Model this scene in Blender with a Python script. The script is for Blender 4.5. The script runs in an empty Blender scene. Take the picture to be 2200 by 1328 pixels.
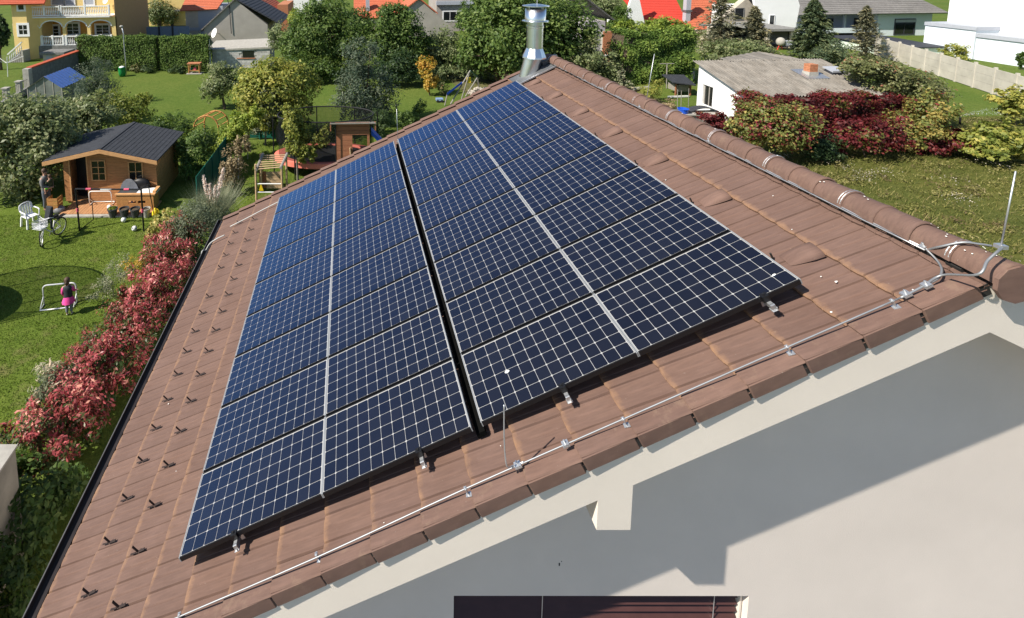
import bpy, bmesh, math, random
import numpy as np
from mathutils import Vector, Matrix, Euler

random.seed(7)
RNG = np.random.default_rng(11)
R = math.radians
S = bpy.context.scene
COL = S.collection

# ------------------------------------------------------------------ camera
FPX, CXP, CYP = 1065.5375, 728.6813, 40.416          # focal length and principal point in pixels of a 2200 x 1328 frame
CE = Euler((1.45556, 0.0163328, 0.0117112), 'XYZ')
CAMR = CE.to_matrix()
CAMP = Vector((1.691028, -4.131902, 10.441169))
cam_data = bpy.data.cameras.new('camera')
cam = bpy.data.objects.new('camera', cam_data)
COL.objects.link(cam)
cam.location = CAMP
cam.rotation_euler = CE
cam_data.sensor_width = 36.0
cam_data.sensor_fit = 'HORIZONTAL'
cam_data.lens = 36.0 * FPX / 2200.0
cam_data.shift_x = (1100 - CXP) / 2200.0
cam_data.shift_y = (CYP - 664) / 2200.0
cam_data.clip_start = 0.05
cam_data.clip_end = 2000
S.camera = cam

# ------------------------------------------------------------------ light
SUN_EL, SUN_AZ = 43.5, 203.0        # elevation; direction TOWARDS the sun in degrees from +X (the light falls to the right and away)
w = bpy.data.worlds.new('World')
S.world = w
w.use_nodes = True
wn = w.node_tree.nodes
wn.clear()
sky = wn.new('ShaderNodeTexSky')
sky.sky_type = 'NISHITA'
sky.sun_disc = False
sky.sun_elevation = R(SUN_EL)
sky.sun_rotation = R(90 - SUN_AZ)
sky.air_density = 1.0
sky.dust_density = 0.35
sky.ozone_density = 2.0
bg = wn.new('ShaderNodeBackground')
bg.inputs['Strength'].default_value = 0.086
wo = wn.new('ShaderNodeOutputWorld')
w.node_tree.links.new(sky.outputs[0], bg.inputs[0])
w.node_tree.links.new(bg.outputs[0], wo.inputs[0])
sun_d = bpy.data.lights.new('sun', 'SUN')
sun_d.energy = 4.9
sun_d.angle = R(0.53)
sun_d.color = (1.0, 0.93, 0.82)
sun = bpy.data.objects.new('sun', sun_d)
COL.objects.link(sun)
sd = Vector((math.cos(R(SUN_AZ)) * math.cos(R(SUN_EL)), math.sin(R(SUN_AZ)) * math.cos(R(SUN_EL)), math.sin(R(SUN_EL))))
sun.rotation_euler = sd.to_track_quat('Z', 'Y').to_euler()
sun.location = sd * 60
S.view_settings.view_transform = 'Standard'
S.view_settings.look = 'None'
S.view_settings.exposure = 0.66
S.view_settings.gamma = 1.0
S.view_settings.use_curve_mapping = False
S.render.engine = 'CYCLES'
S.cycles.max_bounces = 6
S.cycles.transparent_max_bounces = 12

# ------------------------------------------------------------------ photo pixel -> place
def ray(x, y):
    return CAMR @ Vector(((x - CXP) / FPX, -(y - CYP) / FPX, -1.0))
def atz(x, y, z=0.0):
    d = ray(x, y); return CAMP + d * ((z - CAMP.z) / d.z)
def aty(x, y, Y):
    d = ray(x, y); return CAMP + d * ((Y - CAMP.y) / d.y)
def atx(x, y, X):
    d = ray(x, y); return CAMP + d * ((X - CAMP.x) / d.x)
def depth(p):
    return -(CAMR.transposed() @ (Vector(p) - CAMP)).z
def mpp(p):                         # metres per photo pixel at a place
    return depth(p) / FPX

# ------------------------------------------------------------------ naming and linking
def prop(o, label=None, cat=None, group=None, kind=None):
    if label: o['label'] = label
    if cat: o['category'] = cat
    if group: o['group'] = group
    if kind: o['kind'] = kind
    return o
def wm(o):
    m = o.matrix_basis.copy()
    if o.parent:
        m = wm(o.parent) @ o.matrix_parent_inverse @ m
    return m
def put(o, parent=None, world=False):
    COL.objects.link(o)
    if parent is not None:
        o.parent = parent
        if world:
            o.matrix_parent_inverse = wm(parent).inverted()
    return o
def thing(name, label, cat, loc=(0, 0, 0), rot=(0, 0, 0), group=None):
    o = bpy.data.objects.new(name, None)
    o.empty_display_size = 0.2
    o.location = loc
    o.rotation_euler = rot if not isinstance(rot, (int, float)) else (0, 0, rot)
    COL.objects.link(o)
    return prop(o, label, cat, group)
KIDS = {}
def dup(root, loc, rotz=0.0, label=None, scale=None):
    r = root.copy(); COL.objects.link(r)
    r.location = loc; r.rotation_euler = (0, 0, rotz)
    if scale: r.scale = (scale,) * 3
    if label: r['label'] = label
    for ch in [o for o in COL.objects if o.parent == root]:
        c = ch.copy(); COL.objects.link(c); c.parent = r
        for g in [o for o in COL.objects if o.parent == ch]:
            d = g.copy(); COL.objects.link(d); d.parent = c
    return r
def inst(src, parent, loc=(0, 0, 0), rot=(0, 0, 0), scale=(1, 1, 1), name=None):
    o = bpy.data.objects.new(name or src.name.split('.')[0], src.data)
    o.location = loc; o.rotation_euler = rot; o.scale = scale
    COL.objects.link(o)
    if parent: o.parent = parent
    return o

# ------------------------------------------------------------------ mesh collector
class MB:
    def __init__(s): s.v = []; s.f = []
    def poly(s, *pts):
        n = len(s.v); s.v += [tuple(p) for p in pts]; s.f.append(tuple(range(n, n + len(pts)))); return s
    def hexa(s, p):                 # 8 corners: bottom 4 (ccw), top 4
        n = len(s.v); s.v += [tuple(q) for q in p]
        for a in ((3, 2, 1, 0), (4, 5, 6, 7), (0, 1, 5, 4), (1, 2, 6, 5), (2, 3, 7, 6), (3, 0, 4, 7)):
            s.f.append(tuple(n + i for i in a))
        return s
    def box(s, x0, x1, y0, y1, z0, z1):
        return s.hexa([(x0, y0, z0), (x1, y0, z0), (x1, y1, z0), (x0, y1, z0), (x0, y0, z1), (x1, y0, z1), (x1, y1, z1), (x0, y1, z1)])
    def cbox(s, x, y, z, a, b, c):
        return s.box(x - a / 2, x + a / 2, y - b / 2, y + b / 2, z - c / 2, z + c / 2)
    def bar(s, p, q, a, b=None, up=(0, 0, 1)):
        p = Vector(p); q = Vector(q); d = (q - p).normalized(); up = Vector(up)
        if abs(d.dot(up)) > 0.97: up = Vector((0, 1, 0))
        u = d.cross(up).normalized() * (a / 2); v = u.cross(d).normalized() * ((b or a) / 2)
        return s.hexa([p - u - v, q - u - v, q + u - v, p + u - v, p - u + v, q - u + v, q + u + v, p + u + v])
    def tube(s, pts, r, n=8, caps=True, closed=False):
        pts = [Vector(p) for p in pts]; m = len(pts)
        rs = list(r) if isinstance(r, (list, tuple)) else [r] * m
        up = None; base = len(s.v)
        for i in range(m):
            if closed: d = pts[(i + 1) % m] - pts[i - 1]
            else: d = pts[min(i + 1, m - 1)] - pts[max(i - 1, 0)]
            d.normalize()
            if up is None:
                up = Vector((0, 0, 1)) if abs(d.z) < 0.9 else Vector((1, 0, 0))
            u = d.cross(up).normalized(); v = u.cross(d).normalized(); up = v
            for k in range(n):
                a = 2 * math.pi * k / n
                s.v.append(tuple(pts[i] + (u * math.cos(a) + v * math.sin(a)) * rs[i]))
        for i in range(m if closed else m - 1):
            j = (i + 1) % m
            for k in range(n):
                l = (k + 1) % n
                s.f.append((base + i * n + k, base + i * n + l, base + j * n + l, base + j * n + k))
        if caps and not closed:
            s.f.append(tuple(base + k for k in range(n))[::-1]); s.f.append(tuple(base + (m - 1) * n + k for k in range(n)))
        return s
    def lathe(s, prof, c=(0, 0, 0), n=20, cap=True):      # prof: (radius, z) upwards
        base = len(s.v)
        for r, z in prof:
            for k in range(n):
                a = 2 * math.pi * k / n
                s.v.append((c[0] + r * math.cos(a), c[1] + r * math.sin(a), c[2] + z))
        for i in range(len(prof) - 1):
            for k in range(n):
                l = (k + 1) % n
                s.f.append((base + i * n + k, base + i * n + l, base + (i + 1) * n + l, base + (i + 1) * n + k))
        if cap:
            s.f.append(tuple(base + k for k in range(n))[::-1]); e = base + (len(prof) - 1) * n
            s.f.append(tuple(e + k for k in range(n)))
        return s
    def prism(s, ring, off):        # planar ring extruded by vector off
        ring = [Vector(p) for p in ring]; off = Vector(off); n = len(ring); b = len(s.v)
        s.v += [tuple(p) for p in ring] + [tuple(p + off) for p in ring]
        s.f.append(tuple(range(b, b + n))[::-1]); s.f.append(tuple(range(b + n, b + 2 * n)))
        for i in range(n):
            j = (i + 1) % n; s.f.append((b + i, b + j, b + n + j, b + n + i))
        return s
    def ball(s, c, r, n=10, m=7, sq=(1, 1, 1)):
        prof = [(max(1e-4, math.sin(math.pi * i / m)) * r, -math.cos(math.pi * i / m) * r) for i in range(m + 1)]
        b = len(s.v); s.lathe(prof, (0, 0, 0), n, cap=False)
        for i in range(b, len(s.v)):
            x, y, z = s.v[i]; s.v[i] = (c[0] + x * sq[0], c[1] + y * sq[1], c[2] + z * sq[2])
        return s
    def torus(s, c, R_, r, n=28, k=6, axis='z'):
        pts = []
        for i in range(n):
            a = 2 * math.pi * i / n; x, y = R_ * math.cos(a), R_ * math.sin(a)
            p = (x, y, 0) if axis == 'z' else ((x, 0, y) if axis == 'y' else (0, x, y))
            pts.append(Vector(c) + Vector(p))
        return s.tube(pts, r, k, closed=True)
    def build(s, name, m, parent=None, world=False, smooth=False, bevel=0.0, loc=None, fix=True):
        me = bpy.data.meshes.new(name)
        me.from_pydata(s.v, [], s.f)
        if fix:
            bm = bmesh.new(); bm.from_mesh(me); bmesh.ops.recalc_face_normals(bm, faces=bm.faces)
            if bevel: 
                bmesh.ops.remove_doubles(bm, verts=bm.verts, dist=1e-5)
                bmesh.ops.bevel(bm, geom=list(bm.edges), offset=bevel, segments=1, affect='EDGES', clamp_overlap=True)
            bm.to_mesh(me); bm.free()
        if smooth:
            me.polygons.foreach_set('use_smooth', [True] * len(me.polygons))
        for q in (m if isinstance(m, list) else [m]): me.materials.append(q)
        me.update()
        o = bpy.data.objects.new(name, me)
        if loc is not None: o.location = loc
        return put(o, parent, world)

# ------------------------------------------------------------------ materials
class NT:
    def __init__(s, name):
        s.m = bpy.data.materials.new(name); s.m.use_nodes = True
        s.t = s.m.node_tree; s.n = s.t.nodes; s.p = s.n['Principled BSDF']; s.out = s.n['Material Output']
    def new(s, t, **k):
        q = s.n.new(t)
        for a, b in k.items(): setattr(q, a, b)
        return q
    def link(s, a, b): s.t.links.new(a, b)
    def pos(s, obj=False):
        if obj: return s.new('ShaderNodeTexCoord').outputs['Object']
        return s.new('ShaderNodeNewGeometry').outputs['Position']
    def noise(s, co, scale, detail=4, rough=0.55, stretch=None):
        if stretch:
            mp = s.new('ShaderNodeMapping'); mp.inputs['Scale'].default_value = stretch; s.link(co, mp.inputs[0]); co = mp.outputs[0]
        q = s.new('ShaderNodeTexNoise'); q.inputs['Scale'].default_value = scale; q.inputs['Detail'].default_value = detail
        q.inputs['Roughness'].default_value = rough; s.link(co, q.inputs['Vector']); return q.outputs['Fac']
    def ramp(s, fac, stops, interp='LINEAR'):
        q = s.new('ShaderNodeValToRGB'); q.color_ramp.interpolation = interp; e = q.color_ramp.elements
        while len(e) > 1: e.remove(e[-1])
        for i, (p, c) in enumerate(stops):
            el = e[0] if i == 0 else e.new(p)
            el.position = p; el.color = (*c, 1) if len(c) == 3 else c
        s.link(fac, q.inputs[0]); return q.outputs[0]
    def mix(s, fac, a, b, mode='MIX'):
        q = s.new('ShaderNodeMix', data_type='RGBA', blend_type=mode)
        for i, v in ((0, fac), (6, a), (7, b)):
            if hasattr(v, 'is_output'): s.link(v, q.inputs[i])
            else: q.inputs[i].default_value = v if i == 0 else (*v, 1)
        return q.outputs[2]
    def math(s, op, a, b=None, c=None):
        q = s.new('ShaderNodeMath', operation=op)
        for i, v in enumerate((a, b, c)):
            if v is None: continue
            if hasattr(v, 'is_output'): s.link(v, q.inputs[i])
            else: q.inputs[i].default_value = v
        return q.outputs[0]
    def rnd(s): return s.new('ShaderNodeObjectInfo').outputs['Random']
    def bump(s, h, strength=0.3, dist=0.02):
        q = s.new('ShaderNodeBump'); q.inputs['Strength'].default_value = strength; q.inputs['Distance'].default_value = dist
        s.link(h, q.inputs['Height']); s.link(q.outputs[0], s.p.inputs['Normal']); return q
    def col(s, c):
        if hasattr(c, 'is_output'): s.link(c, s.p.inputs['Base Color'])
        else: s.p.inputs['Base Color'].default_value = (*c, 1)
    def set(s, rough=0.7, metal=0.0, spec=0.4):
        s.p.inputs['Roughness'].default_value = rough; s.p.inputs['Metallic'].default_value = metal
        s.p.inputs['Specular IOR Level'].default_value = spec; return s
MATS = {}
def mat(name, c, rough=0.7, metal=0.0, var=0.18, scale=6.0, bump=0.0, bscale=60.0, spec=0.35, var2=0.0, scale2=0.6, rnd=0.0, stretch=None):
    if name in MATS: return MATS[name]
    t = NT(name); t.set(rough, metal, spec); co = t.pos()
    lo = tuple(x * (1 - var) for x in c); hi = tuple(min(1, x * (1 + var)) for x in c)
    col = t.ramp(t.noise(co, scale, 5, 0.6, stretch), [(0.3, lo), (0.7, hi)])
    if var2:
        f = t.ramp(t.noise(co, scale2, 3), [(0.35, (1 - var2,) * 3), (0.65, (1 + var2 * 0.5,) * 3)])
        col = t.mix(1.0, col, f, 'MULTIPLY')
    if rnd:
        f = t.ramp(t.rnd(), [(0, (1 - rnd,) * 3), (1, (1 + rnd,) * 3)])
        col = t.mix(1.0, col, f, 'MULTIPLY')
    t.col(col)
    if bump: t.bump(t.noise(co, bscale, 3), bump, 0.02)
    MATS[name] = t.m; return t.m
# ------------------------------------------------------------------ the house under the panels
AL = 0.463899                       # roof pitch
CA, SA = math.cos(AL), math.sin(AL)
Z0 = 4.75
def RP(v, u, n=0.0):                # a point on the roof: v up the slope, u along the ridge, n off the panel glass
    return Vector((v * CA - n * SA, u, Z0 + v * SA + n * CA))
ROOFROT = (0, -AL, 0)
XR = 6.75                           # ridge
U0, U1, TW, TL, V0 = -0.483, 8.2725, 0.2245, 0.4845, -1.905
TZ = -0.19                          # tile faces below the glass

def tile_mat(name='roof_tile', lichen=True):
    t = NT(name); t.set(0.82, 0, 0.25)
    ob = t.pos(True); wp = t.pos(); k_ = 1.0 if lichen else 1.06
    base = t.ramp(t.noise(wp, 2.2, 5, 0.6), [(0.25, tuple(q * k_ for q in (0.132, 0.079, 0.061))), (0.5, tuple(q * k_ for q in (0.146, 0.090, 0.071))), (0.75, tuple(q * k_ for q in (0.164, 0.102, 0.082)))])
    r = t.ramp(t.rnd(), [(0, (0.93, 0.93, 0.94)), (0.5, (1, 1, 1)), (1, (1.06, 1.05, 1.03))])
    base = t.mix(1.0, base, r, 'MULTIPLY')
    st = t.ramp(t.noise(ob, 14, 4, 0.6, (0.25, 3.2, 1)), [(0.35, (0.86, 0.86, 0.87)), (0.65, (1.08, 1.07, 1.06))])
    base = t.mix(1.0, base, st, 'MULTIPLY')
    sx = t.new('ShaderNodeSeparateXYZ'); t.link(ob, sx.inputs[0])
    e = t.math('MULTIPLY', sx.outputs[0], -11.0); e = t.math('ADD', e, 0.62)
    nz = t.noise(wp, 9, 5, 0.7); nz = t.math('SUBTRACT', nz, 0.5); nz = t.math('MULTIPLY', nz, 1.9)
    f = t.math('ADD', e, nz); q = t.new('ShaderNodeClamp'); t.link(f, q.inputs[0])
    f = t.math('MULTIPLY', q.outputs[0], 0.8)
    if lichen: base = t.mix(f, base, (0.33, 0.19, 0.105))
    else:
        g = t.ramp(t.noise(wp, 6, 5, .7), [(.56, (0, 0, 0)), (.72, (.45, .45, .45))]); base = t.mix(g, base, (0.24, 0.165, 0.115))
    sp = t.ramp(t.noise(wp, 55, 2, 0.5), [(0.735, (0, 0, 0)), (0.76, (1, 1, 1))])
    base = t.mix(t.math('MULTIPLY', sp, 0.16), base, (0.5, 0.45, 0.38))
    t.col(base); t.bump(t.noise(wp, 170, 3, 0.7), 0.22, 0.006)
    return t.m
M_TILE = tile_mat()
M_TILE2 = tile_mat('shaped_tile', False)
M_PLAST = mat('white_plaster', (0.70, 0.635, 0.555), 0.9, var=0.04, scale=1.3, bump=0.2, bscale=170, spec=0.15, var2=0.03)
M_PLAST2 = mat('wall_plaster', (0.69, 0.62, 0.56), 0.9, var=0.045, scale=0.9, bump=0.25, bscale=170, spec=0.15, var2=0.04, scale2=0.4)
M_GUT = mat('dark_gutter', (0.028, 0.022, 0.02), 0.45, var=0.3)
M_GUTRIM = mat('gutter_rim', (0.2, 0.19, 0.18), 0.35, 0.5)
M_ALU = mat('bare_aluminium', (0.33, 0.34, 0.35), 0.5, 0.65, var=0.08)
M_ZINC = mat('zinc_clamp', (0.55, 0.56, 0.57), 0.42, 0.8, var=0.12)
M_LEAD = mat('lead_sheet', (0.13, 0.135, 0.14), 0.6, 0.3, var=0.25, scale=4)
M_DROP = mat('dropping', (0.8, 0.79, 0.74), 0.9, var=0.1)
M_BLACKRUB = mat('dark_seal', (0.02, 0.019, 0.018), 0.8)
M_BLIND = mat('maroon_blind', (0.065, 0.028, 0.025), 0.4, var=0.12)
M_BLINDD = mat('blind_box', (0.03, 0.022, 0.025), 0.6)

house = thing('house', 'cream plastered house with a brown tiled gable roof carrying the solar panels', 'house', (XR, 4.1, 0))
WY = 0.09                            # face of the gable wall
EX0, EX1 = -1.05, 2 * XR + 1.05      # side walls
def rz(x, n=TZ):                     # roof height over x, mirrored beyond the ridge
    xx = x if x <= XR else 2 * XR - x
    return Z0 + (xx + n * SA) / CA * SA + n * CA
# gable wall with the window opening
wx0, wx1, wz1, wz0 = 2.672, 5.555, 4.2, 2.85
m = MB()
ring_top = [(EX0, rz(EX0) - 0.3), (XR, rz(XR) - 0.3), (EX1, rz(EX1) - 0.3)]
def gz(x): return rz(x) - 0.3
T = 0.3
def slab(x0, x1, zb0, zb1, zt0, zt1):
    m.hexa([(x0, WY, zb0), (x1, WY, zb1), (x1, WY + T, zb1), (x0, WY + T, zb0), (x0, WY, zt0), (x1, WY, zt1), (x1, WY + T, zt1), (x0, WY + T, zt0)])
slab(EX0, wx0, 0, 0, gz(EX0), gz(wx0))
slab(wx0, wx1, 0, 0, wz0, wz0)
slab(wx0, wx1, wz1, wz1, gz(wx0), gz(wx1))
slab(wx1, XR, 0, 0, gz(wx1), gz(XR))
slab(XR, EX1, 0, 0, gz(XR), gz(EX1))
m.box(EX0, EX0 + T, WY + T, U1 - 0.5, 0, gz(EX0 + T))
m.box(EX1 - T, EX1, WY + T, U1 - 0.5, 0, gz(EX1 - T))
by = U1 - 0.5
m.hexa([(EX0 + T, by - T, 0), (XR, by - T, 0), (XR, by, 0), (EX0 + T, by, 0), (EX0 + T, by - T, gz(EX0 + T)), (XR, by - T, gz(XR)), (XR, by, gz(XR)), (EX0 + T, by, gz(EX0 + T))])
m.hexa([(XR, by - T, 0), (EX1 - T, by - T, 0), (EX1 - T, by, 0), (XR, by, 0), (XR, by - T, gz(XR)), (EX1 - T, by - T, gz(EX1 - T)), (EX1 - T, by, gz(EX1 - T)), (XR, by, gz(XR))])
m.build('wall', M_PLAST2, house, True)
# plastered eave band (bargeboard) along the gable
YB = -0.458
def bz(x): return 6.07 + (x - 4.0) * 0.4985 if x <= XR else 6.07 + (2 * XR - x - 4.0) * 0.4985
m = MB()
EL, ER = -1.62, 2 * XR + 1.62
for a, b in ((EL, XR), (XR, ER)):
    m.hexa([(a, YB, bz(a)), (b, YB, bz(b)), (b, WY, bz(b)), (a, WY, bz(a)), (a, YB, rz(a) - 0.06), (b, YB, rz(b) - 0.06), (b, WY, rz(b) - 0.06), (a, WY, rz(a) - 0.06)])
m.build('gable_band', M_PLAST, house, True)
m = MB()
px_ = lambda a, b: m.hexa([(a, YB, 5.655), (b, YB, 5.655), (b, WY, 5.655), (a, WY, 5.655), (a, YB, bz(a)), (b, YB, bz(b)), (b, WY, bz(b)), (a, WY, bz(a))]); px_(3.735, 4.018)
m.build('purlin_end', M_PLAST, house, True)
m = MB(); px_(2 * XR - 4.018, 2 * XR - 3.735)
m.build('purlin_end', M_PLAST, house, True)
# window with its venetian blind
win = MB().box(wx0, wx1, WY + 0.2, WY + 0.26, wz0, wz1).build('window', M_BLINDD, house, True)
MB().box(wx0 + 0.002, wx1 - 0.03, WY + 0.06, WY + 0.19, wz1 - 0.055, wz1 - 0.004).build('blind_box', M_BLINDD, win, True)
for i in range(9):
    z = wz1 - 0.085 - i * 0.08
    s_ = MB()
    s_.hexa([(wx0 + 0.015, WY + 0.07, z - 0.04), (wx1 - 0.045, WY + 0.07, z - 0.04), (wx1 - 0.045, WY + 0.075, z - 0.04), (wx0 + 0.015, WY + 0.075, z - 0.04),
             (wx0 + 0.015, WY + 0.125, z + 0.012), (wx1 - 0.045, WY + 0.125, z + 0.012), (wx1 - 0.045, WY + 0.13, z + 0.014), (wx0 + 0.015, WY + 0.13, z + 0.014)])
    s_.build('slat', M_BLIND, win, True)
gd = MB()
for x in (wx0 + 0.9, wx1 - 0.28):
    gd.tube([(x, WY + 0.065, wz1 - 0.06), (x, WY + 0.065, wz0)], 0.004, 5)
gd.build('ladder_cord', M_ZINC, win, True)
gd = MB(); gd.box(wx1 - 0.03, wx1 - 0.012, WY + 0.06, WY + 0.13, wz0, wz1 - 0.01); gd.build('guide_rail', M_PLAST, win, True)
MB().box(3.69, 3.70, WY - 0.004, WY + 0.01, 4.545, 4.575).build('nail_hole', M_BLACKRUB, house, True)
MB().box(3.712, 3.718, WY - 0.004, WY + 0.01, 4.59, 4.597).build('nail_hole', M_BLACKRUB, house, True)

# ---- the roof: a deck, tiles, verge tiles, ridge caps
m = MB()
VA = (XR + TZ * SA) / CA
m.box(V0 + 0.02, VA - 0.1, U0 + 0.05, U1 - 0.05, TZ - 0.13, TZ - 0.06)
roof = m.build('roof', M_BLACKRUB, house)
roof.location = (0, 0, Z0)
roof.rotation_euler = ROOFROT
roof.matrix_parent_inverse = wm(house).inverted()
def grid(mb, us, vs, zf):
    b = len(mb.v); n = len(us)
    for v, zv in vs:
        for u in us: mb.v.append((v + (0.018 * abs(2 * u / TW - 1) ** 4 - .004 if v < .05 else 0), u, zv + zf(u)))
    for i in range(len(vs) - 1):
        for j in range(n - 1):
            mb.f.append((b + i * n + j, b + (i + 1) * n + j, b + (i + 1) * n + j + 1, b + i * n + j + 1))
def tile_into(mb, v=0, u=0, z=0, L=TL, wob=0.0):
    us = [0.002, 0.009, TW * .2, TW * .465, TW * .5, TW * .535, TW * .8, TW - 0.02, TW - 0.014, TW - 0.005]
    zz = [-0.018, 0.0, 0.001, 0.0, -0.008, 0.0, 0.001, 0.001, 0.005, -0.018]
    d = dict(zip(us, zz)); s = MB()
    grid(s, us, [(0.004, -0.034), (0.0, -0.012), (0.010, 0.0), (L + 0.03, -0.036)], lambda q: d[q])
    b = len(mb.v)
    mb.v += [(p[0] + v, p[1] + u, p[2] + z) for p in s.v]; mb.f += [tuple(b + i for i in f) for f in s.f]
m = MB(); tile_into(m)
proto = m.build('roof_tile', M_TILE, roof, smooth=False, fix=False)
first = True
rest = MB()
NK = 39
for n in range(20):
    for k in range(NK):
        v, u = V0 + n * TL, U0 + 0.01 + k * TW
        jz = TZ + random.uniform(-0.003, 0.003)
        hidden = (4 <= n <= 16 and 3 <= k <= 34)
        far = n == 19 or (k >= 36 and 4 <= n <= 16)
        if n == 19: tile_into(rest, v, u, jz, 0.12)
        elif hidden or far: tile_into(rest, v, u, jz)
        else:
            if first: o = proto; first = False
            else: o = inst(proto, roof)
            o.location = (v, u, jz); o.rotation_euler = (random.uniform(-.004, .004), random.uniform(-.003, .003), random.uniform(-.004, .004))
prop(rest.build('roof_tile_field', M_TILE, roof, fix=False), kind='stuff')
# far slope of the roof, tiles joined
m = MB()
for n in range(20):
    for k in range(NK): tile_into(m, V0 + n * TL, U0 + 0.01 + k * TW, TZ, 0.12 if n == 19 else TL)
m.box(V0 + 0.02, VA - 0.1, U0 + 0.05, U1 - 0.05, TZ - 0.13, TZ - 0.06)
back = m.build('back_slope', M_TILE, house, fix=False)
back.location = (2 * XR, 2 * (U0 + U1) / 2, Z0)
back.rotation_euler = Euler((0, -AL, math.pi), 'XYZ')
back.matrix_parent_inverse = wm(house).inverted()
prop(back, kind='stuff')
# verge tiles: a cap over the edge and a flap hanging down the gable
def verge_mesh(sgn):
    m = MB(); L = TL + 0.02; a = 0.0
    W = 0.135; zt0, zt1 = 0.046, 0.016
    # top plate, front lip raised
    m.hexa([(a, 0, zt0 - 0.022), (L, 0, zt1 - 0.022), (L, W, zt1 - 0.022), (a, W, zt0 - 0.022), (a, 0, zt0), (L, 0, zt1), (L, W, zt1 - 0.004), (a, W, zt0 - 0.004)])
    # flap
    m.hexa([(a + .004, -0.012, -0.10), (L - 0.03, 0.006, -0.122), (L - .03, 0.024, -0.122), (a + .004, 0.008, -0.10), (a, -0.016, zt0 - 0.004), (L - .034, 0.004, zt1 - 0.004), (L - .034, 0.026, zt1 - 0.02), (a, 0.012, zt0 - 0.022)])
    return m
MB().box(V0 + .02, VA - .1, U0 + .013, U0 + .021, TZ - .105, TZ - .01).build('verge_gap_shade', M_BLACKRUB, roof)  # black backing added so the gaps between flaps read as shade
vp = verge_mesh(1).build('verge_tile', M_TILE2, roof, bevel=0.009)
for n in range(19):
    for side in (0, 1):
        o = vp if n == 0 and side == 0 else inst(vp, roof)
        if side == 0:
            o.location = (V0 + n * TL + random.uniform(-.004, .004), U0 + random.uniform(-.003, .003), TZ)
            o.rotation_euler = (0, 0, random.uniform(-.006, .006))
        else:
            o.location = (V0 + n * TL, U1 + 0.02, TZ); o.scale = (1, -1, 1)
m = MB()
for n in range(19):
    g = verge_mesh(1); b = len(m.v)
    m.v += [(2 * XR - RP(v, 0, z).x, U0 + u, RP(v, 0, z + TZ).z) for v, u, z in ((p[0] + V0 + n * TL, p[1], p[2]) for p in g.v)]
    m.f += [tuple(b + i for i in f) for f in g.f]
prop(m.build('back_verge', M_TILE2, house, True), kind='stuff')
# ridge caps
RZ = 7.925
def cap_mesh():
    m = MB(); n = 11
    secs = [(0.0, 0.143), (0.0, 0.158), (0.03, 0.158), (0.06, 0.150), (0.345, 0.138)]
    b = 0
    for y, r in secs:
        for i in range(n):
            a = math.pi * (-0.02 + 1.04 * i / (n - 1)); m.v.append((r * .9 * math.cos(a), y, r * math.sin(a)))
    for j in range(len(secs) - 1):
        for i in range(n - 1): m.f.append((j * n + i, j * n + i + 1, (j + 1) * n + i + 1, (j + 1) * n + i))
    return m
ridge = thing('ridge', None, None, (XR, 0, 0)); ridge.name = 'ridge_line'
ridge.parent = house; ridge.matrix_parent_inverse = wm(house).inverted()
cp = cap_mesh().build('ridge_cap', M_TILE2, ridge, smooth=True)
for i in range(29):
    o = cp if i == 0 else inst(cp, ridge)
    o.location = (0, -0.56 + i * 0.30, RZ + random.uniform(-.004, .004)); o.rotation_euler = (random.uniform(-.012, .004), 0, random.uniform(-.012, .012))
m = MB(); ring = [(0.157 * math.cos(2 * math.pi * i / 10 + .3), -0.575, 0.15 * math.sin(2 * math.pi * i / 10 + .3)) for i in range(10)]
m.prism(ring, (0, 0.03, 0)); o = m.build('end_disc', M_TILE2, ridge); o.location = (0.0, 0, RZ - 0.005)
# sealing roll below the caps, folded over each tile
m = MB(); u = U0 + 0.05
while u < U1 - 0.1:
    for a in (0, 1):
        v = 7.365 - (0.03 if a else 0.0)
        m.box(v, 7.5, u + a * TW * .5, u + (a + 1) * TW * .5 - .004, TZ - 0.02 + 0.001 * a, TZ + 0.020 + 0.004 * a)
    u += TW
m.build('ridge_seal', M_BLACKRUB, roof)
# snow guards
g = MB()
g.bar((-0.02, 0, 0.006), (0.09, 0, 0.004), 0.03, 0.008)
g.bar((0, 0, 0.0), (-0.03, 0.0, 0.10), 0.026, 0.010, (1, 0, 0))
g.bar((-0.03, 0, 0.006), (-0.10, -0.005, 0.02), 0.018, 0.010)
M_SNOW = mat('brown_snow_guard', (0.035, 0.022, 0.018), 0.5)
g.v = [(x * .85, y * .85, z * .88) for x, y, z in g.v]
sg = g.build('snow_guard', M_SNOW, roof, bevel=0.002)
first = True
for v, ph in ((-1.25, 0.22), (-0.76, -0.03)):
    for i in range(17):
        u = ph + i * 0.4545
        if u > 7.7: continue
        if random.random() < 0.04 and i > 5: continue
        o = sg if first else inst(sg, roof); first = False
        o.location = (v, u, TZ + 0.004); o.rotation_euler = (0, 0, random.uniform(-.06, .06))
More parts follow.
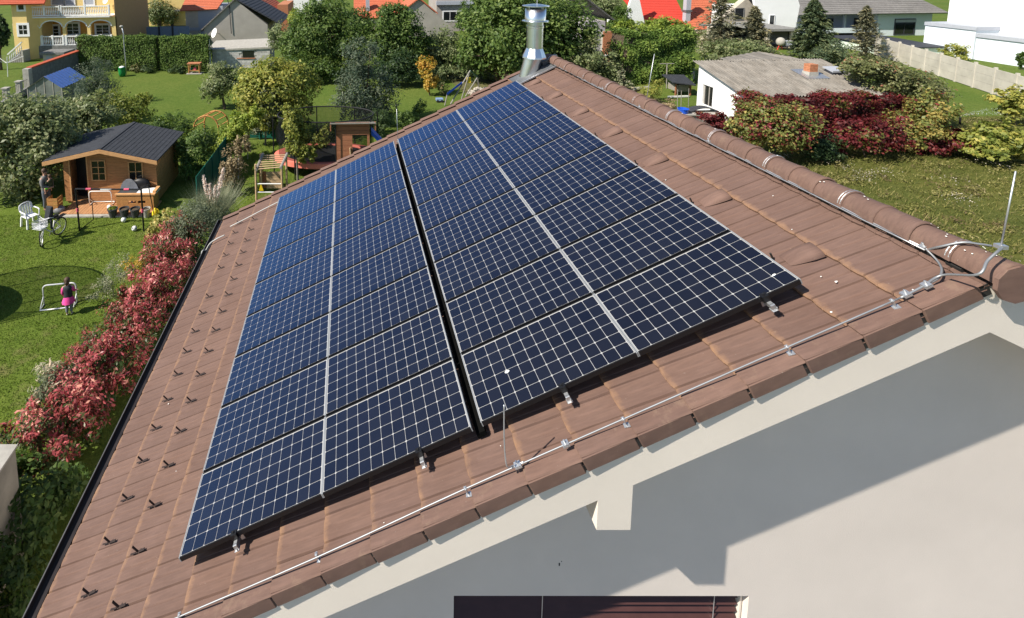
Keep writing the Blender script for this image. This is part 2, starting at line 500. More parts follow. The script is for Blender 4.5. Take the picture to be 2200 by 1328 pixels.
# vent tiles above the top edge of the panels
def vent_mesh():
    m = MB(); n = 9
    secs = [(-0.16, 0.004, 0.085), (-0.10, 0.03, 0.10), (0.0, 0.055, 0.112), (0.10, 0.066, 0.118), (0.19, 0.064, 0.118), (0.2, 0.045, 0.1)]
    for x, h, wd in secs:
        for i in range(n):
            a = math.pi * i / (n - 1); m.v.append((x, wd * math.cos(a), h * math.sin(a) - 0.004))
    for j in range(len(secs) - 1):
        for i in range(n - 1): m.f.append((j * n + i, j * n + i + 1, (j + 1) * n + i + 1, (j + 1) * n + i))
    e = (len(secs) - 1) * n; m.f.append(tuple(range(e, e + n)))
    return m
vt = vent_mesh().build('vent_tile', M_TILE2, roof, smooth=True)
pg = MB().tube([(0, 0, 0), (0, 0, 0.075)], 0.009, 6).build('vent_peg', M_BLACKRUB, roof)
for i, u in enumerate((0.36, 1.50, 2.65, 3.80, 4.93, 6.05, 7.18)):
    o = vt if i == 0 else inst(vt, roof); o.scale = (.85, .85, .9); o.location = (6.645, u + .05, TZ - 0.005); o.rotation_euler = (0, 0, -0.12)
    o = pg if i == 0 else inst(pg, roof); o.location = (6.445, u + 0.12, TZ)
# gutter
m = MB(); gx, gzc, gr = -1.70, RP(V0, 0, TZ).z - 0.05, 0.075
n = 9
for y in (U0 - 0.02, U1 + 0.02):
    for i in range(n):
        a = math.pi + math.pi * i / (n - 1); m.v.append((gx + gr * math.cos(a), y, gzc + gr * math.sin(a)))
for i in range(n - 1): m.f.append((i, i + 1, n + i + 1, n + i))
for y in (U0 - 0.02, U1 + 0.02):
    m.prism([(gx + gr * math.cos(math.pi + math.pi * i / 8), y, gzc + gr * math.sin(math.pi + math.pi * i / 8)) for i in range(9)], (0, 0.004, 0))
gut = m.build('gutter', M_GUT, house, True, fix=False)
MB().tube([(gx - gr, U0 - 0.02, gzc + 0.004), (gx - gr, U1 + 0.02, gzc + 0.004)], 0.011, 6).build('gutter_rim', M_GUTRIM, gut, True)
MB().box(gx + 0.02, gx + 0.06, U0 + 0.05, U1 - 0.05, gzc - 0.16, gzc + 0.01).build('fascia', M_GUT, house, True)
# rear sheet of lead round the flue
m = MB(); m.box(6.35, 7.42, 7.48, 8.1, TZ + 0.012, TZ + 0.02)
m.build('lead_flashing', M_LEAD, roof)
m = MB(); m.bar((6.36, 7.46, TZ + 0.03), (7.45, 7.46, TZ + 0.03), 0.03, 0.03); m.build('flashing_edge', M_ZINC, roof)
# bird droppings, small flat splashes
m = MB()
for v, u, s_ in ((6.62, 0.02, .02), (6.58, 0.12, .012), (6.35, -.2, .016), (6.95, -.3, .012), (3.3, -.1, .008), (6.0, -.36, .014), (5.25, -.44, .01), (6.85, .7, .01), (6.5, 2.2, .012), (7.1, 1.2, .01), (2.1, -.3, .007), (-1.2, 2.4, .018), (-.6, 1.2, .01), (4.6, -.36, .009)):
    z = TZ + 0.004 + (v < 0) * 0.001
    s_ *= .4; ring = [(v + s_ * random.uniform(.7, 1.3) * math.cos(a) * 1.5, u + s_ * random.uniform(.6, 1.2) * math.sin(a), z) for a in [i * .9 for i in range(7)]]
    m.prism(ring, (0, 0, 0.003))
for y, a in ((-.3, 1.2), (-.42, 1.4), (-.35, 1.75), (0.0, 1.3), (.5, 1.5), (.9, 1.9), (1.6, 1.4), (2.5, 1.5), (-.15, 1.65), (3.2, 1.3)):
    c = Vector((XR - 0.0 + 0.162 * .9 * math.cos(a + 0.3), y, RZ + 0.157 * math.sin(a + 0.3)))
    for q in range(2):
        p = c + Vector((random.uniform(-.03, .03), random.uniform(-.05, .05), 0))
        p.z = RZ + 0.1575 * math.sqrt(max(0, 1 - ((p.x - XR) / (0.1575 * .9)) ** 2))
        nn = Vector(((p.x - XR) * 0.8, 0, p.z - RZ)).normalized()
        t1 = Vector((0, 1, 0)); t2 = nn.cross(t1); s_ = random.uniform(.002, .006)
        m.prism([p + t1 * s_ * 1.6 * math.cos(b) + t2 * s_ * math.sin(b) for b in [i * 1.05 for i in range(6)]], nn * 0.002)
o = m.build('bird_droppings', M_DROP, None)
for vtx in list(o.data.vertices)[:14 * 14]:
    p = RP(*vtx.co); vtx.co = p
prop(o, 'white bird droppings splashed over the brown roof tiles and ridge caps', 'droppings', kind='stuff')

# ------------------------------------------------------------------ solar panels
def glassy(name, c, c2, tint, ior=1.24, gain=4.0, rough=0.10, under=0.5):
    """dark or white sheet under anti-reflective glass: little mirror seen from above, a blue one at a slant"""
    t = NT(name); t.set(under, 0, 0.12)
    wp = t.pos()
    col = t.ramp(t.rnd(), [(0, c), (1, c2)])
    dust = t.ramp(t.noise(wp, 2.6, 5, .65), [(.35, (0, 0, 0)), (.75, (1, 1, 1))])
    col = t.mix(t.math('MULTIPLY', dust, .006), col, (.45, .42, .38))
    t.col(col)
    fr = t.new('ShaderNodeFresnel'); fr.inputs['IOR'].default_value = ior
    gl = t.new('ShaderNodeBsdfAnisotropic'); gl.inputs['Color'].default_value = (*tint, 1); gl.inputs['Roughness'].default_value = rough
    q = t.new('ShaderNodeClamp'); t.link(t.math('MULTIPLY', fr.outputs[0], gain), q.inputs[0])
    mx = t.new('ShaderNodeMixShader'); t.link(q.outputs[0], mx.inputs[0]); t.link(t.p.outputs[0], mx.inputs[1]); t.link(gl.outputs[0], mx.inputs[2])
    t.link(mx.outputs[0], t.out.inputs[0])
    return t
M_CELL = glassy('silicon_cell', (0.0045, 0.005, 0.0075), (0.008, 0.0085, 0.0115), (.2, .5, 1.0)).m
M_BACK = glassy('white_backsheet', (0.39, 0.385, 0.37), (0.39, 0.385, 0.37), (.5, .7, 1.0)).m
M_FRAME = mat('black_frame', (0.016, 0.016, 0.018), 0.38, 0.4, var=0.1)
PL, PW, CP = 1.559, 0.798, 0.1272
CW = 0.1231
fr = MB(); e = 0.011
fr.box(e, PL - e, 0, e, -0.046, 0.0)
me_frame = fr.build('frame', M_FRAME)
fr = MB(); fr.box(0, .009, 0, PW, -0.046, 0.0)
M_FREND = mat('pale_frame', (0.30, 0.31, 0.32), 0.5, 0.25, var=0.05)  # end bars lighter than the long bars
me_fend = fr.build('end_frame', M_FREND)
bk = MB().box(e, PL - e, e, PW - e, -0.012, -0.004).build('backsheet', M_BACK)
cx0 = (PL - 12 * CP) / 2; cy0 = 0.0145
def cell_into(mb, x, y):
    h, c = CW / 2, 0.0085
    ring = [(x - h + c, y - h), (x + h - c, y - h), (x + h, y - h + c), (x + h, y + h - c), (x + h - c, y + h), (x - h + c, y + h), (x - h, y + h - c), (x - h, y - h + c)]
    mb.poly(*[(a, b, 0.0) for a, b in ring])
cm = MB(); cell_into(cm, 0, 0)
cell0 = cm.build('cell', M_CELL)
fm = MB()
for i in range(12):
    for j in range(6): cell_into(fm, cx0 + CP * (i + .5), cy0 + CP * (j + .5))
cells0 = fm.build('cell_sheet', M_CELL)
protos = [me_frame, me_fend, bk, cell0, cells0]
PP = 0.8193
VS = [0.0, PL + 0.003, 2 * PL + 0.012 + 0.091, 3 * PL + 0.017 + 0.091]
ORD = ['front', 'second', 'third', 'fourth', 'fifth', 'sixth', 'seventh', 'eighth', 'back']
CN = ['beside the snow guards', 'just below the long gap', 'just above the long gap', 'beside the vent tiles']
for r in range(9):
    for c in range(4):
        root = thing('solar_panel', f'solar panel in the {ORD[r]} row {"" if r in (0, 8) else "from the gable "}{CN[c]}', 'solar panel', RP(VS[c] + random.uniform(-.0012, .0012), r * PP, 0), ROOFROT, 'solar panels on the brown roof')
        inst(me_frame, root, name='frame_bar'); inst(me_frame, root, (0, PW - e, 0), name='frame_bar'); inst(me_fend, root, name='end_bar'); inst(me_fend, root, (PL - .009, 0, 0), name='end_bar'); inst(bk, root, name='backsheet')
        if r < 5:
            for i in range(12):
                for j in range(6):
                    inst(cell0, root, (cx0 + CP * (i + .5), cy0 + CP * (j + .5), -0.0028), name='cell')
        else:
            prop(inst(cells0, root, (0, 0, -0.0028), name='cell_sheet'), kind='stuff')
for o in protos: bpy.data.objects.remove(o)
# rails under the panels with their end clamps
for i, v in enumerate((0.61, 2.58, 4.04, 6.0)):
    wh = ['front panel beside the snow guards', 'front panel just below the long gap', 'front panel just above the long gap', 'topmost front panel'][i]
    root = thing('mounting_rail', f'aluminium mounting rail end with clamp under the {wh}', 'mounting rail', RP(v, -0.05, -0.07), ROOFROT, 'rails carrying the solar panels')
    MB().box(-0.018, 0.018, 0.0, 7.42, -0.024, 0.022).build('rail', M_ALU, root)
    k = MB(); k.box(-0.03, 0.03, 0.028, 0.052, 0.022, 0.074); k.box(-0.03, 0.03, 0.03, 0.075, 0.071, 0.077); k.ball((0, 0.055, 0.08), 0.011, 8, 5)
    k.build('end_clamp', M_FRAME, root)
    k = MB(); k.box(-0.02, 0.02, -0.02, -0.004, -0.03, 0.024); k.box(-0.026, 0.026, -0.03, 0.02, -0.034, -0.028); k.box(0.012, 0.02, -0.04, -0.028, -0.028, 0.01)
    k.build('rail_end', M_ZINC, root, bevel=0.002)
    k = MB(); k.box(-0.02, 0.02, 0.12, 0.126, -0.10, 0.0); k.build('roof_hook', M_ZINC, root)
MB().box(0, 0.088, 0, 7.36, 0, 0.05).build('gap_shade_strip', mat('matt_black', (.006, .006, .006), 1.0, spec=0.0), None).matrix_basis = Matrix.Translation(RP(2 * PL + 0.0085, 0.03, TZ + 0.02)) @ Euler(ROOFROT).to_matrix().to_4x4()  # black strip added so the gap between blocks reads as deep shade
prop(COL.objects['gap_shade_strip'], 'black strip added as shade in the long gap between the panel blocks', 'shade strip')
d = MB()
for v, u, s_ in ((3.62, 0.37, .018), (6.22, 0.14, .011)):
    ring = [RP(v + s_ * 1.4 * math.cos(i * .9), u + s_ * .8 * math.sin(i * .9), 0.0015) for i in range(7)]
    d.prism(ring, (0, 0, 0.004))
prop(d.build('panel_droppings', M_DROP), 'small white bird droppings on the front row of solar panels', 'droppings', kind='stuff')

# ------------------------------------------------------------------ lightning conductor
RP_ = RP
def RP(v, u, n=0.0): return RP_(v + 0.012 + (v - 3.3) * .006, u + 0.053, n)
lc = thing('lightning_conductor', 'bright metal lightning conductor cable clipped along the gable edge and ridge', 'lightning conductor', RP(2.9, -0.42, TZ))
NC = TZ + 0.075
def rpath(l): return [RP(*p) for p in l]
cable = MB()
def smooth_path(pts, k=6):
    pts = [Vector(p) for p in pts]; out = []
    for i in range(len(pts) - 1):
        p0, p1, p2, p3 = pts[max(i - 1, 0)], pts[i], pts[i + 1], pts[min(i + 2, len(pts) - 1)]
        for j in range(k):
            t = j / k
            out.append(0.5 * ((2 * p1) + (p2 - p0) * t + (2 * p0 - 5 * p1 + 4 * p2 - p3) * t * t + (3 * p1 - p0 - 3 * p2 + p3) * t ** 3))
    return out + [pts[-1]]
cable.tube(smooth_path(rpath([(V0 + .05, -.44, NC), (-1.0, -.445, NC + .01), (0, -.44, NC), (1.47, -.45, NC), (2.9, -.43, NC + .005), (4.35, -.425, NC), (5.8, -.43, NC + .004), (6.75, -.43, NC)]), 4), 0.0062, 7)
cable.build('verge_cable', M_ALU, lc, True, smooth=True)
cable = MB()
cable.tube(smooth_path(rpath([(6.75, -.43, NC), (6.94, -.42, NC), (7.13, -.40, NC)]) + [atx(2100, 590, 6.42), atx(2122, 560, 6.52), atx(2150, 535, 6.66), aty(2150, 534, -.33)], 6), 0.0085, 7)
cable.tube(smooth_path(rpath([(6.94, -.41, NC - .005), (7.1, -.385, NC - .03), (7.2, -.33, NC - .04), (7.27, -.24, NC - .05), (7.30, -.15, NC - .02)]), 6), 0.0085, 7)
cable.tube(smooth_path([RP(7.31, -.15, NC - .02), Vector((6.61, -.19, 8.0)), Vector((6.68, -.27, 8.085)), Vector((6.76, -.31, 8.095)), Vector((6.84, -.33, 8.09))], 6), 0.0085, 7)
cable.build('corner_cable', M_ALU, lc, True, smooth=True)
cable = MB(); rr = []
for i in range(34):
    u = -.15 + i * 8.2 / 33; rr.append(RP(7.305 + .004 * math.sin(i * 1.9), u, TZ + 0.055 + .004 * math.cos(i * 2.3)))
cable.tube(rr, 0.0075, 6); cable.tube([p + Vector((-.022, 0, -.006)) for p in rr[:26]], 0.007, 6)
cable.build('ridge_cable', M_ZINC, lc, True, smooth=True)
def clip(v, u, n, big=False):
    p = RP(v, u, n); m = MB()
    dv = Vector((CA, 0, SA)); dn = Vector((-SA, 0, CA)); dy = Vector((0, 1, 0))
    if big:
        m.bar(p - dv * .03, p + dv * .03, 0.05, 0.012, dn); m.bar(p - dv * .028 + dn * .014, p + dv * .028 + dn * .014, 0.046, 0.008, dn)
        m.tube([p + dn * .01, p + dn * .04], 0.009, 6); m.tube([p + dn * .04, p + dn * .048], 0.006, 6)
    else:
        m.bar(p - dn * .055, p + dn * .012, 0.008, 0.03, dy); m.bar(p - dv * .012 + dn * .01, p + dv * .012 + dn * .01, 0.026, 0.008, dn)
        m.bar(p - dn * .052 - dv * .02 + dy * 0.0, p - dn * .052 + dv * .03 - dy * .01, 0.04, 0.006, dn)
        m.tube([p + dn * .012, p + dn * .026], 0.005, 6)
    return m.build('cable_clamp', M_ZINC, lc, True)
for v in (-1.3, 0.1, 1.47, 2.9, 4.35, 5.79, 6.68): clip(v, -.43, NC)
for v in (3.39, 3.83, 6.80, 6.97): clip(v, -.425, NC, True)
clip(7.31, -.12, TZ + .06, True)
for u in (2.4, 4.0, 5.2): clip(7.305, u, TZ + .06, True)
# wire straps round every third cap
for i in range(0, 29, 3):
    y = -0.56 + i * 0.30 + 0.30
    m = MB(); m.tube([(XR + 0.148 * .93 * math.cos(a), y + .01 + k * .012, RZ + 0.148 * math.sin(a) + .006) for k in (0,) for a in np.linspace(.1, math.pi - .1, 12)], 0.005, 5)
    m.tube([(XR + 0.148 * .93 * math.cos(a), y + .035, RZ + 0.146 * math.sin(a) + .006) for a in np.linspace(.1, math.pi - .1, 12)], 0.005, 5)
    m.build('cap_strap', M_ZINC, lc, True)
# cable at the back edge and loops over the gutter
cable = MB(); cable.tube(smooth_path(rpath([(0.02, 7.43, TZ + .05), (-.5, 7.42, TZ + .05), (-1.0, 7.40, TZ + .045), (-1.45, 7.38, TZ + .05)]), 4), 0.012, 7)
cable.tube(smooth_path(rpath([(-1.5, 7.02, TZ + .06), (-1.72, 7.0, TZ + .07), (-1.9, 6.97, TZ + .05), (-2.02, 6.9, TZ - .02)]) + [Vector((-1.80, 6.8, 3.6)), Vector((-1.8, 6.78, 2.4))], 5), 0.014, 7)
M_CABW = mat('pale_cable', (0.42, 0.42, 0.4), 0.6)
cable.build('eave_cable', M_CABW, lc, True, smooth=True)
cable = MB(); cable.tube(smooth_path([RP(V0 + .05, -.44, NC), RP(V0 - .02, -.36, NC + .03), RP(V0 - .03, -.22, NC + .06), RP(V0 - .12, -.19, NC + .02), Vector((-1.79, -.22, 3.82)), Vector((-1.81, -.24, 3.7)), Vector((-1.8, -.25, 2.6))], 6), 0.0085, 7)
cable.build('gutter_loop', M_ALU, lc, True, smooth=True)
# air terminals: thin rods standing up from the roof
def rod(name, label, base, top, r=0.0065, loop=None):
    t = thing(name, label, 'lightning rod', base, group='lightning rods on the roof')
    m = MB(); m.tube([base, top], [r, r * .8], 7); m.build('rod', M_ZINC, t, True, smooth=True)
    k = MB(); k.cbox(base[0], base[1], base[2] + .01, .06, .05, .03); k.build('rod_foot', M_ZINC, t, True)
b = RP(7.36, 3.96, TZ + .04); tp = aty(1406, 116, 3.96); rod('lightning_rod', 'lightning rod rising from the middle of the ridge cable before the white shed', b, tp)
b = Vector(aty(2150, 532, -.33)); tp = aty(2182, 368, -.33); rod('lightning_rod', 'tall lightning rod at the gable end of the ridge against the meadow', b, tp)
b = RP(3.17, 7.5, TZ + .03); tp = aty(852, 234, 7.5); rod('lightning_rod', 'lightning rod at the far end of the long dark gap between panels', b, tp)
t = thing('lightning_rod', 'short bent lightning rod standing before the lower corner of the upper panels', 'lightning rod', RP(3.39, -.42, NC), group='lightning rods on the roof')
pb = RP(3.30, -.42, NC + .01)
m = MB(); m.tube(smooth_path([RP(3.45, -.425, NC + .01), RP(3.36, -.42, NC + .01), aty(1090, 1003, -.42), aty(1085, 975, -.42), aty(1083, 930, -.42), aty(1083, 870, -.42)], 5), 0.006, 7)
m.build('rod', M_ZINC, t, True, smooth=True)

# ------------------------------------------------------------------ flue
fb = RP(6.72, 7.86, TZ)
CHX, CHY = aty(1147, 150, 7.86).x, 7.86
kp = mpp((CHX, CHY, 9))
def chz(y): return aty(1148, y, CHY).z
t = NT('polished_flue'); t.set(0.3, 1.0, 0.5); co = t.pos()
t.col(t.ramp(t.noise(co, 3, 3), [(.3, (.62, .65, .69)), (.7, (.74, .77, .8))])); t.bump(t.noise(co, 7, 2, .5, (1, 1, .15)), .12, .05); M_FLUE = t.m
flue = thing('chimney_flue', 'shiny stainless steel chimney flue with a flat rain cap beside the ridge', 'chimney', (CHX, CHY, fb.z))
zb = fb.z - 0.15
rp_ = 16.5 * kp
m = MB(); m.lathe([(rp_, chz(112)), (rp_, chz(60)), (rp_ * 1.06, chz(59)), (rp_ * 1.06, chz(55)), (rp_, chz(54)), (rp_, chz(47))], (CHX, CHY, 0), 28)
m.build('pipe', M_FLUE, flue, True, smooth=False, fix=True)
m = MB(); m.lathe([(rp_ * .9, chz(46)), (27 * kp, chz(46)), (27 * kp, chz(44.5)), (rp_ * .9, chz(42))], (CHX, CHY, 0), 28); m.build('lower_collar', M_FLUE, flue, True)
m = MB(); m.lathe([(21 * kp, chz(44)), (21 * kp, chz(19)), (20 * kp, chz(19)), (20 * kp, chz(44))], (CHX, CHY, 0), 28, cap=False); m.build('cap_sleeve', M_FLUE, flue, True, smooth=True)
m = MB(); m.lathe([(27.5 * kp, chz(13.5)), (27.5 * kp, chz(12)), (10 * kp, chz(9)), (0.001, chz(8.5))], (CHX, CHY, 0), 28); m.build('rain_cap', M_FLUE, flue, True)
m = MB()
for i in range(4):
    a = i * math.pi / 2 + .5; m.tube([(CHX + 19 * kp * math.cos(a), CHY + 19 * kp * math.sin(a), chz(22)), (CHX + 19 * kp * math.cos(a), CHY + 19 * kp * math.sin(a), chz(12))], .008, 5)
m.build('cap_stay', M_FLUE, flue, True)
m = MB(); m.lathe([(25 * kp, chz(124)), (24.5 * kp, chz(121)), (17 * kp, chz(103))], (CHX, CHY, 0), 10); m.build('storm_collar', M_FLUE, flue, True)
sk = MB(); n = 20
topc = Vector((CHX, CHY, chz(118)))
for i in range(n):
    a = 2 * math.pi * i / n
    sk.v.append((topc.x + 19 * kp * math.cos(a), topc.y + 19 * kp * math.sin(a), topc.z))
for i in range(n):
    a = 2 * math.pi * i / n
    v = 6.80 + .27 * math.cos(a); u = CHY + .21 * math.sin(a); p = RP(v, u, TZ + .015); sk.v.append(tuple(p))
for i in range(n): j = (i + 1) % n; sk.f.append((i, j, n + j, n + i))
sk.build('flashing_cone', M_FLUE, flue, True, smooth=True)
m = MB(); m.tube([(CHX + .03, CHY, chz(9)), (CHX + .03, CHY, chz(-14))], .008, 6); m.build('rod', M_ZINC, flue, True)
# slate odds behind the flue
m = MB(); m.box(6.95, 7.5, 8.02, 8.16, TZ + .0, TZ + .09); m.box(7.2, 7.6, 7.85, 8.0, TZ + .03, TZ + .12)
m.build('slate_edge', M_LEAD, roof)
# ------------------------------------------------------------------ foliage
def leaf_mat(name, stops, rough=0.55, trans=0.34, gain=1.95):
    t = NT(name); t.set(rough, 0, 0.3)
    a = t.new('ShaderNodeAttribute', attribute_name='tint')
    c = t.ramp(a.outputs['Fac'], [(p, tuple(min(.8, q * gain * w_) for q, w_ in zip(cc, (1.06, 1.0, 1.05)))) for p, cc in stops])
    t.col(c)
    tr = t.new('ShaderNodeBsdfTranslucent')
    hs = t.new('ShaderNodeHueSaturation'); hs.inputs['Value'].default_value = 1.5; hs.inputs['Saturation'].default_value = 1.1
    t.link(c, hs.inputs['Color']); t.link(hs.outputs[0], tr.inputs[0])
    mx = t.new('ShaderNodeMixShader'); mx.inputs[0].default_value = trans
    t.link(t.p.outputs[0], mx.inputs[1]); t.link(tr.outputs[0], mx.inputs[2]); t.link(mx.outputs[0], t.out.inputs[0])
    return t.m
LM = dict(
    green=leaf_mat('leaf_green', [(0, (.018, .036, .008)), (.5, (.045, .078, .016)), (1, (.092, .125, .032))]),
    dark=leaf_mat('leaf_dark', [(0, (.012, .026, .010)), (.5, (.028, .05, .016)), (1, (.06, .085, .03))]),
    hazel=leaf_mat('leaf_hazel', [(0, (.04, .06, .022)), (.5, (.10, .125, .052)), (.85, (.135, .15, .072)), (1, (.175, .17, .09))], .45),
    grey=leaf_mat('leaf_grey', [(0, (.035, .05, .028)), (.6, (.082, .10, .056)), (1, (.14, .15, .09))]),
    willow=leaf_mat('leaf_willow', [(0, (.018, .034, .02)), (.6, (.042, .062, .038)), (1, (.088, .105, .065))]),
    yellow=leaf_mat('leaf_yellow', [(0, (.055, .078, .014)), (.5, (.125, .142, .028)), (1, (.23, .21, .05))]),
    lime=leaf_mat('leaf_lime', [(0, (.05, .08, .012)), (.5, (.11, .15, .022)), (1, (.2, .22, .045))]),
    amber=leaf_mat('leaf_amber', [(0, (.13, .12, .018)), (.5, (.24, .17, .03)), (1, (.32, .15, .035))]),
    spruce=leaf_mat('needle_spruce', [(0, (.014, .026, .014)), (.6, (.036, .055, .025)), (1, (.075, .088, .035))], .7, .1),
    pine=leaf_mat('needle_pine', [(0, (.03, .036, .022)), (.6, (.065, .07, .04)), (1, (.13, .12, .06))], .7, .1),
    thuja=leaf_mat('leaf_thuja', [(0, (.02, .042, .006)), (.6, (.046, .08, .012)), (1, (.088, .125, .022))], .7, .12),
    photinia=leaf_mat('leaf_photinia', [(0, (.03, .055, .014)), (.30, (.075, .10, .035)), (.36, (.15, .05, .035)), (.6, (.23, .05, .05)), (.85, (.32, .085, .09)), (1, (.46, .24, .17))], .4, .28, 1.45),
    creeper=leaf_mat('leaf_creeper', [(0, (.05, .012, .012)), (.5, (.115, .02, .02)), (.8, (.19, .028, .032)), (.9, (.16, .10, .03)), (1, (.09, .10, .02))], .5, .28, 1.0),
    mixed=leaf_mat('leaf_mixed', [(0, (.06, .014, .014)), (.22, (.15, .025, .03)), (.3, (.10, .055, .02)), (.45, (.055, .075, .018)), (.8, (.10, .115, .03)), (1, (.19, .16, .045))], .5),
    vine=leaf_mat('leaf_vine', [(0, (.04, .055, .018)), (.5, (.085, .098, .036)), (.9, (.13, .135, .06)), (1, (.16, .07, .04))], .5, .3, 1.9),
    dry=leaf_mat('leaf_dry', [(0, (.06, .05, .03)), (.5, (.14, .115, .06)), (1, (.26, .22, .13))], .7),
    pale=leaf_mat('leaf_pale', [(0, (.07, .09, .05)), (.6, (.17, .18, .11)), (1, (.36, .31, .23))], .6),
    pampas=leaf_mat('leaf_pampas', [(0, (.06, .08, .045)), (.6, (.13, .15, .09)), (1, (.24, .24, .16))], .6),
    plume=leaf_mat('plume', [(0, (.34, .26, .19)), (1, (.62, .54, .38))], .8),
    purple=leaf_mat('leaf_purple', [(0, (.018, .018, .02)), (1, (.06, .05, .055))], .6),
    hydr=leaf_mat('leaf_hydrangea', [(0, (.07, .09, .02)), (.5, (.17, .17, .05)), (1, (.33, .27, .10))], .5),
    meadow=leaf_mat('meadow_grass', [(0, (.06, .078, .016)), (.35, (.135, .148, .03)), (.7, (.24, .225, .075)), (.92, (.34, .29, .13)), (1, (.11, .075, .035))], .7, .28, 1.0),
    weeds=leaf_mat('meadow_weed_leaf', [(0, (.13, .095, .045)), (.25, (.115, .11, .04)), (.5, (.18, .186, .048)), (.75, (.25, .24, .08)), (1, (.30, .27, .13))], .7, .25, 1.0),
    lawn=leaf_mat('lawn_blade', [(0, (.065, .12, .014)), (.5, (.11, .165, .024)), (1, (.17, .21, .045))], .6, .2, 1.0),
    flower=leaf_mat('white_flower', [(0, (.38, .36, .27)), (1, (.58, .55, .45))], .8, .2, 1.0),
)
M_BARK = mat('bark', (.09, .065, .045), .9, var=.4, scale=12, bump=.5, bscale=40)
M_BARKG = mat('grey_bark', (.16, .145, .12), .9, var=.35, scale=14, bump=.4, bscale=40)

def norm(a): return a / np.maximum(np.linalg.norm(a, axis=1, keepdims=True), 1e-9)
def leaves(name, c, size, nrm, m, parent, tint, asp=0.5, along=None, kind=None, world=True):
    """one mesh of diamond leaves: centres c (N,3), lengths size (N), facing nrm, optional long axis"""
    N = len(c)
    if along is None: along = RNG.normal(size=(N, 3))
    t = norm(along - nrm * np.sum(along * nrm, 1, keepdims=True)); b = np.cross(nrm, t)
    L = (size * .5)[:, None]; W = (size * asp * .5)[:, None]
    fold = nrm * (size * .08)[:, None]
    co = np.empty((N, 4, 3)); co[:, 0] = c - t * L; co[:, 1] = c + b * W + fold - t * L * .1; co[:, 2] = c + t * L; co[:, 3] = c - b * W + fold - t * L * .1
    me = bpy.data.meshes.new(name)
    me.vertices.add(4 * N); me.vertices.foreach_set('co', co.astype(np.float32).ravel())
    me.loops.add(4 * N); me.loops.foreach_set('vertex_index', np.arange(4 * N, dtype=np.int32))
    me.polygons.add(N); me.polygons.foreach_set('loop_start', np.arange(0, 4 * N, 4, dtype=np.int32))
    at = me.attributes.new('tint', 'FLOAT', 'FACE'); at.data.foreach_set('value', np.clip(tint, 0, 1).astype(np.float32))
    me.update(calc_edges=True); me.materials.append(m)
    o = bpy.data.objects.new(name, me)
    put(o, parent, world)
    if kind: o['kind'] = kind
    return o
def blob_points(blobs, n, clump=0.34, shell=0.62, flat=1.0, cl_n=None, jit=0.5):
    """leaf centres in clumps through ellipsoids [(cx,cy,cz,rx,ry,rz)]"""
    P, Nn, T, G = [], [], [], []
    vol = np.array([(b[3] * b[4] * b[5]) ** (2 / 3) for b in blobs]); share = vol / vol.sum()
    for b, s in zip(blobs, share):
        k = max(60, int(n * s)); r = np.array(b[3:6]); ctr = np.array(b[:3])
        ncl = cl_n or max(14, int(26 * (r.prod() ** (1 / 3)) ** 0.6 + k / 130))
        d = norm(RNG.normal(size=(ncl, 3))); rad = (shell + (1 - shell) * RNG.random(ncl)) * (0.86 + .28 * RNG.random(ncl))
        inner = RNG.random(ncl) < .2; rad[inner] *= RNG.random(inner.sum())
        cc = d * rad[:, None]
        i = RNG.integers(0, ncl, k)
        off = RNG.normal(size=(k, 3)); off = norm(off) * (RNG.random(k) ** .5)[:, None] * clump * (.6 + .8 * RNG.random(ncl))[i][:, None]
        p = (cc[i] + off * np.array([1, 1, flat])) * r + ctr
        out = norm(cc[i] * r + off * r * 1.2)
        up = np.array([0, 0, 1.0])
        nn = norm(out * .7 + up * .55 + RNG.normal(size=(k, 3)) * jit)
        P.append(p); Nn.append(nn); T.append(RNG.normal(size=ncl)[i]); G.append(i)
    return np.concatenate(P), np.concatenate(Nn), np.concatenate(T)
def px_blobs(P, bl, yo=0.0, dep=1.0):
    """blobs given in photo pixels on the upright plane through P"""
    out = []
    for q in bl:
        x, y, rx, ry = q[:4]; dy = q[4] if len(q) > 4 else 0
        c = aty(x, y, P.y + yo + dy); k = mpp(c)
        out.append((c.x, c.y, c.z, rx * k, rx * k * dep, ry * k))
    return out
def trunk(parent, P, blobs, r, m=None, branches=6, lean=0.0, z0=-0.1):
    mb = MB(); top = blobs[0]
    t1 = Vector((top[0], top[1], max(P.z + .3, top[2] - top[5] * .35)))
    mid = (Vector(P) + t1) / 2 + Vector((random.uniform(-.1, .1), random.uniform(-.1, .1), 0)) * (t1.z - P.z) * .3
    mb.tube(smooth_path([Vector(P) + Vector((0, 0, z0)), mid, t1], 4), [r * 1.25 + (r * .45 - r * 1.25) * i / 8 for i in range(9)], 8)
    for i in range(branches):
        b = blobs[i % len(blobs)]
        f = random.uniform(.45, .95); s = Vector(P).lerp(t1, f)
        a = random.uniform(0, 6.28); e = Vector((b[0] + b[3] * .75 * math.cos(a), b[1] + b[4] * .75 * math.sin(a), b[2] + b[5] * random.uniform(-.2, .6)))
        mm = (s + e) / 2 + Vector((0, 0, .12 * (e - s).length))
        mb.tube([s, mm, e], [r * .45, r * .28, r * .08], 5)
    return mb.build('trunk', m or M_BARK, parent, True, smooth=True)
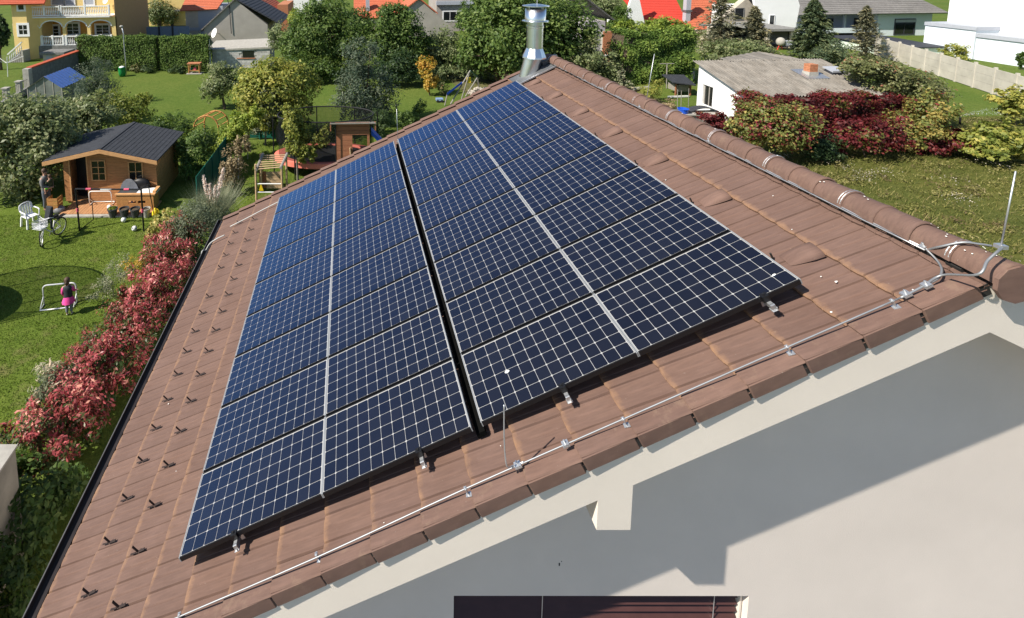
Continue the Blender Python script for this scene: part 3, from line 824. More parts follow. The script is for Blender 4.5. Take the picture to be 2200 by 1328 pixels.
def plant(name, label, cat, base, bl, n, size, m, asp=.5, clump=.34, shell=.62, tr=0.06, yo=0.0, dep=1.0, group=None, flat=1.0, tshift=0.5, tvar=.2, tcl=.12, bark=None, branches=6, jit=.5, zb=0.0, crown='crown', top_light=0.0):
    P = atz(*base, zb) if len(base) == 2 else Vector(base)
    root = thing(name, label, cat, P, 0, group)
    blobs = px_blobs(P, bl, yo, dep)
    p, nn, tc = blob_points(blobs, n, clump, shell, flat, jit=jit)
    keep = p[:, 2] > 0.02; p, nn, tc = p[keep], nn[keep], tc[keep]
    tint = tshift + tcl * tc + RNG.normal(size=len(p)) * tvar + top_light * (nn[:, 2] - .4)  # leaves facing up tinted lighter, light from above put into the colour
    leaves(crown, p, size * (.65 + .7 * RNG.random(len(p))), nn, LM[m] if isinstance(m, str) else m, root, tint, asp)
    if tr: trunk(root, P, blobs, tr, bark, branches)
    return root, blobs
def conifer(name, label, base, top_px, wpx, m='spruce', n=9000, size=.3, group=None, ragged=.25, droop=.35, bare=0.06, zb=0, cat='tree', lean=0, bark=None):
    P = atz(*base, zb); t = aty(*top_px, P.y); H = t.z - P.z; Rm = wpx * mpp(aty(base[0], (base[1] + top_px[1]) / 2, P.y))
    root = thing(name, label, cat, P, 0, group)
    nb = int(70 + H * 12); c, along, nr, tn = [], [], [], []
    per = max(20, n // nb); mb = MB()
    ax = lambda f: Vector((P.x + (t.x - P.x) * f, P.y, P.z + H * f))
    mb.tube([ax(0) - Vector((0, 0, .1)), ax(.5), ax(.98)], [.05 + H * .018, .03 + H * .01, .012], 7)
    for i in range(nb):
        f = bare + (1 - bare) * ((i + RNG.random()) / nb) ** .85
        L = Rm * (1 - f) ** .8 * (1 - ragged + ragged * 1.6 * RNG.random()) + Rm * .05
        a = i * 2.399 + RNG.normal() * .3
        d = np.array([math.cos(a), math.sin(a), 0]); s0 = np.array(ax(f))
        q = RNG.random(per) ** .7
        dr = -droop * L * q ** 1.3 + .12 * L * q ** 3
        p = s0 + d * (L * q)[:, None] + np.stack([0 * q, 0 * q, dr], 1)
        side = np.array([-d[1], d[0], 0]); p = p + side * (RNG.normal(size=per) * L * .16 * (1.1 - q))[:, None] + RNG.normal(size=(per, 3)) * size * .22
        c.append(p); along.append(d + side * RNG.normal(size=per)[:, None] * .6 + np.array([0, 0, -.35]))
        nr.append(norm(np.array([0, 0, 1.0]) + RNG.normal(size=(per, 3)) * .55)); tn.append(np.full(per, .45 + RNG.normal() * .13) + .25 * q)
        e = Vector(s0) + Vector(d) * L * .8 + Vector((0, 0, -droop * L * .6))
        if i % 3 == 0: mb.tube([Vector(s0), e], [.012 + L * .012, .005], 4, caps=False)
    c = np.concatenate(c); k = len(c)
    leaves('crown', c, size * (.6 + .8 * RNG.random(k)), np.concatenate(nr), LM[m], root, np.concatenate(tn) + RNG.normal(size=k) * .15, .3, np.concatenate(along))
    mb.build('trunk', bark or M_BARK, root, True)
    return root
def blades(name, pts, h, m, parent=None, tint=None, width=.012, lean=.35, kind='stuff'):
    N = len(pts); a = RNG.random(N) * 6.283
    d = np.stack([np.cos(a), np.sin(a), 0 * a], 1); w_ = np.stack([-np.sin(a + .6), np.cos(a + .6), 0 * a], 1) * (width * (.6 + .8 * RNG.random(N)))[:, None]
    ln = (lean * RNG.random(N) * h)[:, None]
    co = np.empty((N, 3, 3)); co[:, 0] = pts - w_; co[:, 1] = pts + w_; co[:, 2] = pts + d * ln + np.stack([0 * a, 0 * a, h], 1)
    me = bpy.data.meshes.new(name)
    me.vertices.add(3 * N); me.vertices.foreach_set('co', co.astype(np.float32).ravel())
    me.loops.add(3 * N); me.loops.foreach_set('vertex_index', np.arange(3 * N, dtype=np.int32))
    me.polygons.add(N); me.polygons.foreach_set('loop_start', np.arange(0, 3 * N, 3, dtype=np.int32))
    at = me.attributes.new('tint', 'FLOAT', 'FACE'); at.data.foreach_set('value', np.clip(tint if tint is not None else .5 + RNG.normal(size=N) * .2, 0, 1).astype(np.float32))
    me.update(calc_edges=True); me.materials.append(LM[m])
    o = bpy.data.objects.new(name, me); put(o, parent, True)
    if kind: o['kind'] = kind
    return o

# ------------------------------------------------------------------ ground
def ground_mat(name, stops, big, bscale=25, bstr=.6, patch=None):
    t = NT(name); t.set(.95, 0, .1); co = t.pos()
    a = t.noise(co, 3.2, 6, .7); c = t.ramp(a, stops)
    b = t.ramp(t.noise(co, .16, 4, .6), big); c = t.mix(1.0, c, b, 'MULTIPLY')
    d = t.ramp(t.noise(co, 14, 4, .7), [(.3, (.72, .74, .7)), (.7, (1.22, 1.2, 1.2))]); c = t.mix(1.0, c, d, 'MULTIPLY')
    if patch:
        f = t.ramp(t.noise(co, patch[1], 5, .65), [(patch[2], (0, 0, 0)), (patch[2] + .12, (1, 1, 1))]); c = t.mix(f, c, patch[0])
    t.col(c); t.bump(t.noise(co, bscale, 4, .7), bstr, .06); return t.m
M_LAWN = ground_mat('lawn_grass', [(.3, (.08, .125, .016)), (.5, (.115, .166, .026)), (.72, (.15, .195, .037))], [(.35, (.82, .86, .8)), (.65, (1.12, 1.05, 1.05))], patch=((.15, .15, .05), .9, .56))
M_LAWN2 = ground_mat('pale_lawn_grass', [(.3, (.075, .115, .02)), (.5, (.10, .145, .028)), (.72, (.135, .165, .04))], [(.35, (.82, .9, .8)), (.65, (1.12, 1.03, 1.05))])
M_MEAD = ground_mat('meadow_ground', [(.3, (.06, .075, .016)), (.5, (.10, .112, .027)), (.72, (.16, .15, .05))], [(.35, (.8, .85, .8)), (.65, (1.1, 1.05, 1.0))], 12, .9)
M_SOIL = ground_mat('soil', [(.3, (.06, .045, .03)), (.6, (.11, .085, .06))], [(.35, (.8, .8, .8)), (.65, (1.1, 1.1, 1.1))])
M_YARD = ground_mat('yard_ground', [(.3, (.085, .10, .035)), (.5, (.13, .125, .055)), (.72, (.19, .165, .09))], [(.35, (.8, .85, .8)), (.65, (1.1, 1.05, 1.0))])
M_GRAVEL = ground_mat('pale_gravel', [(.3, (.17, .165, .165)), (.5, (.205, .20, .20)), (.72, (.24, .235, .235))], [(.35, (.9, .9, .9)), (.65, (1.05, 1.05, 1.05))])
def sheet(name, ring, z, m):
    mb = MB(); mb.poly(*[(x, y, z) for x, y in ring]); o = mb.build(name, m, None, fix=False); prop(o, kind='structure'); return o
sheet('ground', [(-500, -300), (500, -300), (500, 800), (-500, 800)], -0.012, M_LAWN2)
sheet('lawn', [(-14, -2), (-5.6, -2), (-5.4, 15.6), (-6.2, 16.5), (-14, 16.4)], -0.004, M_LAWN)
sheet('side_lawn', [(-4.3, 15.5), (3.0, 11.0), (6, 24), (-2, 27), (-3.9, 22)], -0.004, M_LAWN)
sheet('meadow', [(15.5, -8), (70, -8), (75, 27), (44, 27), (22, 26), (15.5, 24)], -0.004, M_MEAD)
sheet('bounce_gravel', [(-9, -40), (30, -40), (30, -1.2), (15.3, -1.2), (15.3, 9), (-3.2, 9), (-3.2, -1.2), (-9, -1.2)], -0.005, M_GRAVEL)  # unseen gravel added to keep green bounce off the gable wall
sheet('yard', [(12, 24.2), (22, 26.2), (24.6, 28), (24.6, 34), (22, 44), (10, 44)], -0.003, M_YARD)
# ------------------------------------------------------------------ wood and paint
def wood(name, c, stretch=(1, 1, 1), rough=.7, var=.22, sc=9):
    return mat(name, c, rough, var=var, scale=sc, stretch=stretch, bump=.15, bscale=30, rnd=.10)
M_LOG = wood('honey_wood', (.40, .19, .075), (.4, .4, 3))
M_LOGL = wood('light_fascia', (.55, .30, .13), (.5, .5, 3))
M_DECKW = wood('deck_wood', (.42, .215, .10), (4, .3, 1))
M_REDW = wood('red_brown_wood', (.28, .115, .06), (.4, .4, 3))
M_GREYW = wood('weathered_wood', (.26, .24, .21), (2, 2, 2))
M_PALEW = wood('pale_wood', (.45, .31, .18), (.6, .6, 2))
M_ORNW = wood('orange_wood', (.46, .22, .07), (2, 2, 2))
M_FELT = mat('roof_felt', (.034, .037, .044), .85, var=.22, scale=5, bump=.3, bscale=90)
M_GLASSD = mat('dark_pane', (.012, .014, .016), .08, spec=.6, var=.2)
M_BLK = mat('black_metal', (.014, .014, .016), .45, .2)
M_WHT = mat('white_paint', (.78, .78, .76), .4, var=.04)
M_WPL = mat('white_plastic', (.76, .77, .78), .35, var=.03)
M_PINK = mat('pink_foam', (.62, .09, .16), .7)
M_CONC = mat('concrete', (.36, .34, .30), .92, var=.16, scale=5, bump=.3, bscale=60)
M_CONCG = mat('grey_concrete', (.22, .215, .20), .92, var=.2, scale=5, bump=.3, bscale=60)
M_POT = mat('grey_pot', (.055, .057, .06), .55)
M_YEL = mat('yellow_plastic', (.72, .52, .02), .4)
M_BLUEP = mat('blue_plastic', (.015, .09, .55), .35)
M_GRNNET = mat('green_screen', (.006, .10, .075), .6, var=.25, scale=3)
M_SALM = mat('salmon_pad', (.78, .22, .16), .5, var=.08)
M_RUB = mat('black_rubber', (.016, .016, .017), .7)
M_STEEL = mat('galvanised_steel', (.5, .51, .52), .4, .75)
M_SKIN = mat('skin', (.50, .28, .20), .6, var=.05)
M_HAIRB = mat('brown_hair', (.075, .045, .028), .6)
def net_mat(name, c, alpha):
    t = NT(name); t.set(.8, 0, .1); t.col(c)
    tr = t.new('ShaderNodeBsdfTransparent'); mx = t.new('ShaderNodeMixShader'); mx.inputs[0].default_value = alpha
    t.link(tr.outputs[0], mx.inputs[1]); t.link(t.p.outputs[0], mx.inputs[2]); t.link(mx.outputs[0], t.out.inputs[0]); return t.m
M_NET = net_mat('dark_netting', (.012, .014, .014), .42)

# ------------------------------------------------------------------ timber garden shed
YF = 16.1
eL, ap, eR = aty(92.5, 350, YF), aty(214, 320, YF), aty(338, 342, YF)
ez = (eL.z + eR.z) / 2
YB2 = YF + 3.5
XA, XB, XM = eL.x, eR.x, ap.x
shed = thing('garden_shed', 'honey coloured timber garden shed with a dark felt gable roof and small deck', 'shed', ((XA + XB) / 2, YF + 1.9, 0))
wa, wb, YW = XA + .55, XB - .28, YF + .5
dxa, dxb = aty(157, 440, YW).x, aty(192, 440, YW).x
zt = lambda x: (ez + (ap.z - ez) * (1 - abs(x - XM) / ((XB - XA) / 2)) - .07)
def boards(x0, x1, y, z1f, zlo=.1):
    m = MB(); z = zlo
    while True:
        h = .125; xs0, xs1 = x0, x1
        if z + h > min(z1f(x0), z1f(x1)):
            top0, top1 = z1f(x0), z1f(x1)
            # gable triangle part
            if z + h > max(z1f(XM) if x0 < XM < x1 else max(top0, top1), .1): break
            sl = (ap.z - ez) / ((XB - XA) / 2)
            xs0 = max(x0, XM - (zt(XM) - (z + h)) / sl); xs1 = min(x1, XM + (zt(XM) - (z + h)) / sl)
            if xs1 - xs0 < .15: break
        m.box(xs0, xs1, y, y + .045, z + .004, z + h - .004); m.box(xs0, xs1, y + .012, y + .04, z - .004, z + .006)
        z += h
    return m
for a, b in ((wa, dxa), (dxb, wb)):
    prop(boards(a, b, YW, zt).build('log_wall', M_LOG, shed, True), kind='stuff')
m = MB()
for i in range(int((ez - .15) / .125)):
    z = .1 + i * .125
    m.box(wb - .05, wb, YW + .05, YB2 - .25, z + .004, z + .121); m.box(wb - .045, wb - .01, YW + .05, YB2 - .25, z - .004, z + .006)
    m.box(wa, wa + .05, YW + .05, YB2 - .25, z + .004, z + .121); m.box(wa, wb, YB2 - .3, YB2 - .25, z + .004, z + .121)
prop(m.build('side_wall', M_LOG, shed, True), kind='stuff')
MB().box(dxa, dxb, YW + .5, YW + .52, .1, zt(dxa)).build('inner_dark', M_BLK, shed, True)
MB().box(wa + .05, wb - .05, YW + .05, YB2 - .3, .0, .1).build('floor_boards', M_LOG, shed, True)
m = MB(); m.box(dxa - .06, dxa, YW - .02, YW + .07, .1, zt(dxa)); m.box(dxb, dxb + .06, YW - .02, YW + .07, .1, zt(dxb)); m.build('door_frame', M_LOGL, shed, True)
def pane_win(parent, x0, x1, z0, z1, y, nx, nz, name='window', mf=M_LOGL, mg=M_GLASSD, fw=.05, bar=.03, dep=.04):
    m = MB(); m.box(x0 - fw, x0, y - dep, y, z0 - fw, z1 + fw); m.box(x1, x1 + fw, y - dep, y, z0 - fw, z1 + fw); m.box(x0, x1, y - dep, y, z1, z1 + fw); m.box(x0, x1, y - dep, y, z0 - fw, z0)
    for i in range(1, nx): x = x0 + (x1 - x0) * i / nx; m.box(x - bar / 2, x + bar / 2, y - dep * .8, y, z0, z1)
    for i in range(1, nz): z = z0 + (z1 - z0) * i / nz; m.box(x0, x1, y - dep * .7, y - .002, z - bar / 2, z + bar / 2)
    w_ = m.build(name, mf, parent, True)
    for i in range(nx):
        for j in range(nz):
            MB().box(x0 + (x1 - x0) * i / nx, x0 + (x1 - x0) * (i + 1) / nx, y - .012, y - .003, z0 + (z1 - z0) * j / nz, z0 + (z1 - z0) * (j + 1) / nz).build('pane', mg, w_, True)
    return w_
q0, q1 = aty(200, 386, YW), aty(224, 346, YW); pane_win(shed, q0.x, q1.x, q0.z, q1.z, YW, 2, 3, 'door_window')
q0, q1 = aty(280, 388, YW), aty(304, 349, YW); pane_win(shed, q0.x, q1.x, q0.z, q1.z, YW, 2, 2)
# roof slopes with overlapping felt courses, fascia boards
sl_len = math.hypot(XB - XM, ap.z - ez)
for sgn, xe in ((-1, XA), (1, XB)):
    m = MB(); nC = 13
    for i in range(nC):
        f0, f1 = i / nC, (i + 1.12) / nC
        def P_(f, dz): x = XM + (xe - XM) * min(f, 1.0); return x, ap.z + (ez - ap.z) * min(f, 1.0) + dz
        xa_, za_ = P_(f0, .012); xb_, zb_ = P_(f1, .024)
        m.hexa([(xa_, YF - .06, za_ - .05), (xb_, YF - .06, zb_ - .06), (xb_, YB2, zb_ - .06), (xa_, YB2, za_ - .05), (xa_, YF - .06, za_), (xb_, YF - .06, zb_), (xb_, YB2, zb_), (xa_, YB2, za_)])
    prop(m.build('roof_slope', M_FELT, shed, True), kind='stuff')
    m = MB(); y = YF - .085
    m.hexa([(XM, y, ap.z - .17), (xe, y, ez - .17), (xe, y + .02, ez - .17), (XM, y + .02, ap.z - .17), (XM, y, ap.z - .0), (xe, y, ez + .0), (xe, y + .02, ez), (XM, y + .02, ap.z)])
    m.build('fascia_board', M_LOGL, shed, True)
MB().box(XM - .08, XM + .08, YF - .06, YB2, ap.z + .012, ap.z + .03).build('ridge_strip', M_FELT, shed, True)
m = MB(); m.bar((wb, YW - .02, ez - .5), (wb + .22, YW - .02, ez - .1), .05); m.build('eave_brace', M_LOG, shed, True)
# deck in front
dk = thing('deck', 'small timber deck before the garden shed with boards laid crosswise', 'deck', ((wa + wb) / 2, 15.95, 0))
x = XA + .9
bp = None
while x < wb + .1:
    m = MB().box(0, .125, 15.5, YW, .03, .085)
    if bp is None: bp = m.build('deck_board', M_DECKW, dk, True); bp.location.x += x
    else:
        o = bp.copy(); COL.objects.link(o); o.location.x = bp.location.x + (x - (XA + .9))
    x += .135
MB().box(XA + .85, wb + .15, 15.32, 15.5, 0, .06).build('concrete_kerb', M_CONC, dk, True)

# ------------------------------------------------------------------ things around the shed
bench = thing('play_kitchen', 'wooden play kitchen counter with a pale top on the shed deck', 'play kitchen', (aty(290, 446, 15.95).x, 16.0, .085))
k0, k1 = aty(251, 446, 15.8), aty(329, 419, 15.8)
zc = max(k1.z, .62)
m = MB(); 
hx = [(k0.x + (k1.x - k0.x) * f) for f in (0, .32, .52, .58, .78, 1)]
zlo, zh0, zh1 = .09, .36, .48
m.box(hx[0], hx[5], 15.8, 15.83, zlo, zh0); m.box(hx[0], hx[5], 15.8, 15.83, zh1, zc); m.box(hx[0], hx[1], 15.8, 15.83, zh0, zh1); m.box(hx[2], hx[3], 15.8, 15.83, zh0, zh1); m.box(hx[4], hx[5], 15.8, 15.83, zh0, zh1)
m.build('front_panel', M_ORNW, bench, True)
m = MB(); m.box(hx[0], hx[0] + .03, 15.83, 16.35, zlo, zc); m.box(hx[5] - .03, hx[5], 15.83, 16.35, zlo, zc); m.build('side_panel', M_ORNW, bench, True)
MB().box(hx[0] - .05, hx[5] + .08, 15.77, 15.9, zc, zc + .05).build('counter_edge', M_LOGL, bench, True)
MB().box(hx[2], hx[5] + .08, 15.9, 16.4, zc + .0, zc + .045).build('counter_top', M_WHT, bench, True)
MB().box(hx[0], hx[2], 15.9, 16.4, zc, zc + .04).build('dark_hob', M_POT, bench, True)
MB().box(hx[5] - .06, hx[5] + .08, 15.9, 16.4, zc + .045, zc + .12).build('back_rail', M_LOGL, bench, True)
t = thing('barbecue', 'black kettle barbecue with a rounded lid by the shed window', 'barbecue', (aty(303, 392, 16.42).x, 16.42, .085))
m = MB(); m.ball((0, 0, .86), .36, 14, 8, (1.15, .45, .75)); m.build('lid', M_BLK, t, smooth=True)
m = MB(); [m.tube([(.15 * math.cos(a), .15 * math.sin(a), .58), (.25 * math.cos(a), .2 * math.sin(a), 0)], .015, 6) for a in (0.3, 2.4, 4.5)]; m.build('leg', M_BLK, t)
t = thing('plastic_stool', 'grey plastic chair with a rounded back standing on the deck', 'chair', (aty(277, 410, 16.2).x, 16.08, .085)); t.scale = (1.25, 1, 1.42)
m = MB(); ring = [(.32 * math.cos(a), .16, .42 + .40 * math.sin(a)) for a in np.linspace(0, math.pi, 11)]
m.prism(ring, (0, .035, .0)); m.build('backrest', mat('grey_plastic', (.2, .21, .24), .5), t)
MB().box(-.24, .24, -.24, .16, .38, .42).build('seat', MATS['grey_plastic'], t)
for a, b in ((-.2, -.2), (.2, -.2), (-.2, .15), (.2, .15)): MB().cbox(a, b, .19, .05, .05, .38).build('leg', MATS['grey_plastic'], t)
def hoop_goal(name, label, c, w, h, dep, r, m_, rot=0, group=None):
    t = thing(name, label, 'football goal', c, rot, group); m = MB(); rr = .12
    pts = [(-w / 2, 0, 0), (-w / 2, 0, h - rr)] + [(-w / 2 + rr - rr * math.cos(a), 0, h - rr + rr * math.sin(a)) for a in (.5, 1.05)] + [(-w / 2 + rr, 0, h), (w / 2 - rr, 0, h)] + [(w / 2 - rr + rr * math.sin(a), 0, h - rr + rr * math.cos(a)) for a in (.5, 1.05)] + [(w / 2, 0, h - rr), (w / 2, 0, 0)]
    m.tube(pts, r, 8); m.build('hoop', m_, t, smooth=True)
    m = MB(); m.tube([(-w / 2, 0, r), (-w / 2, dep, r), (w / 2, dep, r), (w / 2, 0, r)], r * .9, 8); m.tube([(-w / 2, dep, r), (-w / 2, 0, h * .45)], r * .7, 6); m.tube([(w / 2, dep, r), (w / 2, 0, h * .45)], r * .7, 6)
    m.build('ground_frame', m_, t, smooth=True); return t
p0, p1 = aty(193, 441, 16.2), aty(241, 441, 16.2)
hoop_goal('small_goal', 'small white tube goal leaning by the shed door on the deck', ((p0.x + p1.x) / 2, 16.2, .09), p1.x - p0.x, aty(217, 411, 16.2).z - .09, .3, .022, M_WHT, 0, 'small white tube goals')
g0, g1 = atz(95, 655), atz(166, 648)
hoop_goal('small_goal', 'small white tube goal on the lawn in front of the girl', ((g0.x + g1.x) / 2, (g0.y + g1.y) / 2, 0), (g1 - g0).length, .64, -.28, .022, M_WHT, math.atan2(g1.y - g0.y, g1.x - g0.x), 'small white tube goals')
# larger black goal
G0, G1 = atz(171, 495), atz(309, 497); gh = aty(165, 406, G0.y).z; gd_ = .85
goal = thing('football_goal', 'black steel football goal with pink foam sleeves on the lawn before the shed', 'football goal', (G0 + G1) / 2)
m = MB(); tl, tr_ = Vector((G0.x - .03, G0.y, gh)), Vector((G1.x - .0, G1.y, gh)); m.tube([G0, tl], .035, 8); m.build('post', M_BLK, goal, True)
m = MB(); m.tube([G1, tr_], .035, 8); m.build('post', M_BLK, goal, True)
m = MB(); m.tube([tl, tr_], .035, 8); m.build('crossbar', M_BLK, goal, True)
m = MB()
for a, tp in ((G0, tl), (G1, tr_)):
    b = a + Vector((.12, gd_, 0)); t_ = tp + Vector((.1, .45, 0)) if a is G1 else b + Vector((0, 0, .72)); 
    m.tube([a, b], .018, 6); m.tube([b, t_], .018, 6)
    if a is G1: m.tube([tp, t_], .018, 6)
m.build('rear_frame', M_BLK, goal, True)
for f, a, b in ((.2, tl, tr_), (.78, tl, tr_)):
    c = a.lerp(b, f); MB().tube([c - Vector((.1, 0, 0)), c + Vector((.1, 0, 0))], .045, 8).build('foam_sleeve', M_PINK, goal, True)
for a, b in ((G0, tl), (G1, tr_)):
    c = a.lerp(b, .5); MB().tube([c - Vector((0, 0, .07)), c + Vector((0, 0, .07))], .05, 8).build('foam_sleeve', M_PINK, goal, True)
c = tl.lerp(tr_, .47); MB().box(c.x - .22, c.x + .22, c.y - .038, c.y - .034, c.z - .02, c.z + .03).build('white_sticker', M_WHT, goal, True)
M_BALL = mat('ball_white', (.7, .7, .68), .45, var=.1, scale=14)
for (x, y), l in (((266, 472), 'plain white ball lying under the goal crossbar in front of the pots'), ((289, 491), 'black and white football beside the right goal post')):
    P = atz(x, y + 5); o = MB().ball((0, 0, 0), .105, 14, 10).build('ball', M_BALL, None, smooth=True); o.location = (P.x, P.y, .1); prop(o, l, 'ball', 'balls near the shed')
    if y > 480:
        for i in range(9):
            a, b = i * 2.4, -.8 + i * .2; n_ = Vector((math.cos(a) * math.cos(b), math.sin(a) * math.cos(b), math.sin(b))); t1 = n_.orthogonal().normalized(); t2 = n_.cross(t1)
            mm = MB(); mm.prism([n_ * .104 + (t1 * math.cos(k * 1.2566) + t2 * math.sin(k * 1.2566)) * .03 for k in range(5)], n_ * .003); mm.build('black_patch', M_RUB, o)
P = aty(236, 441, 15.9); o = MB().ball((0, 0, 0), .10, 14, 10).build('ball', M_BALL, None, smooth=True); o.location = (P.x, 15.85, .19); prop(o, 'dirty white ball on the deck behind the leftmost grey pot', 'ball', 'balls near the shed')
for i, (x, w_) in enumerate(((243, .2), (268, .2), (291, .2), (315, .17))):
    P = atz(x, 466); l = ['grey plant pot furthest from the yellow can, with green in it', 'grey plant pot second from the end near the white small goal', 'grey plant pot directly left of the pale pot', 'pale grey pot right beside the yellow can'][i]
    t = thing('plant_pot', l, 'plant pot', (P.x, P.y, 0), 0, 'pots in front of the deck')
    mm = M_POT if i < 3 else M_CONC
    m = MB(); m.lathe([(w_ * .62, 0), (w_ * .98, .33), (w_ * 1.05, .33), (w_ * 1.05, .38), (w_ * .9, .38), (w_ * .88, .32)], n=18, cap=False); m.lathe([(w_ * .6, .0), (w_ * .6, .005)], n=18); m.build('pot', mm, t, smooth=False)
    MB().lathe([(w_ * .88, .31), (w_ * .5, .33), (.001, .335)], n=14).build('soil', M_SOIL, t)
    if i in (0,):
        p, nn, tc = blob_points([(0, 0, .38, .16, .16, .08)], 160); leaves('plant', p, .07 * np.ones(len(p)), nn, LM['lime'], t, .5 + tc * .1, world=False)
P = atz(334, 467)
t = thing('watering_can', 'bright yellow plastic can standing at the end of the pots', 'can', (P.x, P.y, 0))
m = MB(); m.lathe([(.11, 0), (.13, .08), (.125, .26), (.07, .33), (.04, .36), (.04, .40)], n=14); m.build('body', M_YEL, t, smooth=True)
m = MB(); m.tube(smooth_path([(.05, 0, .36), (.13, 0, .34), (.17, 0, .22), (.12, 0, .12)], 4), .016, 6); m.build('handle', M_YEL, t, smooth=True)
# monobloc chair
C = atz(66, 484)
t = thing('garden_chair', 'white plastic garden chair standing on the lawn beside the bicycle', 'chair', (C.x, C.y, 0), R(60))
MB().box(-.22, .22, -.22, .22, .40, .43).build('seat', M_WPL, t, bevel=.01)
for a, b in ((-.21, -.21), (.21, -.21), (-.21, .21), (.21, .21)):
    MB().hexa([(a * 1.15 - .03, b * 1.15 - .03, 0), (a * 1.15 + .03, b * 1.15 - .03, 0), (a * 1.15 + .03, b * 1.15 + .03, 0), (a * 1.15 - .03, b * 1.15 + .03, 0), (a - .03, b - .03, .41), (a + .03, b - .03, .41), (a + .03, b + .03, .41), (a - .03, b + .03, .41)]).build('leg', M_WPL, t)
m = MB()
for i in range(5): x = -.19 + i * .095; m.hexa([(x - .03, .21, .43), (x + .03, .21, .43), (x + .03, .225, .43), (x - .03, .225, .43), (x - .034, .29, .84), (x + .034, .29, .84), (x + .034, .305, .84), (x - .034, .305, .84)])
m.tube(smooth_path([(-.24, .25, .62), (-.23, .3, .8), (-.12, .31, .88), (.12, .31, .88), (.23, .3, .8), (.24, .25, .62)], 4), .022, 6)
m.build('backrest', M_WPL, t)
for s_ in (-1, 1):
    m = MB(); m.tube(smooth_path([(s_ * .24, .25, .64), (s_ * .27, .05, .645), (s_ * .27, -.2, .64), (s_ * .255, -.24, .55), (s_ * .24, -.24, .40)], 4), .024, 6); m.build('armrest', M_WPL, t)
# bicycle
r0, f0 = atz(130, 503), atz(95, 526)
dv_ = (f0 - r0); wbl = dv_.length; ang = math.atan2(dv_.y, dv_.x)
bike = thing('bicycle', 'white city bicycle with front basket and dark child seat parked on the lawn', 'bicycle', (r0.x, r0.y, 0), ang)
WR = .335; wb_ = max(wbl, .86)
def wheel(x, steer):
    e = bpy.data.objects.new('wheel', None); e.location = (x, 0, WR); e.rotation_euler = (0, 0, steer); COL.objects.link(e); e.parent = bike
    MB().torus((0, 0, 0), WR - .02, .021, 30, 6, 'y').build('tyre', M_RUB, e, smooth=True)
    m = MB(); m.torus((0, 0, 0), WR - .045, .011, 30, 5, 'y'); m.tube([(0, -.04, 0), (0, .04, 0)], .02, 8)
    for i in range(14): a = i * .4488; m.tube([(0, .02 * (-1) ** i, 0), ((WR - .045) * math.cos(a), 0, (WR - .045) * math.sin(a))], .0025, 3, caps=False)
    m.build('rim', M_STEEL, e)
wheel(0, 0); wheel(wb_, R(38))
m = MB(); bb = (wb_ * .40, 0, .28); st = (wb_ * .27, 0, .70); hd = (wb_ * .78, 0, .80); hb = (wb_ * .82, 0, .62)
m.tube([bb, st], .02, 7); m.tube(smooth_path([hb, (wb_ * .6, 0, .42), bb], 5), .026, 7); m.tube([hb, hd], .022, 7); m.tube([bb, (0, .05, WR)], .012, 6); m.tube([bb, (0, -.05, WR)], .012, 6); m.tube([st, (0, .05, WR)], .01, 6); m.tube([st, (0, -.05, WR)], .01, 6)
m.tube([hb, (wb_, .05, WR)], .013, 6); m.tube([hb, (wb_, -.05, WR)], .013, 6); m.build('frame', M_WHT, bike, smooth=True)
m = MB(); m.tube(smooth_path([(wb_ * .62, .3, 1.0), (wb_ * .74, .22, 1.03), (wb_ * .78, 0, .98), (wb_ * .74, -.22, 1.03), (wb_ * .62, -.3, 1.0)], 4), .013, 6); m.tube([hd, (wb_ * .78, 0, .98)], .014, 6); m.build('handlebar', M_STEEL, bike)
m = MB(); m.hexa([(st[0] - .14, -.1, .80), (st[0] + .14, -.03, .80), (st[0] + .14, .03, .80), (st[0] - .14, .1, .80), (st[0] - .14, -.1, .88), (st[0] + .14, -.02, .85), (st[0] + .14, .02, .85), (st[0] - .14, .1, .88)]); m.tube([st, (st[0], 0, .8)], .014, 6); m.build('saddle', M_BLK, bike, bevel=.02)
m = MB(); a0, a1 = wb_ * .82, wb_ * .82 + .32
for z in np.linspace(.74, .98, 5): m.tube([(a0, -.2, z), (a1, -.2, z), (a1, .2, z), (a0, .2, z), (a0, -.2, z)], .007, 4)
for i in range(9): y = -.2 + .05 * i; m.tube([(a1, y, .74), (a1, y, .98)], .006, 4); m.tube([(a0, y, .74), (a0, y, .98)], .006, 4); m.tube([(a0, y, .74), (a1, y, .74)], .006, 4)
for i in range(7): x = a0 + .32 * i / 6; m.tube([(x, -.2, .74), (x, -.2, .98)], .006, 4); m.tube([(x, .2, .74), (x, .2, .98)], .006, 4)
m.box(a0 + .02, a1 - .02, -.18, .18, .75, .76); m.build('basket', M_WPL, bike)
m = MB(); m.hexa([(wb_ * .42, -.14, .86), (wb_ * .68, -.12, .9), (wb_ * .68, .12, .9), (wb_ * .42, .14, .86), (wb_ * .40, -.16, 1.34), (wb_ * .5, -.15, 1.36), (wb_ * .5, .15, 1.36), (wb_ * .40, .16, 1.34)])
m.build('child_seat', mat('dark_fabric', (.03, .033, .038), .85, var=.3, scale=20), bike, bevel=.03)
m = MB(); [m.hexa([(wb_ * .56, s * .15 - .05, .5), (wb_ * .62, s * .15 - .05, .5), (wb_ * .62, s * .15 + .05, .5), (wb_ * .56, s * .15 + .05, .5), (wb_ * .54, s * .13 - .04, .9), (wb_ * .62, s * .13 - .04, .9), (wb_ * .62, s * .13 + .04, .9), (wb_ * .54, s * .13 + .04, .9)]) for s in (-1, 1)]
m.build('leg_guard', MATS['dark_fabric'], bike, bevel=.015)
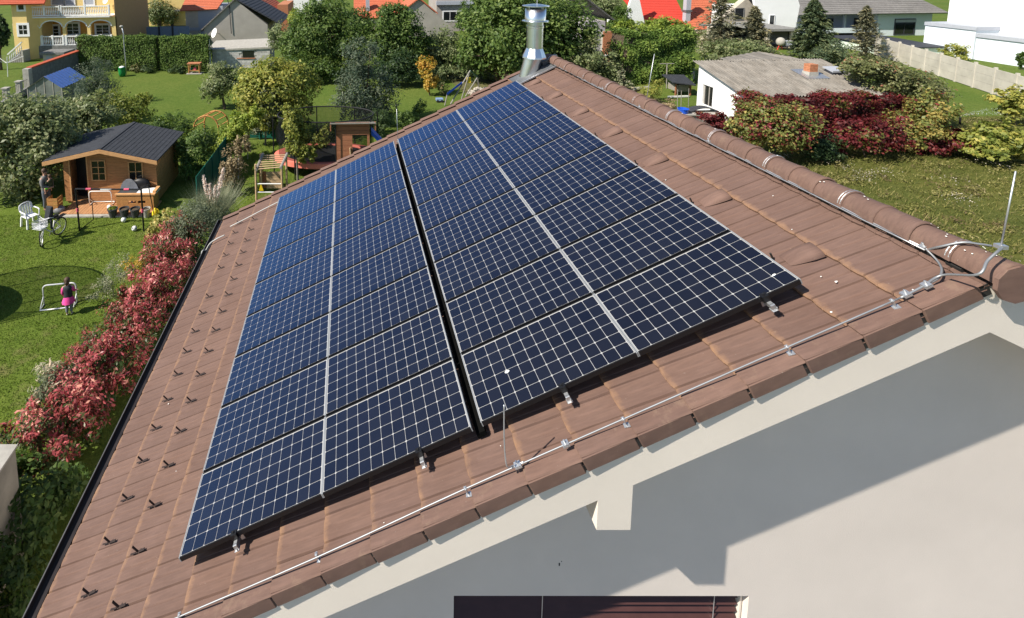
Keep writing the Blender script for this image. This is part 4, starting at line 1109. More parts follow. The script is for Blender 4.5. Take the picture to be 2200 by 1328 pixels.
m = MB(); m.torus((wb_ * .40, 0, .28), .09, .01, 16, 5, 'y'); m.bar((wb_ * .40, -.08, .28), (wb_ * .5, -.08, .16), .02); m.bar((wb_ * .40, .08, .28), (wb_ * .3, .08, .4), .02); m.build('crank', M_BLK, bike)
m = MB(); m.box(-.28, .12, -.09, .09, .70, .715); m.build('rear_rack', M_BLK, bike)
# ------------------------------------------------------------------ people
def skin(name, pts, edges, m, parent, root=0, sub=1):
    """pts: list of (xyz, radius or (rx, ry))"""
    me = bpy.data.meshes.new(name); me.from_pydata([p[0] for p in pts], edges, [])
    o = bpy.data.objects.new(name, me); put(o, parent)
    md = o.modifiers.new('skin', 'SKIN'); md.use_smooth_shade = True
    for i, p in enumerate(pts):
        r = p[1]; o.data.skin_vertices[0].data[i].radius = r if isinstance(r, tuple) else (r, r)
    o.data.skin_vertices[0].data[root].use_root = True
    if sub: s = o.modifiers.new('sub', 'SUBSURF'); s.levels = sub; s.render_levels = sub
    me.materials.append(m); return o
class Fig:
    def __init__(s): s.p = []; s.e = []
    def add(s, xyz, r, to=None):
        s.p.append((tuple(xyz), r)); i = len(s.p) - 1
        if to is not None: s.e.append((to, i))
        return i
    def chain(s, l, to=None):
        for xyz, r in l: to = s.add(xyz, r, to)
        return to
def hand(f, wrist, d, side, k, to):
    d = Vector(d).normalized(); side = Vector(side).normalized(); n = d.cross(side)
    palm = Vector(wrist) + d * .045 * k
    ip = f.add(palm, (.030 * k, .017 * k), to)
    for i, (o_, L) in enumerate(((-.027, .058), (-.009, .068), (.009, .063), (.026, .05))):
        b = palm + d * .035 * k + side * o_ * k; c = b + d * L * .5 * k + n * .008 * k; e = b + d * L * .85 * k + n * .028 * k
        f.chain([(b, .0095 * k), (c, .0085 * k), (e, .007 * k)], ip)
    b = palm - side * .03 * k - d * .01 * k; f.chain([(b, .011 * k), (b - side * .018 * k + d * .03 * k + n * .015 * k, .009 * k), (b - side * .014 * k + d * .05 * k + n * .025 * k, .008 * k)], ip)
def person(name, label, loc, rot, h, arms, legs, mats, head=1.0, skirt=None, hair='short', build=1.0, sleeves=True, lean=0.0, kind='person', sitting=False, bottoms=True):
    """faces local -Y. arms / legs: lists of two joint chains [shoulder..wrist] given in units of height, measured from the feet"""
    t = thing(name, label, 'person', loc, rot); k = h
    V = lambda x, y, z: Vector((x * k, y * k, z * k)); B = build
    pel, chest, neck = V(0, 0, .53), V(0, -lean * .6, .76), V(0, -lean, .845)
    hc = V(0, -lean - .012, .845 + .095 * head)
    f = Fig()
    i0 = f.add(pel, (.082 * k * B, .062 * k * B)); i1 = f.add((pel + chest) / 2, (.074 * k * B, .055 * k * B), i0); i2 = f.add(chest, (.088 * k * B, .058 * k * B), i1)
    i3 = f.add(neck, .030 * k, i2); i4 = f.add(hc - V(0, .004, .035 * head), (.042 * k * head, .046 * k * head), i3); i5 = f.add(hc + V(0, .006, .025 * head), (.047 * k * head, .056 * k * head), i4); f.add(hc + V(0, .006, .062 * head), .026 * k * head, i5)
    for s, ch in zip((-1, 1), arms):
        sh = f.add(V(s * .098 * B, -lean * .8, .80), .036 * k * B, i2)
        el = f.add(V(*ch[0]), .025 * k, sh); wr = f.add(V(*ch[1]), .017 * k, el)
        d = Vector(ch[1]) - Vector(ch[0]); sd = Vector((0, 0, 1)).cross(d) if abs(d.normalized().z) < .9 else Vector((0, 1, 0))
        hand(f, V(*ch[1]), d, sd, k / 1.75 * (1.1 if h < 1.3 else 1), wr)
    for s, ch in zip((-1, 1), legs):
        hp = f.add(V(s * .052 * B, 0, .50), .056 * k * B, i0); kn = f.add(V(*ch[0]), .036 * k * B, hp); an = f.add(V(*ch[1]), .023 * k, kn)
        ft = Vector(ch[1]) + Vector(ch[2]); f.chain([(V(*(Vector(ch[1]) + Vector(ch[2]) * .5)), (.024 * k, .018 * k)), (V(*ft), (.024 * k, .014 * k))], an)
    skin('body', f.p, f.e, mats['skin'], t)
    # face
    fy = hc.y - .050 * k * head
    m = MB(); m.ball((-.018 * k * head, fy + .004 * k, hc.z), .0075 * k * head, 8, 6); m.ball((.018 * k * head, fy + .004 * k, hc.z), .0075 * k * head, 8, 6); m.build('eyes', M_RUB, t)
    m = MB(); m.hexa([(hc.x - .009 * k, fy - .013 * k, hc.z - .02 * k), (hc.x + .009 * k, fy - .013 * k, hc.z - .02 * k), (hc.x + .011 * k, fy + .01 * k, hc.z - .02 * k), (hc.x - .011 * k, fy + .01 * k, hc.z - .02 * k), (hc.x - .004 * k, fy - .001 * k, hc.z + .006 * k), (hc.x + .004 * k, fy - .001 * k, hc.z + .006 * k), (hc.x + .004 * k, fy + .01 * k, hc.z + .006 * k), (hc.x - .004 * k, fy + .01 * k, hc.z + .006 * k)]); m.build('nose', mats['skin'], t, smooth=True)
    MB().box(hc.x - .015 * k, hc.x + .015 * k, fy - .002 * k, fy + .012 * k, hc.z - .04 * k, hc.z - .034 * k).build('mouth', M_PINK, t)
    m = MB(); [m.ball((s * .05 * k * head, hc.y + .004 * k, hc.z - .005 * k), .013 * k * head, 8, 6, (.5, .9, 1.3)) for s in (-1, 1)]; m.build('ears', mats['skin'], t, smooth=True)
    m = MB(); m.ball((hc.x, hc.y + .014 * k, hc.z + .02 * k * head), .06 * k * head, 14, 9, (.98, 1.0, 1.05))
    if hair == 'tail': m.tube(smooth_path([hc + V(0, .07, .02), hc + V(0, .095, -.03), hc + V(0, .085, -.10)], 4), [.03 * k, .032 * k, .03 * k, .03 * k, .028 * k, .026 * k, .022 * k, .015 * k, .006 * k], 8); m.ball((hc.x, hc.y + .03 * k, hc.z - .03 * k), .05 * k * head, 12, 8)
    if hair == 'short':
        m.v = [(x, y, max(z, hc.z - .012 * k) if y < hc.y else z) for x, y, z in m.v]
    m.build('hair', mats['hair'], t, smooth=True)
    # shirt: rings round the trunk up to the neckline
    m = MB(); n = 18
    rings = [(.515, .100, .078), (.56, .099, .077), (.66, .097, .074), (.74, .108, .080), (.79, .116, .078), (.82, .100, .068), (.842, .062, .055), (.855, .046, .044)]
    for zz, rx, ry in rings:
        yo = -lean * max(0, (zz - .53) / .32)
        for i in range(n): a_ = 6.2832 * i / n; m.v.append((rx * k * B * math.cos(a_), (ry * B * math.sin(a_) + yo) * k, zz * k))
    for j in range(len(rings) - 1):
        for i in range(n): l = (i + 1) % n; m.f.append((j * n + i, j * n + l, (j + 1) * n + l, (j + 1) * n + i))
    m.build('top', mats['top'], t, smooth=True)
    if sleeves:
        for s, ch in zip((-1, 1), arms):
            f = Fig(); f.chain([(V(s * .085 * B, -lean * .8, .81), .064 * k * B), (V(*ch[0]), .034 * k * B), (Vector(V(*ch[1])) * .96 + V(*ch[0]) * .04, .025 * k)]); skin('sleeve', f.p, f.e, mats['sleeve'], t)
    if bottoms:
        for s, ch in zip((-1, 1), legs):
            f = Fig(); e_ = V(*ch[1]) if mats.get('long', True) else V(*ch[0])
            f.chain([(V(s * .045 * B, 0, .53), .066 * k * B), (V(s * .052 * B, 0, .50).lerp(V(*ch[0]), .5), .056 * k * B), (V(*ch[0]), .045 * k * B)] + ([(V(*ch[0]).lerp(V(*ch[1]), .9), .034 * k)] if mats.get('long', True) else [])); skin('trouser_leg', f.p, f.e, mats['bottom'], t)
    for s, ch in zip((-1, 1), legs):
        f = Fig(); a = Vector(ch[1]); d = Vector(ch[2]); f.chain([(V(*(a + Vector((0, .012, -.012)))), .029 * k), (V(*(a + d * .55 + Vector((0, 0, -.004)))), (.030 * k, .022 * k)), (V(*(a + d * 1.05)), (.027 * k, .018 * k))]); skin('shoe', f.p, f.e, mats['shoe'], t)
    if skirt:
        m = MB(); n = 20; b = 0
        for zz, r in ((.56, .095), (.50, .118), (.42, .145), (.36, .165)):
            for i in range(n): a = 6.2832 * i / n; rr = r * (1 + (.07 * (-1) ** i if zz < .5 else 0)); m.v.append((rr * k * math.cos(a), rr * k * .85 * math.sin(a), zz * k))
        for j in range(3):
            for i in range(n): l = (i + 1) % n; m.f.append((j * n + i, j * n + l, (j + 1) * n + l, (j + 1) * n + i))
        m.build('skirt', skirt, t, smooth=True)
    return t
M_PINKC = mat('pink_cloth', (.75, .07, .30), .8); M_VEST = mat('dark_vest', (.035, .037, .042), .8, var=.3, scale=30); M_LEGG = mat('grey_leggings', (.17, .18, .21), .85)
M_HOOD = mat('grey_hoodie', (.15, .15, .145), .9, var=.2, scale=25); M_JEAN = mat('grey_jeans', (.10, .115, .14), .85, var=.2, scale=25); M_LIMEC = mat('lime_cloth', (.17, .85, .03), .7); M_CAMO = mat('dark_green_cloth', (.04, .05, .022), .9, var=.5, scale=18)
M_TAN = mat('brown_shoe', (.08, .05, .03), .7)
P = atz(150, 675); gh_ = aty(146, 595, P.y).z * .92
person('girl', 'small girl in dark vest and bright pink skirt walking on the lawn', P, math.pi + .25, gh_,
       [[(-.14, -.02, .66), (-.17, -.12, .60)], [(.135, .02, .65), (.13, -.06, .53)]], [[(-.05, -.03, .28), (-.05, .01, .04), (0, -.075, -.022)], [(.05, .01, .28), (.05, .05, .05), (0, -.07, -.03)]],
       dict(skin=M_SKIN, hair=M_HAIRB, top=M_VEST, sleeve=M_PINKC, bottom=M_LEGG, shoe=M_WHT), head=1.32, skirt=M_PINKC, hair='tail', build=1.12)
P = Vector((aty(101, 440, 16.0).x, 16.0, 0)); ah = min(1.84, max(1.66, aty(104, 361, 16.0).z))
A = person('person', 'adult in grey hoodie and jeans beside the shed holding a small child', P, R(75), ah,
       [[(-.15, -.06, .64), (-.03, -.17, .60)], [(.15, -.05, .63), (.04, -.17, .585)]], [[(-.055, -.015, .28), (-.06, .01, .045), (0, -.085, -.022)], [(.055, -.01, .28), (.06, .015, .045), (0, -.085, -.022)]],
       dict(skin=M_SKIN, hair=M_HAIRB, top=M_HOOD, sleeve=M_HOOD, bottom=M_JEAN, shoe=M_TAN), head=1.0)
ch = 1.0
fwd = Vector((math.sin(R(75)), -math.cos(R(75)), 0))
K = person('person', 'small child in lime green shorts and dark top carried by the adult beside the shed', P + fwd * .27 + Vector((0, 0, ah * .60 - .53 * ch)), R(-105), ch,
       [[(-.15, -.09, .66), (-.09, -.2, .74)], [(.15, -.08, .68), (.10, -.2, .78)]], [[(-.13, -.17, .47), (-.15, -.12, .26), (0, -.07, -.03)], [(.13, -.17, .47), (.15, -.12, .26), (0, -.07, -.03)]],
       dict(skin=M_SKIN, hair=M_HAIRB, top=M_CAMO, sleeve=M_CAMO, bottom=M_LIMEC, shoe=M_TAN, long=False), head=1.3, build=1.15)
# box and crate beside them
P2 = aty(122, 445, 15.95)
t = thing('wooden_crate', 'open honey wooden crate standing beside the adult on the deck edge', 'crate', (P2.x, 15.85, .085))
for z in (.02, .17, .32, .47): MB().box(-.22, .22, -.2, -.185, z, z + .13).build('slat', M_ORNW, t); MB().box(.205, .22, -.185, .2, z, z + .13).build('slat', M_ORNW, t); MB().box(-.22, -.205, -.185, .2, z, z + .13).build('slat', M_ORNW, t)
P2 = atz(124, 459)
t = thing('storage_bag', 'crumpled grey and white bag on the grass between bicycle and deck', 'bag', (P2.x, P2.y + .1, 0))
m = MB(); m.ball((0, 0, .13), .24, 12, 8, (1.1, .8, .7)); o = m.build('bag', mat('grey_bag', (.22, .22, .23), .7, var=.5, scale=8), t, smooth=True)
for v in o.data.vertices: v.co += Vector((random.uniform(-.03, .03), random.uniform(-.03, .03), random.uniform(-.02, .02)))
# ------------------------------------------------------------------ near shrubs along the house
SH = dict(group='red leaved photinia shrubs along the house')
ph = [  # base world x, y, radius, height, label
    (-4.35, 12.0, 1.0, 1.65, 'red photinia shrub at the far end of the row, next to the yellow shrub'),
    (-4.15, 10.6, 1.0, 1.60, 'photinia shrub second from the far end, red on top and green below'),
    (-4.25, 9.2, 1.05, 1.55, 'photinia shrub in the middle of the row with green leaves below'),
    (-4.3, 7.9, 1.05, 1.50, 'bright red photinia shrub just in front of the dark ornamental grass'),
    (-4.4, 6.5, 1.05, 1.50, 'bright red photinia shrub nearest the grey wall corner but one'),
    (-4.5, 5.2, .95, 1.45, 'red photinia shrub at the near end beside the grey plaster wall')]
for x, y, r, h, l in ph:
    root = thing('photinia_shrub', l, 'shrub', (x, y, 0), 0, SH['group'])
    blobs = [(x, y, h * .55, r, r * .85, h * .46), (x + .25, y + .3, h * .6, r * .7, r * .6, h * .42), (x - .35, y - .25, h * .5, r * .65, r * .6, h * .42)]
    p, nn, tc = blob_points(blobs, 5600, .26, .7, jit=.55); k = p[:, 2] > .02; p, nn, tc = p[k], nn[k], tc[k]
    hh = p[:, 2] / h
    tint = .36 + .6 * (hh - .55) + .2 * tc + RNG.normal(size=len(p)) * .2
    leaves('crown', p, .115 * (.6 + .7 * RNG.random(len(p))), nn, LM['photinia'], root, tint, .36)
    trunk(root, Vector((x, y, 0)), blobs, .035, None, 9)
for x, y, r, h, l in ((-4.3, 3.7, 1.0, 1.3, 'dark green hedge shrub in the shade beyond the grey wall'), (-4.2, 2.3, 1.0, 1.3, 'dark green hedge shrub in the shade between grey wall and gutter'), (-4.2, .9, 1.0, 1.25, 'dark green hedge shrub lowest in the corner beside the grey wall')):
    root = thing('hedge_shrub', l, 'shrub', (x, y, 0), 0, 'green shrubs beside the grey wall')
    blobs = [(x, y, h * .5, r, r * .9, h * .48)]
    p, nn, tc = blob_points(blobs, 3600, .28, .7); k = p[:, 2] > .02; p, nn, tc = p[k], nn[k], tc[k]
    leaves('crown', p, .12 * (.6 + .7 * RNG.random(len(p))), nn, LM['green'], root, .30 + .12 * tc + RNG.normal(size=len(p)) * .2, .5)  # low tint: the wall's shade put into the leaf colour
    trunk(root, Vector((x, y, 0)), blobs, .03, None, 6)
# plaster wall at the near edge
wt = atz(32, 958, 2.1); 
t = thing('plaster_wall', 'weathered grey plaster wall corner standing beside the red shrubs', 'wall', (wt.x - 1, wt.y - 2, 0))
M_OLDP = mat('old_plaster', (.30, .275, .23), .95, var=.18, scale=2, bump=.4, bscale=25, var2=.2, scale2=.8)
yl = wt.y
MB().box(wt.x - 3.5, wt.x, yl - 6.5, yl, 0, 2.06).build('wall_body', M_OLDP, t, True)
MB().box(wt.x - 3.52, wt.x + .03, yl - 6.5, yl + .03, 2.06, 2.1).build('coping', M_CONC, t, True)
plant('butterfly_bush', 'pale dried butterfly bush beside the lawn left of the red shrubs', 'shrub', (105, 935), [(105, 855, 48, 50), (85, 890, 40, 35), (130, 890, 35, 35)], 1500, .11, 'grey', .32, tr=.02, tcl=.12)
plant('butterfly_bush', 'cream flower heads of a dried shrub rising above the lawn edge', 'shrub', (118, 900), [(112, 805, 40, 26), (92, 830, 30, 20)], 520, .12, 'pale', .25, tr=.012, branches=9, tshift=.7)
root = thing('ornamental_grass', 'dark purple ornamental grass clump between lawn and red shrubs', 'grass clump', atz(172, 835))
P = atz(172, 835); n = 1500; c = np.array(P) + np.stack([RNG.normal(size=n) * .16, RNG.normal(size=n) * .2, 0 * np.ones(n)], 1)
blades('blade', c, .55 + .35 * RNG.random(n), 'purple', root, None, .008, .9, None)
plant('yellow_shrub', 'low bright yellow shrub at the top end of the red shrubs', 'shrub', (298, 585), [(298, 563, 28, 17)], 900, .07, 'amber', .3, tr=.012, tshift=.4)
plant('lavender_bush', 'pale grey lavender bush spilling onto the lawn', 'shrub', (245, 640), [(240, 600, 34, 36), (262, 570, 22, 30), (215, 625, 28, 16)], 1700, .07, 'pale', .25, tr=.01, tshift=.3, shell=.5)
plant('hydrangea', 'hydrangea with yellowing leaves beside the right goal post', 'shrub', (347, 522), [(345, 487, 27, 28), (358, 468, 20, 20), (330, 505, 18, 18)], 1100, .12, 'hydr', .75, tr=.02)
plant('evergreen_shrub', 'dark olive shrub beneath the pampas grass at the roof corner', 'shrub', (420, 560), [(420, 480, 52, 50), (405, 520, 45, 50), (445, 460, 40, 40)], 6000, .09, 'grey', .35, tr=.04, tshift=.32)
# pampas grass
P = atz(452, 485); root = thing('pampas_grass', 'pampas grass clump with cream plumes at the corner of the roof', 'pampas grass', P)
n = 3600; a = RNG.random(n) * 6.283; rr = RNG.random(n) ** .5 * .35; c = np.array(P) + np.stack([rr * np.cos(a), rr * np.sin(a), 0 * a], 1)
blades('blade', c, .9 + .75 * RNG.random(n), 'pampas', root, None, .010, 1.1, None)
for (x0, y0), (x1, y1), w_ in (((452, 455), (437, 378), .085), ((455, 440), (450, 395), .07), ((466, 432), (480, 362), .085), ((458, 450), (462, 400), .08)):
    b = aty(x0, y0, P.y - .1); e = aty(x1, y1, P.y - .1); f = RNG.random(420) ** .8
    cc = np.array(b)[None] * (1 - f[:, None]) + np.array(e)[None] * f[:, None]; cc = cc + RNG.normal(size=(420, 3)) * (w_ * (.25 + np.sin(f * 2.9)))[:, None] * .42
    leaves('plume', cc, .12 * np.ones(420), norm(RNG.normal(size=(420, 3))), LM['plume'], root, RNG.random(420), .22, np.tile(np.array(e - b), (420, 1)) + RNG.normal(size=(420, 3)) * .2)
    MB().tube([P, b, e], .008, 5).build('stalk', M_PALEW, root, True)
# the big leafy shrubs round the shed
plant('hazel_bush', 'huge pale green broad leaved bush beside the shed at the photo edge', 'bush', (45, 425), [(45, 330, 95, 95), (15, 270, 60, 60), (110, 290, 60, 60), (75, 245, 55, 35)], 15000, .20, 'hazel', .5, tr=.1, tshift=.5, tcl=.1, yo=.6)
plant('hazel_bush', 'pale green broad leaved bush directly behind the shed roof ridge', 'bush', (175, 345), [(165, 265, 60, 55), (215, 240, 48, 40), (130, 240, 45, 40)], 8500, .19, 'hazel', .5, tr=.08, yo=.4, tshift=.42)
plant('olive_shrub', 'olive green shrub between the shed and the round fruit tree', 'shrub', (285, 290), [(280, 240, 45, 42), (240, 225, 36, 30), (310, 215, 20, 20)], 5000, .15, 'yellow', .5, tr=.05, tshift=.2, yo=.5)
plant('dark_shrub', 'dark green shrub at the rear corner of the shed roof', 'shrub', (365, 330), [(352, 270, 30, 30), (385, 290, 34, 45), (345, 300, 28, 30)], 4200, .14, 'green', .5, tr=.04, tshift=.35)
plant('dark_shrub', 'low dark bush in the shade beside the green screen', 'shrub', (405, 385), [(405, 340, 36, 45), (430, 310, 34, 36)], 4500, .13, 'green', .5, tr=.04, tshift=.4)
plant('willow_shrub', 'grey green willowy shrub beside the greenhouse', 'shrub', (205, 228), [(205, 160, 38, 38), (225, 190, 34, 34), (185, 195, 26, 30)], 6500, .16, 'willow', .3, tr=.05, tshift=.62)
plant('quince_bush', 'bright leafy bush in the gap between willowy shrub and lawn', 'shrub', (235, 262), [(225, 222, 36, 28), (260, 225, 30, 26)], 3800, .16, 'yellow', .5, tr=.04, tshift=.25)
plant('garden_shrub', 'shrub under the wooden rose arch', 'shrub', (450, 325), [(440, 300, 32, 24), (478, 300, 30, 30), (415, 290, 20, 20)], 4200, .13, 'lime', .5, tr=.03, tshift=.28)
plant('vine', 'bright yellow green vine climbing by the green screen', 'vine', (515, 345), [(520, 270, 28, 30), (500, 300, 26, 32), (545, 250, 24, 24)], 4200, .15, 'lime', .6, tr=.03, tshift=.5)
plant('dry_vine', 'brown withered vine hanging on the fence posts', 'vine', (500, 420), [(508, 345, 18, 45), (488, 370, 20, 40), (520, 310, 16, 25)], 2600, .11, 'dry', .5, tr=.03, tshift=.4)
# rose arch
P0, P1 = atz(418, 300), atz(470, 300)
c = (P0 + P1) / 2; hw = (P1 - P0).length / 2; zt_ = aty(444, 249, c.y).z
t = thing('rose_arch', 'curved orange wooden garden arch among the shrubs', 'garden arch', c)
for dy, dx in ((0, 0), (1.0, .35)):
    m = MB(); m.tube([(c.x + dx - hw, c.y + dy, 0), (c.x + dx - hw, c.y + dy, zt_ - hw)] + [(c.x + dx - hw * math.cos(a), c.y + dy, zt_ - hw + hw * math.sin(a)) for a in np.linspace(.15, math.pi - .15, 12)] + [(c.x + dx + hw, c.y + dy, zt_ - hw), (c.x + dx + hw, c.y + dy, 0)], .045, 6)
    m.build('arch_hoop', M_ORNW, t, True)
for a in np.linspace(.1, math.pi - .1, 7):
    p = Vector((c.x - hw * math.cos(a), c.y, zt_ - hw + hw * math.sin(a)))
    MB().bar(p, p + Vector((.35, 1.0, 0)), .06, .04).build('cross_slat', M_ORNW, t, True)
# green screen fence
Pn, Pf = atz(424, 452), atz(497, 340); zf = aty(494, 283, Pf.y).z
t = thing('screen_fence', 'tall dark green mesh screen fence running back from the pampas grass', 'fence', Pn)
d = (Pf - Pn); nS = 5
for i in range(nS):
    a = Pn + d * (i / nS); b = Pn + d * ((i + 1) / nS)
    m = MB(); m.hexa([a + Vector((-.01, 0, .08)), b + Vector((-.01, 0, .08)), b + Vector((.01, 0, .08)), a + Vector((.01, 0, .08)), a + Vector((-.01, 0, zf)), b + Vector((-.01, 0, zf)), b + Vector((.01, 0, zf)), a + Vector((.01, 0, zf))]); m.build('screen_panel', M_GRNNET, t, True)
for i in range(nS + 1): a = Pn + d * (i / nS); MB().tube([a + Vector((.035, 0, 0)), a + Vector((.035, 0, zf + .05))], .025, 6).build('post', M_GRNNET, t, True)
for (x, y, yt) in ((512, 372, 330), (532, 330, 275), (497, 390, 340)):
    P = atz(x, y + 12); o = MB().tube([P, aty(x + 1, yt, P.y)], .035, 6).build('fence_post', M_STEEL if x != 512 else M_CONC, None); prop(o, {512: 'grey concrete post with withered vine beside the green screen', 532: 'thin steel post behind the vine, farthest of three posts', 497: 'steel post nearest the pampas grass with vine on it'}[x], 'post', 'vine posts')
# dark screen behind the young trees
Pn, Pf = atz(532, 300), atz(612, 300)
t = thing('screen_fence', 'dark green windbreak behind the thin tree trunks beside the trampoline', 'fence', Pn); zz = aty(570, 262, Pn.y).z
m = MB(); m.box(Pn.x, Pf.x, Pn.y, Pn.y + .02, .1, zz); m.build('screen_panel', M_GRNNET, t, True)
for x in np.linspace(Pn.x, Pf.x, 4): MB().tube([(x, Pn.y - .03, 0), (x, Pn.y - .03, zz)], .03, 6).build('post', M_GRNNET, t, True)

# ------------------------------------------------------------------ play garden
B0 = atz(551, 432); k = mpp(B0); Yt = B0.y
t = thing('climbing_frame', 'wooden climbing frame with a sloping ladder and planked wall', 'climbing frame', B0)
def tp(x, y, dy=0): return aty(x, y, Yt + dy)
for i, (xb, xt, yt, dy) in enumerate(((551, 549, 353, 0), (562, 561, 357, .9), (607, 605, 361, 0), (617, 615, 334, 1.0), (563, 560, 331, 1.1))):
    b = tp(xb, 432, dy); MB().tube([(b.x, Yt + dy, 0), tp(xt, yt, dy)], .05, 8).build('post', M_PALEW, t, True)
la, lb, ra, rb = tp(550, 366, -.05), tp(565, 331, 1.15), tp(603, 361, -.05), tp(617, 330, 1.15)
MB().tube([la, lb], .065, 8).build('ladder_beam', M_GREYW, t, True); MB().tube([ra, rb], .065, 8).build('ladder_beam', M_GREYW, t, True)
for i in range(7): f = .06 + i * .14; MB().tube([la.lerp(lb, f), ra.lerp(rb, f)], .026, 6).build('rung', M_PALEW, t, True)
pz0, pz1 = .15, tp(590, 369, .9).z
h_ = (pz1 - pz0) / 6; x0, x1 = tp(573, 390, .9).x, tp(606, 390, .9).x
for i in range(6): MB().box(x0, x1, Yt + .88, Yt + .92, pz0 + h_ * i + .006, pz0 + h_ * (i + 1) - .006).build('plank', M_PALEW, t, True)
for i in range(6): MB().box(x0 - .35, x0 - .02, Yt + .95, Yt + .98, pz0 + h_ * i + .006, pz0 + h_ * (i + 1) - .006).build('plank', M_REDW, t, True)
for y in (395, 413): MB().tube([tp(552, y), tp(608, y)], .024, 6).build('cross_rail', M_WHT, t, True)
m = MB(); c = tp(561, 404, -.03); m.prism([(c.x - .1, c.y, c.z - .13), (c.x + .1, c.y, c.z - .13), (c.x + .02, c.y, c.z + .14), (c.x - .03, c.y, c.z + .14)], (0, .02, 0)); m.build('yellow_swing_seat', M_YEL, t, True)
# trampoline
c = atz(701, 331, .8); rT = abs(atz(813, 335, .8).x - c.x)
def trampoline(c, r, ztop, label, pad, oval=1.0, name='trampoline'):
    t = thing(name, label, 'trampoline', (c.x, c.y, 0), 0, 'trampolines with net enclosures')
    m = MB(); n = 36
    m.lathe([(r * .80, .80), (r, .80), (r, .86), (r * .80, .86), (r * .80, .80)], n=n, cap=False); m.lathe([(r, .62), (r + .015, .62), (r + .015, .86), (r, .86), (r, .62)], n=n, cap=False)
    m.build('edge_pad', pad, t)
    MB().lathe([(.001, .815), (r * .80, .815)], n=n, cap=False).build('jumping_mat', M_RUB, t)
    for i in range(8):
        a = i * math.pi / 4 + .2; x, y = r * 1.02 * math.cos(a), r * 1.02 * math.sin(a)
        MB().tube([(x, y, 0), (x, y, ztop)], .03, 7).build('pole', M_BLK, t)
    m = MB(); m.torus((0, 0, ztop), r * .92, .035, 40, 6); m.build('top_ring', M_RUB, t)
    m = MB(); m.lathe([(r * .92, .86), (r * .92, ztop)], n=n, cap=False); m.build('safety_net', M_NET, t)
    t.scale = (1, oval, 1)
    return t
trampoline(c, rT, aty(701, 245, c.y).z, 'large round trampoline with salmon edge pad and black net behind the roof', M_SALM, .55)
trampoline(Vector((-11.65, 9.5, 0)), 2.3, 3.3, 'trampoline whose net casts the oval shadow on the lawn', M_BLUEP, .55)
# playhouse tower
Yp = 18.6; x0, x1 = aty(720.5, 300, Yp).x, aty(794, 300, Yp).x; zT, zM, zB = aty(757, 263, Yp).z, aty(757, 290, Yp).z, aty(757, 346, Yp).z
t = thing('play_house', 'red brown wooden play house on posts with a flat roof beside the trampoline', 'play house', ((x0 + x1) / 2, Yp + .7, 0))
xo0, xo1 = aty(757, 300, Yp).x, aty(789, 300, Yp).x
for i in range(3): h_ = (zT - zM) / 3; MB().box(x0, x1, Yp - .01 * (i == 0), Yp + .03, zM + h_ * i + .006, zM + h_ * (i + 1) - .006).build('plank', M_REDW, t, True)
nP = 5; h_ = (zM - zB) / nP
for i in range(nP):
    MB().box(x0, xo0, Yp + .004, Yp + .034, zB + h_ * i + .006, zB + h_ * (i + 1) - .006).build('plank', M_REDW, t, True)
    if i < 1: MB().box(xo0 + .004, x1, Yp + .004, Yp + .034, zB + h_ * i + .006, zB + h_ * (i + 1) - .006).build('plank', M_REDW, t, True)
MB().box(xo1, x1, Yp + .004, Yp + .06, zB, zM).build('door_post', M_REDW, t, True)
for x in (x0, x1 - .03): MB().hexa([(x, Yp + .04, zB), (x + .03, Yp + .04, zB), (x + .03, Yp + 1.4, zB), (x, Yp + 1.4, zB), (x, Yp + .04, zT - .12), (x + .03, Yp + .04, zT - .12), (x + .03, Yp + 1.4, zT - .56), (x, Yp + 1.4, zT - .56)]).build('side_wall', M_REDW, t, True)
MB().box(x0, x1, Yp + 1.4, Yp + 1.43, zB + .9, zT - .6).build('back_wall', M_REDW, t, True); MB().box(x0, x1, Yp + .04, Yp + 1.4, zB - .06, zB).build('floor', M_REDW, t, True)
rx0, rx1 = aty(709, 262, Yp).x, aty(807, 262, Yp).x
m = MB(); m.hexa([(rx0, Yp - .25, zT + .0), (rx1, Yp - .25, zT), (rx1, Yp + 1.6, zT - .56), (rx0, Yp + 1.6, zT - .56), (rx0, Yp - .25, zT + .06), (rx1, Yp - .25, zT + .06), (rx1, Yp + 1.6, zT - .5), (rx0, Yp + 1.6, zT - .5)]); m.build('roof', M_GREYW, t, True)
for x in (rx0, rx1 - .05): MB().box(x, x + .05, Yp - .2, Yp + .1, zT - .35, zT - .002).build('roof_bracket', M_REDW, t, True)
for x in (x0, x1 - .08):
    for y in (Yp + .04, Yp + 1.32): MB().box(x, x + .08, y, y + .08, 0, zB - .06).build('stilt', M_REDW, t, True)
m = MB(); a = aty(797, 284, Yp + .5); m.hexa([a + Vector((0, -.3, -.02)), a + Vector((1.6, -.3, -1.8)), a + Vector((1.6, .3, -1.8)), a + Vector((0, .3, -.02)), a + Vector((0, -.3, .2)), a + Vector((1.6, -.3, -1.6)), a + Vector((1.6, .3, -1.6)), a + Vector((0, .3, .2))]); m.build('slide', M_BLUEP, t, True)
MB().tube([aty(752, 318, Yp - .05), aty(754, 345, Yp - .05)], .04, 6).build('handrail', M_PALEW, t, True)
plant('young_maple', 'slender young tree with a pale trunk in front of the trampoline', 'tree', (640, 390), [(632, 270, 26, 36), (640, 305, 26, 36), (625, 240, 20, 22), (668, 328, 18, 20), (648, 335, 16, 16)], 5200, .12, 'yellow', .6, tr=.05, tshift=.3, bark=M_BARKG, yo=-.1, clump=.3)
plant('young_tree', 'thin grey green young tree behind the fence posts', 'tree', (570, 312), [(575, 225, 30, 38), (565, 265, 26, 26)], 3600, .13, 'grey', .45, tr=.05, tshift=.4, bark=M_BARKG)
